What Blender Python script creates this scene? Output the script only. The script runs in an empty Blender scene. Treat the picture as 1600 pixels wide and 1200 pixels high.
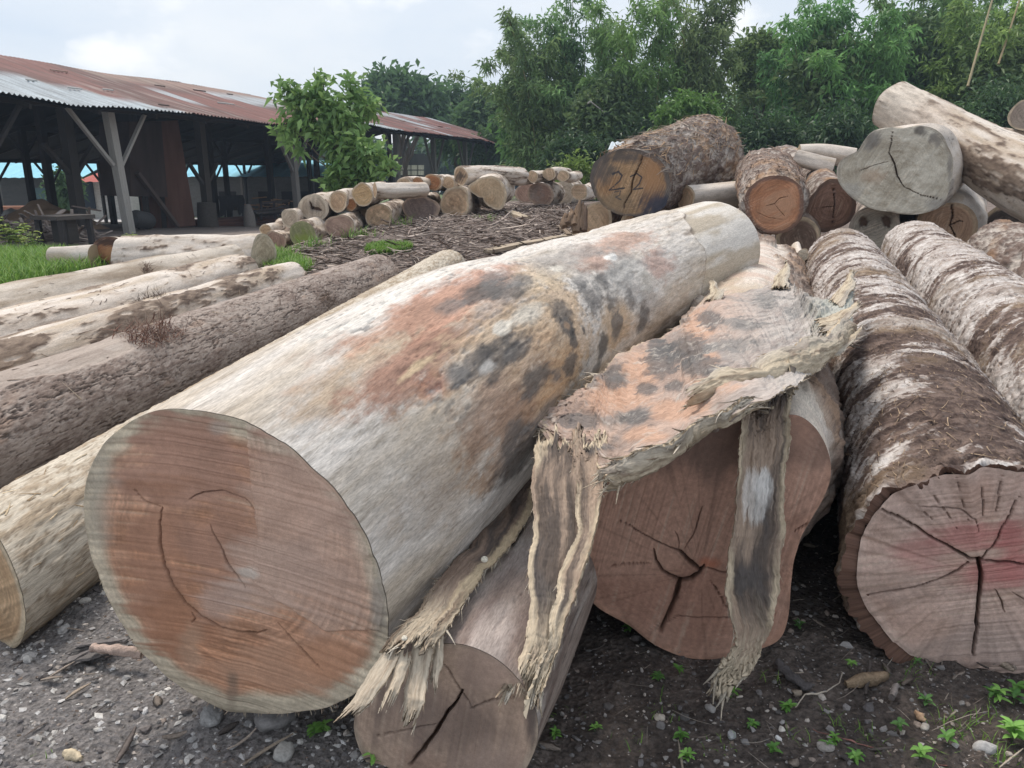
import bpy, math, random
import numpy as np
from mathutils import Matrix, Vector
random.seed(7)
scene = bpy.context.scene
COL = scene.collection
# ------------------------------------------------------------------ camera model (photo pixels 1600 x 1200)
FPX = 1200.0
HORIZON = 268.0
PITCH = math.atan((600 - HORIZON) / FPX)
CAM = np.array([0.0, 0.0, 1.6])
cF = np.array([0, math.cos(PITCH), -math.sin(PITCH)])
cU = np.array([0, math.sin(PITCH), math.cos(PITCH)])
cR = np.array([1.0, 0, 0])

def ray(px, py):
    return cR * ((px - 800) / FPX) + cU * ((600 - py) / FPX) + cF

def P(px, py, d):
    return CAM + ray(px, py) * d

def Pz(px, py, z):
    r = ray(px, py)
    return CAM + r * ((z - CAM[2]) / r[2])

def project(V):
    D = V - CAM
    dep = D @ cF
    dd = np.maximum(dep, 1e-3)
    return 800 + FPX * (D @ cR) / dd, 600 - FPX * (D @ cU) / dd, dep

def sstep(a, b, x):
    t = np.clip((x - a) / (b - a), 0, 1)
    return t * t * (3 - 2 * t)

# ------------------------------------------------------------------ noise
def _hash(ix, iy, iz, seed):
    h = (ix.astype(np.uint32) * np.uint32(374761393) + iy.astype(np.uint32) * np.uint32(668265263)
         + iz.astype(np.uint32) * np.uint32(2246822519) + np.uint32((seed * 3266489917) & 0xffffffff))
    h = (h ^ (h >> np.uint32(13))) * np.uint32(1274126177)
    h = (h ^ (h >> np.uint32(16))) * np.uint32(2654435761)
    h = h ^ (h >> np.uint32(15))
    return (h & np.uint32(0xffffff)).astype(np.float32) / np.float32(0xffffff)

def vnoise(p, seed=0):
    p = np.asarray(p, dtype=np.float64)
    i = np.floor(p).astype(np.int64)
    f = (p - i).astype(np.float32)
    u = f * f * (3 - 2 * f)
    out = 0
    for dx in (0, 1):
        wx = u[:, 0] if dx else 1 - u[:, 0]
        for dy in (0, 1):
            wy = u[:, 1] if dy else 1 - u[:, 1]
            for dz in (0, 1):
                wz = u[:, 2] if dz else 1 - u[:, 2]
                out = out + wx * wy * wz * _hash(i[:, 0] + dx, i[:, 1] + dy, i[:, 2] + dz, seed)
    return out * 2 - 1

def fbm(p, octv=4, seed=0, gain=0.5, lac=2.03):
    a, s, n = 1.0, 0, 0
    q = np.array(p, dtype=np.float64)
    for k in range(octv):
        s = s + a * vnoise(q, seed + k * 17)
        n += a
        a *= gain
        q = q * lac + 13.7
    return s / n * 1.5

def worley(p, seed=0):
    p = np.asarray(p, dtype=np.float64)
    i = np.floor(p).astype(np.int64)
    f1 = np.full(len(p), 9.0)
    f2 = np.full(len(p), 9.0)
    for dx in (-1, 0, 1):
        for dy in (-1, 0, 1):
            for dz in (-1, 0, 1):
                c = i + np.array([dx, dy, dz])
                q = np.stack([_hash(c[:, 0], c[:, 1], c[:, 2], seed + 1), _hash(c[:, 0], c[:, 1], c[:, 2], seed + 2),
                              _hash(c[:, 0], c[:, 1], c[:, 2], seed + 3)], 1) + c
                d = np.sqrt(((q - p) ** 2).sum(1))
                f2 = np.minimum(f2, np.maximum(f1, d))
                f1 = np.minimum(f1, d)
    return f1, f2

def mixc(a, b, t):
    a = np.asarray(a, dtype=np.float64)
    b = np.asarray(b, dtype=np.float64)
    t = np.clip(np.asarray(t), 0, 1)[..., None]
    return a * (1 - t) + b * t

# ------------------------------------------------------------------ ground height
def gz(x, y):
    x = np.asarray(x, dtype=np.float64)
    y = np.asarray(y, dtype=np.float64)
    m = 0.58 * sstep(8.5, 16.5, y) * sstep(-6.2, -1.6, x - 0.10 * (y - 16))
    m = m * (1 - 0.6 * sstep(26, 40, y))
    l = sstep(12, 20, y) * sstep(4.5, 9, -x + 0.15 * (y - 16))
    m = m - l * 0.25 - l * 1.5 * sstep(20, 60, y)
    q = np.stack([x.ravel() * 0.9, y.ravel() * 0.9, 0 * x.ravel()], 1)
    near = (1 - sstep(6, 30, np.hypot(x, y)))
    m = m + 0.035 * fbm(q, 3, 5).reshape(x.shape) * near
    return m

def Gp(px, py, dz=0.0):
    r = ray(px, py)
    lo = 0.5
    for d in np.geomspace(0.8, 400, 600):
        q = CAM + r * d
        if q[2] <= float(gz(q[0], q[1])) + dz:
            hi = d
            for _ in range(30):
                mid = (lo + hi) / 2
                q = CAM + r * mid
                if q[2] <= float(gz(q[0], q[1])) + dz: hi = mid
                else: lo = mid
            return CAM + r * hi
        lo = d
    return CAM + r * 400

def depth_of(p):
    return float((np.asarray(p) - CAM) @ cF)

# ------------------------------------------------------------------ object helpers
def tag(o, label=None, cat=None, group=None, kind=None):
    if label: o['label'] = label
    if cat: o['category'] = cat
    if group: o['group'] = group
    if kind: o['kind'] = kind
    return o

def thing(name, label, cat, loc=(0, 0, 0), group=None, mat=None):
    o = bpy.data.objects.new(name, None)
    o.empty_display_size = 0.1
    COL.objects.link(o)
    if mat is not None: o.matrix_world = mat
    else: o.matrix_world = Matrix.Translation(Vector([float(c) for c in loc]))
    return tag(o, label, cat, group)

def wm(o):
    return o.matrix_basis.copy() if o.parent is None else wm(o.parent) @ o.matrix_basis

def mesh_obj(name, V, F, mat, parent=None, col=None, gc=None, smooth=True):
    """V world coordinates; F one array of faces or a list of arrays (tris, quads)."""
    V = np.asarray(V, dtype=np.float64)
    if parent is not None:
        M = np.array(wm(parent).inverted())
        V = V @ M[:3, :3].T + M[:3, 3]
    if isinstance(F, np.ndarray): F = [F]
    F = [np.asarray(f, dtype=np.int32) for f in F if len(f)]
    me = bpy.data.meshes.new(name)
    me.vertices.add(len(V))
    me.vertices.foreach_set('co', V.astype(np.float32).ravel())
    lv = np.concatenate([f.ravel() for f in F])
    tot = np.concatenate([np.full(len(f), f.shape[1], dtype=np.int32) for f in F])
    st = np.concatenate([[0], np.cumsum(tot)[:-1]]).astype(np.int32)
    me.loops.add(len(lv))
    me.loops.foreach_set('vertex_index', lv.astype(np.int32))
    me.polygons.add(len(tot))
    me.polygons.foreach_set('loop_start', st)
    me.polygons.foreach_set('use_smooth', np.full(len(tot), bool(smooth)))
    if col is not None:
        col = np.asarray(col, dtype=np.float32)
        if col.ndim == 1: col = np.tile(col, (len(V), 1))
        c4 = np.ones((len(V), 4), dtype=np.float32)
        c4[:, :3] = np.clip(col, 0.003, 0.95)
        at = me.attributes.new('Col', 'FLOAT_COLOR', 'POINT')
        at.data.foreach_set('color', c4.ravel())
    if gc is not None:
        at = me.attributes.new('gc', 'FLOAT_VECTOR', 'POINT')
        at.data.foreach_set('vector', np.asarray(gc, dtype=np.float32).ravel())
    me.update(calc_edges=True)
    me.validate()
    me.materials.append(mat)
    o = bpy.data.objects.new(name, me)
    COL.objects.link(o)
    if parent is not None: o.parent = parent
    return o

class MB:
    def __init__(s): s.V = []; s.Q = []; s.T = []; s.C = []; s.G = []; s.n = 0
    def add(s, V, F, col=(0.5, 0.5, 0.5), gc=None):
        V = np.asarray(V, dtype=np.float64)
        F = np.asarray(F, dtype=np.int64)
        (s.Q if F.shape[1] == 4 else s.T).append(F + s.n)
        col = np.asarray(col, dtype=np.float64)
        if col.ndim == 1: col = np.tile(col, (len(V), 1))
        s.V.append(V); s.C.append(col)
        s.G.append(V if gc is None else np.asarray(gc))
        s.n += len(V)
    def box(s, c, ax, half, col=(0.5, 0.5, 0.5)):
        """c centre, ax 3 unit axes, half sizes"""
        c = np.asarray(c, float); ax = np.asarray(ax, float)
        sg = np.array([[x, y, z] for x in (-1, 1) for y in (-1, 1) for z in (-1, 1)], float)
        V = c + (sg * np.asarray(half)) @ ax
        F = [[0, 1, 3, 2], [4, 6, 7, 5], [0, 4, 5, 1], [2, 3, 7, 6], [0, 2, 6, 4], [1, 5, 7, 3]]
        # unshared corners keep edges crisp under smooth shading
        F = np.array(F)
        s.add(V[F.ravel()], np.arange(24).reshape(6, 4), col, gc=(sg * np.asarray(half))[F.ravel()] + c[[0, 1, 2]] * 0.37)
    def beam(s, a, b, w, h, col=(0.5, 0.5, 0.5), up=(0, 0, 1)):
        a = np.asarray(a, float); b = np.asarray(b, float)
        x = b - a; L = np.linalg.norm(x); x /= L
        up = np.asarray(up, float)
        if abs(x @ up) > 0.95: up = np.array([0, 1.0, 0])
        y = np.cross(up, x); y /= np.linalg.norm(y)
        z = np.cross(x, y)
        s.box((a + b) / 2, [x, y, z], [L / 2, w / 2, h / 2], col)
    def tube(s, pts, rad, col=(0.5, 0.5, 0.5), n=8, cap=True):
        pts = np.asarray(pts, float); k = len(pts)
        rad = np.broadcast_to(np.asarray(rad, float), (k,))
        T = np.gradient(pts, axis=0); T /= np.linalg.norm(T, axis=1)[:, None] + 1e-9
        ref = np.array([0.13, 0.2, 0.97]) if abs(T[0, 2]) < 0.9 else np.array([0.97, 0.2, 0.1])
        e1 = np.cross(T, ref); e1 /= np.linalg.norm(e1, axis=1)[:, None]
        e2 = np.cross(T, e1)
        th = np.linspace(0, 2 * np.pi, n, endpoint=False)
        V = pts[:, None] + rad[:, None, None] * (np.cos(th)[None, :, None] * e1[:, None] + np.sin(th)[None, :, None] * e2[:, None])
        L = np.concatenate([[0], np.cumsum(np.linalg.norm(np.diff(pts, axis=0), axis=1))])
        G = np.stack([np.repeat(L, n), np.tile(np.cos(th), k) * np.repeat(rad, n), np.tile(np.sin(th), k) * np.repeat(rad, n)], 1)
        c = np.asarray(col, float)
        if c.ndim == 2: c = np.repeat(c, n, axis=0)
        s.add(V.reshape(-1, 3), gridF(k, n, True), c, G)
        if cap:
            for e in (0, k - 1):
                Vc = np.vstack([V[e], pts[e]])
                F = np.array([[i, (i + 1) % n, n] for i in range(n)])
                s.add(Vc, F if e else F[:, ::-1], c if c.ndim == 1 else c[e * n])
    def build(s, name, mat, parent=None, smooth=True):
        F = []
        if s.Q: F.append(np.concatenate(s.Q))
        if s.T: F.append(np.concatenate(s.T))
        return mesh_obj(name, np.concatenate(s.V), F, mat, parent, np.concatenate(s.C), np.concatenate(s.G), smooth)

def gridF(n, m, wrap=False):
    i = np.arange(n - 1)[:, None]
    j = np.arange(m if wrap else m - 1)[None, :]
    j2 = (j + 1) % m
    return np.stack([i * m + j, i * m + j2, (i + 1) * m + j2, (i + 1) * m + j], -1).reshape(-1, 4)

# ------------------------------------------------------------------ materials
def nodes_of(name):
    m = bpy.data.materials.new(name)
    m.use_nodes = True
    nt = m.node_tree
    b = nt.nodes['Principled BSDF']
    return m, nt, b

def N(nt, t, **kw):
    n = nt.nodes.new(t)
    for k, v in kw.items():
        if k in n.inputs: n.inputs[k].default_value = v
        else: setattr(n, k, v)
    return n

def attr_mat(name, scale=(3, 60, 60), amp=0.35, bump=0.3, rough=0.85, dist=0.004, fine=220, coords='gc', spec=0.25, grain=1.0):
    """base colour from the mesh's own colour attribute, broken up by fine grain noise; bump from the same grain"""
    m, nt, b = nodes_of(name)
    L = nt.links.new
    a = N(nt, 'ShaderNodeAttribute', attribute_name='Col')
    g = N(nt, 'ShaderNodeAttribute', attribute_name=coords)
    mp = N(nt, 'ShaderNodeMapping')
    mp.inputs['Scale'].default_value = scale
    L(g.outputs['Vector'], mp.inputs['Vector'])
    n1 = N(nt, 'ShaderNodeTexNoise', Scale=1.0, Detail=6.0, Roughness=0.65)
    L(mp.outputs['Vector'], n1.inputs['Vector'])
    n2 = N(nt, 'ShaderNodeTexNoise', Scale=float(fine), Detail=3.0, Roughness=0.6)
    mp2 = N(nt, 'ShaderNodeMapping'); mp2.inputs['Scale'].default_value = (grain, 1, 1)
    L(g.outputs['Vector'], mp2.inputs['Vector']); L(mp2.outputs['Vector'], n2.inputs['Vector'])
    ad = N(nt, 'ShaderNodeMath', operation='ADD')
    L(n1.outputs['Fac'], ad.inputs[0]); L(n2.outputs['Fac'], ad.inputs[1])
    mr = N(nt, 'ShaderNodeMapRange')
    mr.inputs['From Min'].default_value = 0.6; mr.inputs['From Max'].default_value = 1.4
    mr.inputs['To Min'].default_value = 1 - amp; mr.inputs['To Max'].default_value = 1 + amp
    L(ad.outputs[0], mr.inputs['Value'])
    mul = N(nt, 'ShaderNodeVectorMath', operation='SCALE')
    L(a.outputs['Color'], mul.inputs[0]); L(mr.outputs['Result'], mul.inputs['Scale'])
    L(mul.outputs['Vector'], b.inputs['Base Color'])
    bp = N(nt, 'ShaderNodeBump', Strength=bump, Distance=dist)
    L(ad.outputs[0], bp.inputs['Height'])
    L(bp.outputs['Normal'], b.inputs['Normal'])
    b.inputs['Roughness'].default_value = rough
    b.inputs['Specular IOR Level'].default_value = spec
    return m

def leaf_mat(name, trans=0.35):
    m, nt, b = nodes_of(name)
    L = nt.links.new
    a = N(nt, 'ShaderNodeAttribute', attribute_name='Col')
    L(a.outputs['Color'], b.inputs['Base Color'])
    b.inputs['Roughness'].default_value = 0.5
    b.inputs['Specular IOR Level'].default_value = 0.35
    t = N(nt, 'ShaderNodeBsdfTranslucent')
    L(a.outputs['Color'], t.inputs['Color'])
    mx = N(nt, 'ShaderNodeMixShader', Fac=trans)
    L(b.outputs[0], mx.inputs[1]); L(t.outputs[0], mx.inputs[2])
    L(mx.outputs[0], nt.nodes['Material Output'].inputs['Surface'])
    return m

M_WOOD = attr_mat('bare_wood', (17, 140, 140), 0.40, 0.5, 0.85, 0.003, fine=260, grain=0.2)
M_BARK = attr_mat('rough_bark', (14, 45, 45), 0.4, 0.7, 0.95, 0.008, fine=160)
M_CRACK = attr_mat('cracked_bark', (9, 60, 60), 0.30, 0.5, 0.92, 0.004, fine=150, grain=0.4)
M_BAND = attr_mat('banded_bark', (70, 16, 16), 0.4, 0.7, 0.92, 0.006, fine=180)
M_FACE = attr_mat('sawn_end_grain', (60, 60, 60), 0.20, 0.25, 0.8, 0.002, fine=260)
M_FIBRE = attr_mat('torn_fibre', (4, 110, 110), 0.38, 0.6, 0.9, 0.004, grain=0.2)
M_TIMBER = attr_mat('weathered_timber', (3, 40, 40), 0.3, 0.4, 0.85, 0.004)
M_LEAF = leaf_mat('leaf')
M_STONE = attr_mat('stone', (30, 30, 30), 0.3, 0.4, 0.8, 0.004, coords='gc', fine=120)
# ------------------------------------------------------------------ log surface styles: return displacement (m) and albedo
def st_pale(s, th, R, gc, seed):
    g = fbm(gc * [1.2, 11, 11], 5, seed)
    big = fbm(gc * [0.9, 2.2, 2.2], 3, seed + 3)
    fine = fbm(gc * [7, 75, 75], 3, seed + 9)
    col = mixc((0.63, 0.565, 0.50), (0.47, 0.385, 0.295), sstep(-0.25, 0.75, g + 0.6 * big))
    col = mixc(col, (0.36, 0.32, 0.27), sstep(0.3, 0.9, fine) * 0.5)
    d = 0.004 * fbm(gc * [2, 7, 7], 4, seed + 4) + 0.0012 * fine
    return d, col

def st_grey(s, th, R, gc, seed):
    d, col = st_pale(s, th, R, gc, seed)
    n = fbm(gc * [1.3, 5, 5], 4, seed + 21)
    col = mixc(col, (0.40, 0.36, 0.32), sstep(-0.3, 0.6, n))
    cr = np.abs(fbm(gc * [1.2, 22, 22], 3, seed + 22))
    k = sstep(0.07, 0.0, cr) * sstep(-0.2, 0.4, n)
    col = mixc(col, (0.17, 0.14, 0.12), k)
    return d - 0.006 * k, col

def st_patchbark(s, th, R, gc, seed):
    """pale wood with torn strips of thin brown bark left on it"""
    d, col = st_pale(s, th, R, gc, seed)
    n = fbm(gc * [1.5, 5.5, 5.5], 5, seed + 31, gain=0.6) + 0.3 * fbm(gc * [4, 22, 22], 3, seed + 32)
    k = sstep(0.16, 0.3, n)
    col = mixc(col, (0.40, 0.31, 0.235), sstep(-0.3, 0.3, n) * 0.6)
    bc = mixc((0.25, 0.19, 0.145), (0.12, 0.085, 0.065), sstep(-0.4, 0.6, fbm(gc * [12, 40, 40], 3, seed + 33)))
    cr = sstep(0.035, 0.0, np.abs(fbm(gc * [1.3, 12, 12], 3, seed + 37))) * sstep(-0.2, 0.3, fbm(gc * [2, 4, 4], 3, seed + 38))
    col = mixc(col, (0.13, 0.095, 0.075), cr * 0.8)
    d = d - 0.006 * cr + 0.012 * fbm(gc * [1.5, 4, 4], 3, seed + 39)
    return d + k * (0.010 + 0.004 * fbm(gc * [10, 30, 30], 3, seed + 34)), mixc(col, bc, k)

def st_fissured(s, th, R, gc, seed):
    w = gc + 0.018 * np.stack([fbm(gc * 7, 3, seed + 1), fbm(gc * 9, 3, seed + 2), fbm(gc * 9, 3, seed + 3)], 1)
    n = fbm(gc * [4, 9, 9], 4, seed + 6)
    lon = sstep(0.055, 0.0, np.abs(fbm(w * [1.5, 17, 17], 4, seed + 5)))
    lon2 = sstep(0.05, 0.0, np.abs(fbm(w * [3.0, 36, 36], 3, seed + 15))) * 0.6
    crack = np.maximum(lon2, sstep(0.035, 0.0, np.abs(fbm(w * [12, 8, 8], 3, seed + 16))) * sstep(-0.1, 0.5, fbm(gc * [6, 14, 14], 3, seed + 17)) * 0.9)
    cr = np.maximum(crack, lon)
    fi = fbm(gc * [34, 80, 80], 3, seed + 7, gain=0.65)
    md = fbm(gc * [6, 30, 30], 4, seed + 8, gain=0.6)
    col = mixc((0.38, 0.32, 0.28), (0.21, 0.16, 0.135), sstep(-0.5, 0.6, 0.5 * n + 0.7 * fi + 0.4 * md))
    col = mixc(col, (0.36, 0.25, 0.19), sstep(0.45, 0.8, fbm(gc * [3, 8, 8], 3, seed + 9)) * 0.5)
    col = mixc(col, (0.06, 0.045, 0.04), cr * 0.85)
    return 0.006 * n + 0.001 * md - 0.011 * cr + 0.001 * fi, col

def st_banded(s, th, R, gc, seed, bias=0.0):
    w = gc + 0.05 * np.stack([fbm(gc * 2.2, 3, seed + 1), 0 * s, 0 * s], 1)
    w = w + np.stack([0.10 * th, 0 * s, 0 * s], 1)            # the bands wind round the trunk at a slant
    n = fbm(w * [2.6, 1.9, 1.9], 4, seed + 2, gain=0.6)
    wr = fbm(w * [8.5, 4.2, 4.2], 6, seed + 3, gain=0.68)
    ln = fbm(w * [34, 6, 6], 4, seed + 6, gain=0.6)
    fi = fbm(gc * [60, 34, 34], 4, seed + 4, gain=0.65)
    bk = mixc((0.20, 0.145, 0.12), (0.070, 0.048, 0.042), sstep(-0.5, 0.5, 0.7 * ln + 0.7 * fi))
    tanf = sstep(0.25, 0.6, fbm(w * [3.2, 2.5, 2.5], 3, seed + 9) + 0.3 * fi)
    bk = mixc(bk, mixc((0.34, 0.26, 0.18), (0.18, 0.125, 0.085), sstep(-0.4, 0.4, fi)), tanf * 0.8)
    wh = mixc((0.64, 0.60, 0.57), (0.38, 0.32, 0.285), sstep(-0.35, 0.6, 0.8 * ln + 0.5 * fi))
    k = sstep(0.0, 0.20, 0.08 + bias + 0.7 * n + 0.95 * wr + 0.25 * fi + 0.16 * ln) * (1 - 0.5 * tanf)
    crack = sstep(0.07, 0.0, np.abs(fbm(w * [13, 2.6, 2.6], 4, seed + 8))) * sstep(-0.4, 0.3, ln + 0.4)
    col = mixc(bk, wh, k * 0.95)
    col = mixc(col, (0.05, 0.036, 0.032), crack * 0.7)
    d = 0.022 * wr + 0.014 * n + 0.012 * ln - 0.015 * crack + 0.009 * fi - 0.008 * k
    return d, col

def st_shaggy(s, th, R, gc, seed):
    w = gc + 0.05 * np.stack([fbm(gc * 4, 2, seed + 1), fbm(gc * 4, 2, seed + 2), fbm(gc * 4, 2, seed + 3)], 1)
    n = fbm(w * [5, 11, 11], 5, seed + 4, gain=0.6)
    fi = fbm(w * [12, 45, 45], 4, seed + 5, gain=0.6)
    big = fbm(gc * [1.8, 2.5, 2.5], 3, seed + 6)
    col = mixc((0.46, 0.41, 0.365), (0.16, 0.115, 0.095), sstep(-0.45, 0.45, n + 0.7 * fi))
    col = mixc(col, (0.40, 0.24, 0.13), sstep(0.15, 0.6, big) * 0.55)
    col = mixc(col, (0.07, 0.05, 0.045), sstep(0.12, 0.0, np.abs(n)) * 0.7)
    return 0.045 * n + 0.02 * fi + 0.02 * big, col

def st_fibrous(s, th, R, gc, seed):
    n = fbm(gc * [3.0, 30, 30], 5, seed, gain=0.6)
    fl = fbm(gc * [16, 38, 38], 4, seed + 4, gain=0.6)
    big = fbm(gc * [1.2, 3, 3], 3, seed + 3)
    col = mixc((0.56, 0.50, 0.41), (0.36, 0.285, 0.205), sstep(-0.35, 0.6, n * 0.6 + fl * 0.7 + 0.2 * big))
    k = sstep(0.1, 0.0, np.abs(fl))
    col = mixc(col, (0.17, 0.12, 0.08), k * 0.6)
    return 0.006 * fl + 0.003 * n - 0.004 * k, col

def st_smooth(s, th, R, gc, seed):
    g = fbm(gc * [1.5, 13, 13], 4, seed)
    big = fbm(gc * [1.1, 3, 3], 3, seed + 3)
    col = mixc((0.56, 0.50, 0.43), (0.34, 0.275, 0.21), sstep(-0.4, 0.7, g + 0.7 * big))
    col = mixc(col, (0.19, 0.15, 0.12), sstep(0.35, 0.8, fbm(gc * [2.5, 7, 7], 4, seed + 5)) * 0.8)
    return 0.008 * big + 0.003 * g, col

def st_purple(s, th, R, gc, seed):
    g = fbm(gc * [1.2, 20, 20], 5, seed)
    big = fbm(gc * [1.4, 4, 4], 3, seed + 3)
    col = mixc((0.37, 0.305, 0.26), (0.17, 0.125, 0.105), sstep(-0.4, 0.5, g + 0.5 * big))
    col = mixc(col, (0.48, 0.43, 0.39), sstep(0.25, 0.7, fbm(gc * [4, 11, 11], 4, seed + 6)) * 0.7)
    cr = sstep(0.035, 0.0, np.abs(fbm(gc * [1.4, 16, 16], 2, seed + 8)))
    return 0.004 * big - 0.006 * cr, mixc(col, (0.05, 0.035, 0.03), cr)

def catmull(pts, n=240):
    pts = np.asarray(pts, float)
    if len(pts) == 2:
        u = np.linspace(0, 1, n)[:, None]
        return pts[0] * (1 - u) + pts[1] * u
    q = np.vstack([2 * pts[0] - pts[1], pts, 2 * pts[-1] - pts[-2]])
    out = []
    k = len(pts) - 1
    for u in np.linspace(0, k - 1e-6, n):
        i = int(u); t = u - i
        a, b, c, d = q[i], q[i + 1], q[i + 2], q[i + 3]
        out.append(0.5 * (2 * b + (c - a) * t + (2 * a - 5 * b + 4 * c - d) * t * t + (3 * b - a - 3 * c + d) * t ** 3))
    return np.array(out)

def seg_dist(q, pts):
    """distance of points q (N,2) to a polyline, and position 0..1 along it"""
    best = np.full(len(q), 1e9); par = np.zeros(len(q))
    pts = np.asarray(pts, float)
    seg = np.linalg.norm(np.diff(pts, axis=0), axis=1); cum = np.concatenate([[0], np.cumsum(seg)])
    for i in range(len(pts) - 1):
        a, b = pts[i], pts[i + 1]
        t = np.clip(((q - a) @ (b - a)) / max(seg[i] ** 2, 1e-12), 0, 1)
        d = np.linalg.norm(q - a - t[:, None] * (b - a), axis=1)
        m = d < best
        best[m] = d[m]; par[m] = (cum[i] + t[m] * seg[i]) / cum[-1]
    return best, par

LOGS = {}

class Axis:
    def __init__(s, pts, radii):
        c = catmull(pts)
        s.c = c
        ds = np.linalg.norm(np.diff(c, axis=0), axis=1)
        s.s = np.concatenate([[0], np.cumsum(ds)]); s.L = s.s[-1]
        r = catmull(np.stack([np.asarray(radii, float), 0 * np.asarray(radii, float), 0 * np.asarray(radii, float)], 1))[:, 0]
        s.r = r
        T = np.gradient(c, axis=0); T /= np.linalg.norm(T, axis=1)[:, None]
        s.T = T
        e2 = np.array([0, 0, 1.0]) - T * T[:, 2:3]; e2 /= np.linalg.norm(e2, axis=1)[:, None]
        s.e2 = e2; s.e1 = np.cross(T, e2)
    def at(s, q, arr):
        return np.stack([np.interp(q, s.s, arr[:, k]) for k in range(3)], -1)

def log(label, pts, radii, style, name='log', cut=None, outline=None, bark=0.0, nlen=120, nang=96, Lb=0.5, seed=1, lob=0.03,
        face=None, facekw=None, stains=(), k=3.0, barkf=None, group=None, mat=None, nr=24, key=None, post=None, fadescale=1.0, cat='log', far=None, roughend=0.0):
    ax = Axis(pts, radii)
    C0 = ax.c[0]; T0, e1, e2 = ax.T[0], ax.e1[0], ax.e2[0]
    n = -T0 if cut is None else np.asarray(cut, float) / np.linalg.norm(cut)
    th = np.linspace(0, 2 * np.pi, nang, endpoint=False)
    rng = np.random.RandomState(seed)
    lobes = np.zeros(nang)
    for h in (2, 3, 4, 5):
        lobes += lob / h * 1.6 * np.cos(h * th + rng.uniform(0, 6.28))
    to_plane = lambda px, py: (lambda r: CAM + r * (((C0 - CAM) @ n) / (r @ n)))(ray(px, py))
    ab_of = lambda p: np.array([(p - C0) @ e1, (p - C0) @ e2])
    if outline is not None:
        ab = np.array([ab_of(to_plane(*q)) for q in outline])
        t = np.arctan2(ab[:, 1], ab[:, 0]) % (2 * np.pi)
        rr = np.linalg.norm(ab, axis=1)
        o = np.argsort(t); t, rr = t[o], rr[o]
        fine = np.linspace(0, 2 * np.pi, 720, endpoint=False)
        v = np.interp(fine, np.concatenate([t - 2 * np.pi, t, t + 2 * np.pi]), np.tile(rr, 3))
        ker = np.hanning(41); ker /= ker.sum()
        v = np.convolve(np.concatenate([v[-40:], v, v[:40]]), ker, 'same')[40:-40]
        rho = np.interp(th, np.concatenate([fine, [2 * np.pi]]), np.concatenate([v, v[:1]]))
    else:
        rho = ax.r[0] * (1 + lobes)
    tn = T0 @ n
    brk = np.full(nang, bark) if barkf is None else barkf(th) * (1 + 0.25 * fbm(np.stack([np.cos(th) * 9, np.sin(th) * 9, 0 * th], 1), 3, seed + 5))
    slide_of = lambda a, b: -(a * (e1 @ n) + b * (e2 @ n)) / tn
    # root
    up = np.array([0, 0, 1.0])
    mid = ax.c[len(ax.c) // 2]
    X = ax.c[-1] - ax.c[0]; X /= np.linalg.norm(X)
    Y = np.cross(up, X); Y /= np.linalg.norm(Y); Z = np.cross(X, Y)
    M = Matrix([[X[0], Y[0], Z[0], mid[0]], [X[1], Y[1], Z[1], mid[1]], [X[2], Y[2], Z[2], mid[2] - float(ax.r[len(ax.r) // 2])], [0, 0, 0, 1]])
    root = thing(name, label, cat, group=group, mat=M)
    # body
    u = np.linspace(0, 1, nlen)
    sv = ax.L * (k ** u - 1) / (k - 1) if k > 1.01 else ax.L * u
    c = ax.at(sv, ax.c); E1 = ax.at(sv, ax.e1); E2 = ax.at(sv, ax.e2); TT = ax.at(sv, ax.T)
    R0 = np.interp(sv, ax.s, ax.r)
    w = 1 - sstep(0, Lb, sv)
    drift = 0.5 * np.array([fbm(np.stack([sv * 0.6, np.full(nlen, tt), 0 * sv], 1), 2, seed + 50) for tt in (0.0,)])[0]
    wob = np.stack([np.cos(th + 0.0), np.sin(th)], 1)
    nn = fbm(np.stack([np.repeat(sv * 0.7, nang), np.tile(wob[:, 0] * 1.1, nlen), np.tile(wob[:, 1] * 1.1, nlen)], 1), 3, seed + 60).reshape(nlen, nang)
    Rb = R0[:, None] * (1 + lobes[None, :] + lob * 1.2 * nn)
    R = Rb * (1 - w[:, None]) + (rho + brk)[None, :] * w[:, None]
    if post is not None: R = post(sv, th, R)
    S2 = np.repeat(sv, nang); TH = np.tile(th, nlen); RR = R.ravel()
    gc = np.stack([S2, RR * np.cos(TH), RR * np.sin(TH)], 1)
    d, col = style(S2, TH, RR, gc, seed)
    ef = np.minimum(sstep(-0.02, 0.08, S2) * 0.85 + 0.15, 1) if bark == 0 else 1.0
    Rf = RR + d * fadescale * ef
    sl = slide_of(rho * np.cos(th), rho * np.sin(th))
    SL = (sl[None, :] * w[:, None]).ravel()
    base = np.repeat(c, nang, 0); B1 = np.repeat(E1, nang, 0); B2 = np.repeat(E2, nang, 0); BT = np.repeat(TT, nang, 0)
    if roughend > 0:
        SL = SL + roughend * fbm(np.stack([TH * 6, 0 * TH, 0 * TH + seed], 1), 3, seed + 77) * np.exp(-S2 / 0.15)
    V = base + (Rf * np.cos(TH))[:, None] * B1 + (Rf * np.sin(TH))[:, None] * B2 + SL[:, None] * BT
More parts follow.
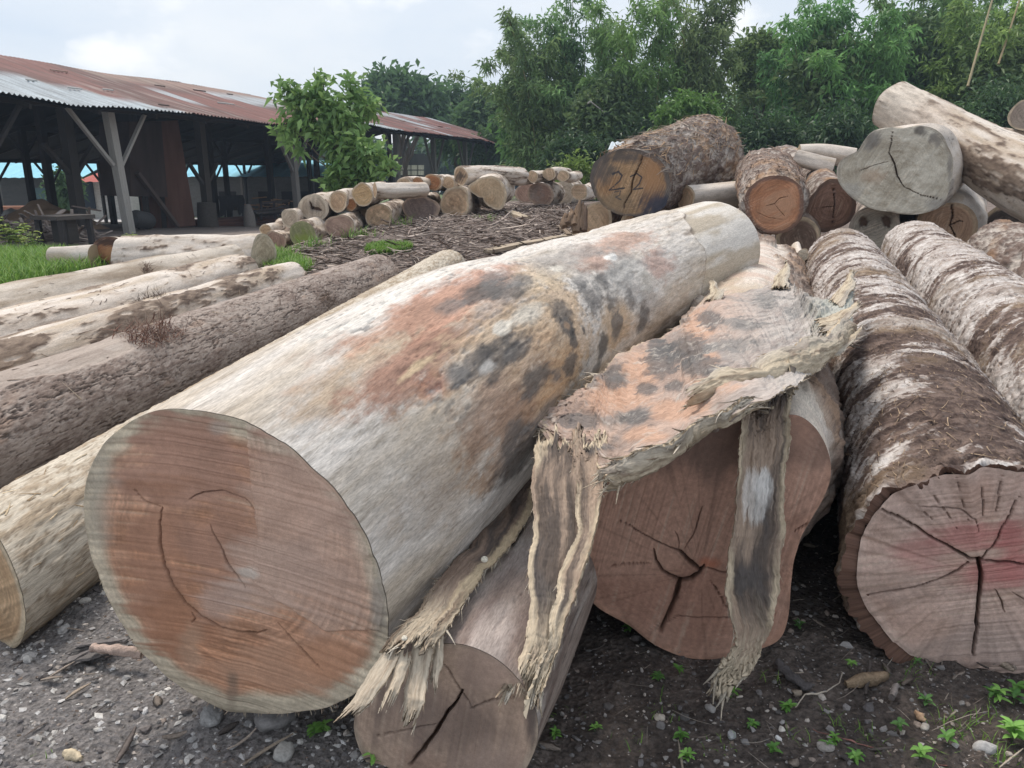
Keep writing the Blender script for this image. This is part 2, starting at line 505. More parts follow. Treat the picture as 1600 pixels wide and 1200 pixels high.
    # stains: (px, py, a along, b round, colour, softness, strength)
    if len(stains):
        px, py, dep = project(V)
        Nrm = np.cos(TH)[:, None] * B1 + np.sin(TH)[:, None] * B2
        vis = ((CAM - V) * Nrm).sum(1) > 0
        wn = 0.62 * fbm(gc * [6, 9, 9], 6, seed + 90, gain=0.66) + 0.45 * fbm(gc * [9, 40, 40], 5, seed + 91, gain=0.68)
        tone = 1 + 0.30 * fbm(gc * [7, 26, 26], 5, seed + 92, gain=0.65)
        for st in stains:
            sx, sy, a, b, cc, soft, amt = st[:7]
            dd = (px - sx) ** 2 + (py - sy) ** 2 + np.where(vis, 0, 1e9)
            g0 = gc[int(np.argmin(dd))]
            q = gc - g0
            m = np.sqrt((q[:, 0] / a) ** 2 + ((q[:, 1] ** 2 + q[:, 2] ** 2) / b ** 2)) + wn * (st[7] if len(st) > 7 else 1.0)
            mk = sstep(1 + 0.9 * soft, 1 - 0.9 * soft, m) * amt * 0.88
            col = mixc(col, np.asarray(cc) * tone[:, None], mk)
    F = gridF(nlen, nang, True)
    Fs = [F]
    extraV = []; extraC = []; extraG = []
    nb = len(V)
    if bark > 0:      # the bark's own cut edge round the sawn face
        ring = V[:nang] - (brk * np.cos(th))[:, None] * e1 - (brk * np.sin(th))[:, None] * e2 + 0.004 * T0
        back = ring + 0.06 * T0
        extraV += [V[:nang] * 1.0, ring, back]
        bc = np.tile(np.array([0.15, 0.085, 0.062]), (nang, 1)) * (0.8 + 0.4 * rng.rand(nang, 1))
        extraC += [bc, bc * 0.9, bc * 0.6]; extraG += [gc[:nang]] * 3
        i = np.arange(nang); i2 = (i + 1) % nang
        for r_ in (0, 1):
            o0 = nb + r_ * nang
            Fs[0] = np.concatenate([Fs[0], np.stack([o0 + i, o0 + nang + i, o0 + nang + i2, o0 + i2], 1)])
        nb += 3 * nang
    # far end cap
    last = np.arange((nlen - 1) * nang, nlen * nang)
    cap = c[-1] + 0.0 * TT[-1]
    fc = np.array(far if far is not None else (0.42, 0.33, 0.22))
    extraV += [V[last], cap[None]]; extraC += [np.tile(fc, (nang, 1)), fc[None]]; extraG += [gc[last], np.array([[ax.L, 0, 0]])]
    i = np.arange(nang); i2 = (i + 1) % nang
    Fs.append(np.stack([nb + i, nb + i2, np.full(nang, nb + nang)], 1))
    V2 = np.concatenate([V] + extraV); col2 = np.concatenate([col] + extraC); gc2 = np.concatenate([gc] + extraG)
    body = mesh_obj('trunk_surface', V2, Fs, mat or M_WOOD, root, col2, gc2)
    info = dict(root=root, ax=ax, V=V, gc=gc, S=S2, TH=TH, R=Rf, nlen=nlen, nang=nang, col=col, C0=C0, n=n, T0=T0, e1=e1, e2=e2, rho=rho, plane=to_plane)
    if face is None: face, facekw = end_grain, dict(heart=(0.45, 0.31, 0.22), heart2=(0.36, 0.23, 0.155))
    if face is not None:
        q = np.linspace(0, 1, nr) ** 0.85
        # the rim follows the body's first ring
        rim = Rf[:nang] if bark == 0 else rho
        A = (q[:, None] * (rim * np.cos(th))[None]).ravel(); Bq = (q[:, None] * (rim * np.sin(th))[None]).ravel()
        Q = np.repeat(q, nang)
        rr = np.hypot(A, Bq)
        tpl = lambda px, py: ab_of(to_plane(px, py))
        dz, fcol = face(A, Bq, Q, rr, tpl, seed, **(facekw or {}))
        inset = 0.0 if bark == 0 else 0.0
        slf = slide_of(A, Bq) - 0.003 * (bark == 0) + inset
        if roughend > 0: slf = slf + np.tile(SL[:nang] - sl, nr) * Q ** 2
        Vf = C0 + A[:, None] * e1 + Bq[:, None] * e2 + (slf + dz * sstep(1.0, 0.97, Q))[:, None] * T0
        if bark == 0: Vf[-nang:] = V[:nang] - 0.0025 * T0
        gcf = np.stack([A, Bq, 0 * A], 1)
        mesh_obj('cut_face', Vf, gridF(nr, nang, True)[:, ::-1], M_FACE, root, fcol, gcf)
        info['face_V'] = Vf
    if key: LOGS[key] = info
    return info

# ------------------------------------------------------------------ sawn end grain
def end_grain(A, B, Q, rr, tpl, seed, heart=(0.40, 0.22, 0.14), heart2=(0.33, 0.16, 0.09), sap=(0.42, 0.36, 0.28), sapw=0.14,
              cracks=(), stains=(), saw=25.0, sawamp=0.25, pith=None, ringamp=0.25, rays=0.0, strokes=(), swirl=0.0, region=None, rough=0.0, rfreq=90):
    ab = np.stack([A, B], 1)
    p0 = np.array(tpl(*pith)) if pith else np.zeros(2)
    dx = A - p0[0]; dy = B - p0[1]
    pr = np.hypot(dx, dy); pa = np.arctan2(dy, dx)
    z0 = 0 * A
    n1 = fbm(np.stack([A * 4, B * 4, z0], 1), 4, seed)
    n2 = fbm(np.stack([A * 14, B * 14, z0], 1), 4, seed + 1)
    fine = fbm(np.stack([A * 130, B * 130, z0], 1), 2, seed + 2)
    col = mixc(heart, heart2, sstep(-0.5, 0.6, n1 + 0.4 * n2))
    # growth rings
    ring = fbm(np.stack([pr * rfreq + 0.8 * n2, np.cos(pa) * 1.5, np.sin(pa) * 1.5], 1), 2, seed + 3)
    col = col * (1 + ringamp * ring[:, None])
    # sapwood
    e = Q + 0.05 * n1 + 0.02 * n2
    k = sstep(1 - sapw - 0.05, 1 - sapw + 0.05, e)
    col = mixc(col, np.asarray(sap) * (1 + 0.18 * n2[:, None] + 0.2 * ring[:, None]), k)
    # saw marks
    a = math.radians(saw)
    u = A * math.cos(a) + B * math.sin(a); v = -A * math.sin(a) + B * math.cos(a)
    v = v + swirl * u * u
    sm = fbm(np.stack([u * 3, v * 110, z0], 1), 3, seed + 5)
    sm2 = fbm(np.stack([u * 1.5, v * 30, z0], 1), 3, seed + 6)
    sm3 = vnoise(np.stack([u * 2.2, v * 240, z0], 1), seed + 7)
    col = col * (1 + sawamp * (0.7 * sm + 0.5 * sm2 + 0.5 * sm3))[:, None]
    col = mixc(col, (0.55, 0.46, 0.36), sstep(0.45, 0.9, sm) * 0.35)
    step = 0
    if region is not None:      # the saw came in a second time here: other stroke direction, fresher wood, a slight step
        pl = np.array([tpl(*p_) for p_ in region[0]])
        inside = np.zeros(len(A), bool); j = len(pl) - 1
        jx = A + 0.006 * n2; jy = B + 0.006 * n1
        for i in range(len(pl)):
            c_ = ((pl[i, 1] > jy) != (pl[j, 1] > jy)) & (jx < (pl[j, 0] - pl[i, 0]) * (jy - pl[i, 1]) / (pl[j, 1] - pl[i, 1] + 1e-12) + pl[i, 0])
            inside ^= c_; j = i
        a2 = math.radians(region[1]); u2 = A * math.cos(a2) + B * math.sin(a2); v2 = -A * math.sin(a2) + B * math.cos(a2); v2 = v2 + region[2] * u2 * u2
        s2 = fbm(np.stack([u2 * 2.5, v2 * 120, z0], 1), 4, seed + 25, gain=0.65)
        c2 = mixc(col, region[3], 0.38) * (1 + 0.30 * s2)[:, None]
        c2 = mixc(c2, (0.56, 0.48, 0.40), sstep(0.35, 0.9, s2) * 0.4)
        col = np.where(inside[:, None], c2, col); step = np.where(inside, -0.004 + 0.0012 * s2, 0)
    if rays > 0:
        ry = fbm(np.stack([np.cos(pa) * 26, np.sin(pa) * 26, pr * 2.5], 1), 2, seed + 8)
        col = col * (1 - rays * sstep(0.25, 0.75, ry) * sstep(0.02, 0.1, pr))[:, None]
    col = col * (1 + 0.12 * fine)[:, None]
    dz = 0.0014 * sm + 0.001 * sm3 - 0.002 * n1 + rough * (n1 + 0.7 * n2) + step
    for st in stains:
        c0 = np.array(tpl(st[0], st[1]))
        c1 = np.array(tpl(st[0] + st[2], st[1])); c2 = np.array(tpl(st[0], st[1] + st[3]))
        J = np.stack([c1 - c0, c2 - c0], 1)
        q = np.linalg.solve(J, (ab - c0).T).T
        m = np.hypot(q[:, 0], q[:, 1]) + 0.35 * n1 + 0.35 * n2 + 0.3 * sm2 + 0.2 * sm
        col = mixc(col, np.asarray(st[4]) * (1 + 0.15 * n2[:, None]), sstep(1 + st[5], 1 - st[5], m) * st[6])
    for pts, wd, dark in strokes:
        pl = np.array([tpl(*q) for q in pts])
        dd, t = seg_dist(ab, pl)
        col = mixc(col, dark, sstep(wd * 1.3, wd * 0.6, dd * (1 + 0.3 * n2)) * sstep(-1.3, -0.5, fbm(ab @ np.array([[60, 0, 0], [0, 60, 0]]), 2, seed + 12)) * 0.92)
    for cr in cracks:
        pts, wd = cr[0], max(cr[1], 0.0017)
        amt = 0.9 if cr[1] > 0.002 else 0.42
        pl = np.array([tpl(*q) for q in pts])
        jit = 0.0035 * np.stack([fbm(np.stack([A * 25, B * 25, z0 + 3], 1), 3, seed + 14), fbm(np.stack([A * 25, B * 25, z0 + 9], 1), 3, seed + 15)], 1)
        dd, t = seg_dist(ab + jit, pl)
        tp = np.minimum(1, 4 * (1 - t)) * (np.minimum(1, 4 * t) if len(cr) > 2 else 1)
        ww = wd * (0.35 + 0.65 * tp) * (1 + 0.3 * n2)
        kk = sstep(ww * 1.15, ww * 0.55, dd)
        dz = dz + kk * min(0.05, wd * 9)
        col = mixc(col, (0.07, 0.035, 0.022), kk * amt)  # crack's inner shade, with some dirt, put into the colour
        halo = sstep(ww * 3.5, ww, dd) * (1 - kk)
        col = col * (1 - 0.16 * halo)[:, None]
    return dz, col

def fibres(info, name, nfib, smin, smax, tmin, tmax, length, width, cols, mat, seed, lift=0.5, across=False, kind=True):
    """loose strands standing off a log's bark, one mesh"""
    r = np.random.RandomState(seed)
    mb = MB()
    S, TH = info['S'], info['TH']
    idx = np.where((S >= smin) & (S <= smax) & (np.cos(TH - (tmin + tmax) / 2) > math.cos((tmax - tmin) / 2)))[0]
    ax = info['ax']
    for i in r.choice(idx, nfib):
        p = info['V'][i]
        T = ax.at(S[i], ax.T); E1 = ax.at(S[i], ax.e1); E2 = ax.at(S[i], ax.e2)
        nrm = math.cos(TH[i]) * E1 + math.sin(TH[i]) * E2
        tg = np.cross(T, nrm)
        an = r.normal(0, 0.45) + (math.pi / 2 if across else 0) + (math.pi if r.rand() < 0.5 else 0)
        d = math.cos(an) * T + math.sin(an) * tg
        L = length * r.uniform(0.4, 1.5); w = width * r.uniform(0.5, 1.4)
        lf = lift * r.uniform(0.05, 1.0) * L
        side = np.cross(d, nrm)
        k = 4
        tt = np.linspace(0, 1, k)
        ctr = p[None] + d[None] * (tt * L)[:, None] + nrm[None] * (0.002 + lf * tt ** 1.5 - (0.3 * L * tt ** 2) * (1 - lift))[:, None] + side[None] * (r.normal(0, 0.12) * L * tt ** 2)[:, None]
        ww = w * (1 - tt * 0.8)
        V = np.concatenate([ctr + side * ww[:, None] / 2, ctr + nrm * ww[:, None] * 0.35, ctr - side * ww[:, None] / 2])
        i0 = np.arange(k - 1)
        F = np.concatenate([np.stack([i0, i0 + 1, i0 + 1 + k, i0 + k], 1), np.stack([i0 + k, i0 + 1 + k, i0 + 1 + 2 * k, i0 + 2 * k], 1)])
        cc = np.asarray(cols[r.randint(len(cols))]) * r.uniform(0.7, 1.25)
        mb.add(V, F, cc)
    o = mb.build(name, mat, info['root'])
    if kind: o['kind'] = 'stuff'
    return o
# ------------------------------------------------------------------ ground
def graded(a, b, n, p=2.2):
    u = np.linspace(-1, 1, n)
    return np.sign(u) * np.abs(u) ** p
ux = np.concatenate([-np.geomspace(150, 3.2, 120), np.linspace(-3.15, 3.15, 420), np.geomspace(3.2, 150, 120)])
uy = np.concatenate([np.linspace(-4, 0.75, 30), np.linspace(0.77, 4.2, 300), np.geomspace(4.25, 134, 240)])
GX, GY = np.meshgrid(ux, uy)
GZ = gz(GX, GY)
q = np.stack([GX.ravel(), GY.ravel(), 0 * GX.ravel()], 1)
nearw = (1 - sstep(4, 16, np.hypot(GX, GY))).ravel()
det = 0.020 * fbm(q * 5, 4, 201) + 0.010 * fbm(q * 21, 3, 202)
GV = np.stack([GX.ravel(), GY.ravel(), GZ.ravel() + det * nearw], 1)
gn = fbm(q * 1.3, 4, 210); gn2 = fbm(q * 9, 4, 211)
gcol = mixc((0.082, 0.065, 0.056), (0.14, 0.112, 0.096), sstep(-0.4, 0.6, gn2 + 0.5 * gn))
gcol = mixc(gcol, (0.235, 0.22, 0.215), sstep(0.2, -1.0, GX.ravel()) * 0.85 * (1 - sstep(5, 9, GY.ravel())))     # drier grit to the left
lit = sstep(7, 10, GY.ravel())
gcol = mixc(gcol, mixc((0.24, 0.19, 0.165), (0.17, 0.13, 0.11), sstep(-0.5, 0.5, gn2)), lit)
grs = sstep(24, 34, GY.ravel() + 3 * gn)
gcol = mixc(gcol, mixc((0.10, 0.15, 0.045), (0.16, 0.19, 0.08), sstep(-0.4, 0.5, gn)), grs * sstep(30, 50, GY.ravel() + 8 * gn2))
shedfl = sstep(6, 8.5, -GX.ravel()) * sstep(17, 19, GY.ravel()) * sstep(60, 50, GY.ravel())
gcol = mixc(gcol, (0.21, 0.175, 0.155), shedfl * 0.8)
m, nt, b = nodes_of('soil')
L = nt.links.new
a = N(nt, 'ShaderNodeAttribute', attribute_name='Col'); tc = N(nt, 'ShaderNodeTexCoord')
n1 = N(nt, 'ShaderNodeTexNoise', Scale=55.0, Detail=8.0, Roughness=0.7); L(tc.outputs['Object'], n1.inputs['Vector'])
v1 = N(nt, 'ShaderNodeTexVoronoi', Scale=48.0); L(tc.outputs['Object'], v1.inputs['Vector'])
mr = N(nt, 'ShaderNodeMapRange'); mr.inputs['From Min'].default_value = 0.3; mr.inputs['From Max'].default_value = 0.7; mr.inputs['To Min'].default_value = 0.25; mr.inputs['To Max'].default_value = 1.8
L(n1.outputs['Fac'], mr.inputs['Value'])
sc = N(nt, 'ShaderNodeVectorMath', operation='SCALE'); L(a.outputs['Color'], sc.inputs[0]); L(mr.outputs[0], sc.inputs['Scale'])
L(sc.outputs[0], b.inputs['Base Color'])
bp = N(nt, 'ShaderNodeBump', Strength=1.0, Distance=0.02); ad = N(nt, 'ShaderNodeMath', operation='ADD')
L(n1.outputs['Fac'], ad.inputs[0]); L(v1.outputs['Distance'], ad.inputs[1]); L(ad.outputs[0], bp.inputs['Height']); L(bp.outputs[0], b.inputs['Normal'])
b.inputs['Roughness'].default_value = 0.9
M_SOIL = m
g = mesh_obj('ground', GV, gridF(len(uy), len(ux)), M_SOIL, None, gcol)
tag(g, 'dark gritty soil of the log yard', None, None, 'structure')
# ------------------------------------------------------------------ the near logs
def ext(a, b, k):
    a = np.asarray(a, float); b = np.asarray(b, float)
    return a + (b - a) * k

BLK = (0.095, 0.09, 0.086); GRY = (0.17, 0.165, 0.16); ORG = (0.50, 0.37, 0.25); RED = (0.32, 0.18, 0.13)
PNK = (0.44, 0.32, 0.255); TAN = (0.46, 0.36, 0.25); CRM = (0.66, 0.62, 0.54); BRN = (0.20, 0.13, 0.09)

def st_hero(s, th, R, gc, seed):
    g = fbm(gc * [1.2, 12, 12], 5, seed)
    big = fbm(gc * [0.9, 2.6, 2.6], 3, seed + 3)
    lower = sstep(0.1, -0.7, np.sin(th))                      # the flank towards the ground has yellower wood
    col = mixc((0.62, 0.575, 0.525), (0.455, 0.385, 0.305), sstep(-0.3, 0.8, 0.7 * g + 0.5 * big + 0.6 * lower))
    st = fbm(gc * [8, 70, 70], 4, seed + 9, gain=0.65)
    col = mixc(col, (0.30, 0.25, 0.195), sstep(0.1, 0.75, st) * 0.55)
    sp = fbm(gc * [14, 60, 60], 4, seed + 29, gain=0.65)
    col = col * (1 + 0.22 * sp[:, None])
    # short dark flecks on the weathered top
    fl = vnoise(gc * [26, 80, 80], seed + 5) + 0.4 * vnoise(gc * [60, 160, 160], seed + 6) + 0.25 * big
    where = sstep(0.35, 0.6, s) * sstep(2.4, 1.6, s) * sstep(-0.5, 0.2, np.sin(th) + 0.35 * big)
    k = sstep(0.26, 0.42, fl) * where
    col = mixc(col, (0.25, 0.24, 0.23), k * 0.85)
    wh = sstep(0.0, 0.5, fbm(gc * [2.2, 9, 9], 4, seed + 12)) * where
    col = mixc(col, (0.70, 0.68, 0.63), wh * 0.5)
    lumps = sstep(1.6, 2.4, s) * sstep(4.6, 3.9, s)
    d = 0.004 * g - 0.004 * k + lumps * (0.014 * fbm(gc * [3, 5, 5], 4, seed + 7) + 0.006 * fbm(gc * [9, 22, 22], 3, seed + 8))
    # peeled step where the thin inner bark ends, and a second rim near the far end
    edge = 4.25 + 0.28 * np.sin(th - 1.0) + 0.12 * fbm(gc * 3.5, 3, seed + 15)
    far = sstep(edge - 0.012, edge + 0.012, s)
    d = d - 0.007 * far + 0.006 * np.exp(-((s - edge) / 0.03) ** 2)
    col = mixc(col, mixc((0.62, 0.58, 0.525), (0.46, 0.395, 0.31), sstep(-0.1, 0.8, g + fbm(gc * [2, 8, 8], 3, seed + 18))), far)
    col = mixc(col, (0.16, 0.12, 0.09), np.exp(-((s - edge) / 0.014) ** 2) * 0.8 * sstep(-0.5, 0.3, big + g))
    return d, col

A_out = [(133, 790), (138, 745), (160, 700), (190, 668), (225, 648), (260, 640), (300, 640), (345, 646), (390, 660), (430, 682), (470, 712), (500, 740), (530, 775), (555, 810), (575, 845), (590, 880), (600, 920), (607, 960), (607, 990), (600, 1020), (588, 1048), (568, 1072), (545, 1090), (515, 1102), (480, 1110), (440, 1114), (400, 1115), (365, 1110), (330, 1098), (300, 1084), (270, 1063), (240, 1036), (215, 1008), (193, 975), (175, 942), (158, 908), (145, 868), (136, 828)]
A_cracks = [
    ([(255, 793), (251, 815), (252, 845), (258, 880), (272, 912), (290, 940), (315, 962), (345, 978), (375, 985), (405, 987), (418, 983)], 0.0042, 1),
    ([(330, 820), (345, 850), (357, 880), (370, 897), (384, 918)], 0.0022, 1),
    ([(437, 973), (455, 994), (475, 1016), (492, 1035), (505, 1045)], 0.0022, 1),
    ([(205, 760), (230, 782), (255, 793)], 0.0012, 1),
    ([(300, 955), (304, 965), (299, 972)], 0.0012, 1),
    ([(290, 785), (320, 768), (350, 765), (385, 778), (402, 800)], 0.0010, 1)]
A_fst = [  # px, py, rx, ry, colour, softness, amount
    (290, 730, 95, 75, (0.44, 0.26, 0.19), 0.35, 0.9),
    (255, 900, 60, 105, (0.43, 0.235, 0.155), 0.35, 0.95),
    (290, 965, 60, 60, (0.42, 0.215, 0.13), 0.3, 0.9),
    (345, 860, 60, 75, (0.41, 0.235, 0.165), 0.4, 0.9),
    (460, 790, 62, 70, (0.55, 0.37, 0.285), 0.4, 0.9),
    (430, 905, 70, 50, (0.58, 0.41, 0.325), 0.4, 0.85),
    (500, 900, 50, 80, (0.55, 0.38, 0.30), 0.5, 0.7),
    (340, 940, 45, 28, (0.58, 0.43, 0.36), 0.5, 0.6),
    (430, 1045, 110, 38, (0.53, 0.31, 0.205), 0.4, 0.9),
    (510, 1030, 55, 30, (0.53, 0.285, 0.175), 0.4, 0.8),
    (390, 895, 16, 10, (0.60, 0.52, 0.45), 0.5, 0.8),
    (300, 1005, 18, 35, (0.54, 0.42, 0.31), 0.6, 0.3),
    (366, 1073, 8, 24, (0.22, 0.17, 0.13), 0.6, 0.6),
    (596, 925, 10, 55, (0.32, 0.29, 0.26), 0.6, 0.55),
    (345, 668, 14, 9, (0.50, 0.46, 0.40), 0.6, 0.45),
    (160, 780, 18, 80, (0.44, 0.39, 0.32), 0.6, 0.5)]
BLK2 = (0.13, 0.123, 0.117)
A_st = [
    (690, 505, 0.62, 0.14, PNK, 0.5, 0.85), (640, 530, 0.5, 0.07, TAN, 0.6, 0.8), (600, 585, 0.14, 0.06, PNK, 0.5, 0.8), (645, 605, 0.09, 0.07, PNK, 0.4, 0.8),
    (740, 700, 0.42, 0.09, (0.40, 0.31, 0.235), 0.8, 0.75), (700, 660, 0.3, 0.10, (0.47, 0.39, 0.30), 0.8, 0.6), (720, 760, 0.4, 0.05, (0.38, 0.32, 0.26), 0.8, 0.6),
    (655, 565, 0.30, 0.085, RED, 0.35, 0.95), (680, 598, 0.10, 0.05, (0.36, 0.17, 0.11), 0.3, 0.9), (740, 450, 0.5, 0.09, (0.45, 0.25, 0.18), 0.5, 0.9), (700, 470, 0.3, 0.06, (0.43, 0.26, 0.19), 0.5, 0.8),
    (775, 530, 0.40, 0.09, ORG, 0.4, 0.9), (870, 470, 0.36, 0.12, ORG, 0.5, 0.95), (890, 545, 0.46, 0.15, ORG, 0.5, 0.95), (845, 430, 0.4, 0.08, (0.50, 0.40, 0.28), 0.5, 0.8),
    (860, 615, 0.42, 0.13, (0.44, 0.29, 0.165), 0.5, 0.9), (965, 500, 0.3, 0.12, (0.48, 0.34, 0.21), 0.5, 0.9), (800, 590, 0.3, 0.10, (0.46, 0.32, 0.21), 0.5, 0.85),
    (960, 382, 0.65, 0.09, (0.44, 0.27, 0.20), 0.5, 0.85), (1030, 412, 0.22, 0.10, (0.43, 0.28, 0.23), 0.5, 0.85), (890, 402, 0.5, 0.09, (0.34, 0.31, 0.285), 0.6, 0.85),
    (965, 432, 0.42, 0.13, (0.35, 0.34, 0.32), 0.5, 0.85), (1008, 470, 0.26, 0.13, (0.38, 0.36, 0.335), 0.5, 0.8), (930, 412, 0.2, 0.05, (0.42, 0.27, 0.21), 0.5, 0.8),
    (765, 640, 0.16, 0.09, (0.30, 0.215, 0.165), 0.5, 0.85), (800, 670, 0.22, 0.11, (0.33, 0.22, 0.155), 0.5, 0.85), (815, 708, 0.16, 0.07, BLK, 0.5, 0.9), (800, 690, 0.10, 0.05, BLK2, 0.5, 0.85),
    (740, 565, 0.16, 0.045, BLK2, 0.4, 0.9), (775, 556, 0.18, 0.055, BLK, 0.4, 0.9), (805, 545, 0.10, 0.045, BLK2, 0.4, 0.9), (715, 583, 0.08, 0.04, GRY, 0.4, 0.8),
    (758, 455, 0.14, 0.055, BLK, 0.35, 0.95), (790, 452, 0.14, 0.06, BLK2, 0.4, 0.9), (815, 440, 0.12, 0.04, GRY, 0.5, 0.85), (705, 478, 0.06, 0.03, GRY, 0.5, 0.7), (775, 432, 0.12, 0.04, GRY, 0.5, 0.8),
    (880, 487, 0.11, 0.05, BLK, 0.5, 0.9), (925, 465, 0.16, 0.07, BLK2, 0.5, 0.9), (940, 440, 0.13, 0.05, BLK2, 0.5, 0.85), (905, 445, 0.12, 0.04, GRY, 0.5, 0.85), (955, 470, 0.1, 0.06, BLK2, 0.5, 0.8),
    (885, 508, 0.085, 0.05, BLK, 0.3, 0.95), (885, 508, 0.035, 0.020, (0.38, 0.26, 0.17), 0.4, 0.8), (912, 515, 0.03, 0.022, BLK, 0.4, 0.95),
    (895, 528, 0.06, 0.034, BLK, 0.4, 0.95), (942, 541, 0.09, 0.06, BLK, 0.35, 0.95), (965, 505, 0.11, 0.06, BLK2, 0.4, 0.9),
    (1005, 500, 0.12, 0.07, BLK, 0.5, 0.85), (838, 592, 0.11, 0.055, BLK, 0.4, 0.95), (892, 572, 0.10, 0.035, BLK, 0.4, 0.9), (985, 470, 0.10, 0.05, BLK2, 0.5, 0.8),
    (930, 578, 0.12, 0.03, BLK2, 0.5, 0.85), (850, 645, 0.16, 0.03, GRY, 0.6, 0.7), (870, 590, 0.06, 0.03, BLK2, 0.4, 0.85),
    (783, 512, 0.05, 0.025, CRM, 0.4, 0.95), (828, 490, 0.10, 0.035, CRM, 0.6, 0.85), (955, 402, 0.07, 0.02, (0.75, 0.74, 0.70), 0.4, 0.95), (870, 420, 0.08, 0.02, CRM, 0.5, 0.8),
    (760, 575, 0.05, 0.02, (0.5, 0.48, 0.45), 0.4, 0.8), (1010, 440, 0.12, 0.05, CRM, 0.7, 0.6), (650, 575, 0.12, 0.012, (0.58, 0.45, 0.29), 0.4, 0.9),
    (1075, 365, 0.12, 0.03, (0.22, 0.17, 0.13), 0.4, 0.8)]

def postA(sv, th, R):
    return R

nA = (math.sin(math.radians(-15)), -math.cos(math.radians(-15)), -0.06)
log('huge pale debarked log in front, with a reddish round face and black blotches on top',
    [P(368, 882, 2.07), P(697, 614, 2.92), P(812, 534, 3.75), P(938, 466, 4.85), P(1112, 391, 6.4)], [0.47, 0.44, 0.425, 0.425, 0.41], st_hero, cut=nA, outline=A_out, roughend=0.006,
    nlen=700, nang=560, Lb=0.7, seed=11, lob=0.012, face=end_grain, nr=230, stains=A_st, key='A', post=postA,
    facekw=dict(cracks=A_cracks, stains=A_fst, saw=-8, pith=(375, 890), heart=(0.52, 0.31, 0.21), heart2=(0.455, 0.24, 0.145), sap=(0.52, 0.445, 0.335), sapw=0.115, swirl=0.25, sawamp=0.36, region=([(388, 655), (440, 690), (520, 770), (575, 860), (600, 940), (596, 985), (510, 985), (430, 930), (395, 905), (405, 830), (396, 760)], 62, -0.9, (0.60, 0.45, 0.36))))

A_ = LOGS['A']
def rim_splinters(info, t0, t1, n, length, width, cols, seed, name='rim_splinters'):
    r = np.random.RandomState(seed); mbk = MB(); th = info['TH'][:info['nang']]
    idx = np.where((np.mod(th - t0, 2 * np.pi) < (t1 - t0)))[0]
    for i in r.choice(idx, n):
        p = info['V'][i]; out = math.cos(th[i]) * info['e1'] + math.sin(th[i]) * info['e2']
        d = -info['T0'] * r.uniform(0.1, 0.8) + out * r.uniform(0.1, 0.7) + r.normal(0, 0.3, 3); d /= np.linalg.norm(d)
        s_ = np.cross(d, out); s_ /= np.linalg.norm(s_); L_ = length * (0.25 + r.rand() ** 2); w_ = width * r.uniform(0.5, 1.5)
        b_ = p + info['T0'] * 0.01 - out * 0.004
        V = np.array([b_ - s_ * w_, b_ + s_ * w_, b_ + d * L_ + s_ * w_ * 0.2, b_ + d * L_ - s_ * w_ * 0.2, b_ + out * w_ * 0.8, b_ + d * L_ * 0.8 + out * w_ * 0.4])
        mbk.add(V, [[0, 1, 2, 3], [0, 4, 5, 3], [4, 1, 2, 5]], np.asarray(cols[r.randint(len(cols))]) * r.uniform(0.7, 1.2))
    o = mbk.build(name, M_FIBRE, info['root']); o['kind'] = 'stuff'
rim_splinters(A_, 2.9, 5.9, 420, 0.022, 0.0022, [(0.50, 0.42, 0.31), (0.38, 0.30, 0.22), (0.27, 0.21, 0.16)], 4)

C_out = [(553, 1140), (560, 1100), (580, 1068), (610, 1038), (645, 1016), (690, 1005), (730, 1008), (770, 1025), (805, 1055), (828, 1088), (840, 1120), (841, 1150), (830, 1185), (805, 1220), (765, 1245), (715, 1256), (660, 1250), (610, 1228), (572, 1190)]
c0 = P(700, 1128, 2.02); c1 = Pz(868, 830, 0.23)
log('purplish grey log half under the huge pale log, its cracked face touching the lower edge',
    [c0, ext(c0, c1, 1.0), ext(c0, c1, 3.2)], [0.25, 0.24, 0.22], st_purple, outline=C_out, nlen=260, nang=260, Lb=0.35, seed=23, lob=0.02,
    face=end_grain, nr=150, key='C', facekw=dict(heart=(0.46, 0.335, 0.255), heart2=(0.34, 0.235, 0.18), sap=(0.36, 0.285, 0.22), sapw=0.06, saw=80, sawamp=0.12, ringamp=0.12, pith=(690, 1120),
        cracks=[([(640, 1195), (665, 1165), (690, 1128), (715, 1095), (722, 1075)], 0.0045, 1), ([(690, 1030), (715, 1070), (740, 1105)], 0.0018, 1), ([(735, 1105), (775, 1092), (810, 1088)], 0.0012, 1), ([(590, 1150), (640, 1140), (690, 1128)], 0.001, 1)],
        stains=[(760, 1045, 50, 25, (0.42, 0.30, 0.24), 0.5, 0.7), (680, 1130, 75, 45, (0.21, 0.155, 0.13), 0.7, 0.75), (640, 1090, 40, 30, (0.24, 0.18, 0.15), 0.7, 0.6), (770, 1200, 50, 30, (0.40, 0.30, 0.25), 0.7, 0.6), (832, 1120, 10, 45, (0.10, 0.08, 0.075), 0.5, 0.8)]),
    stains=[(760, 1000, 0.22, 0.05, (0.55, 0.50, 0.46), 0.6, 0.85), (790, 950, 0.35, 0.12, (0.25, 0.19, 0.17), 0.6, 0.6)])

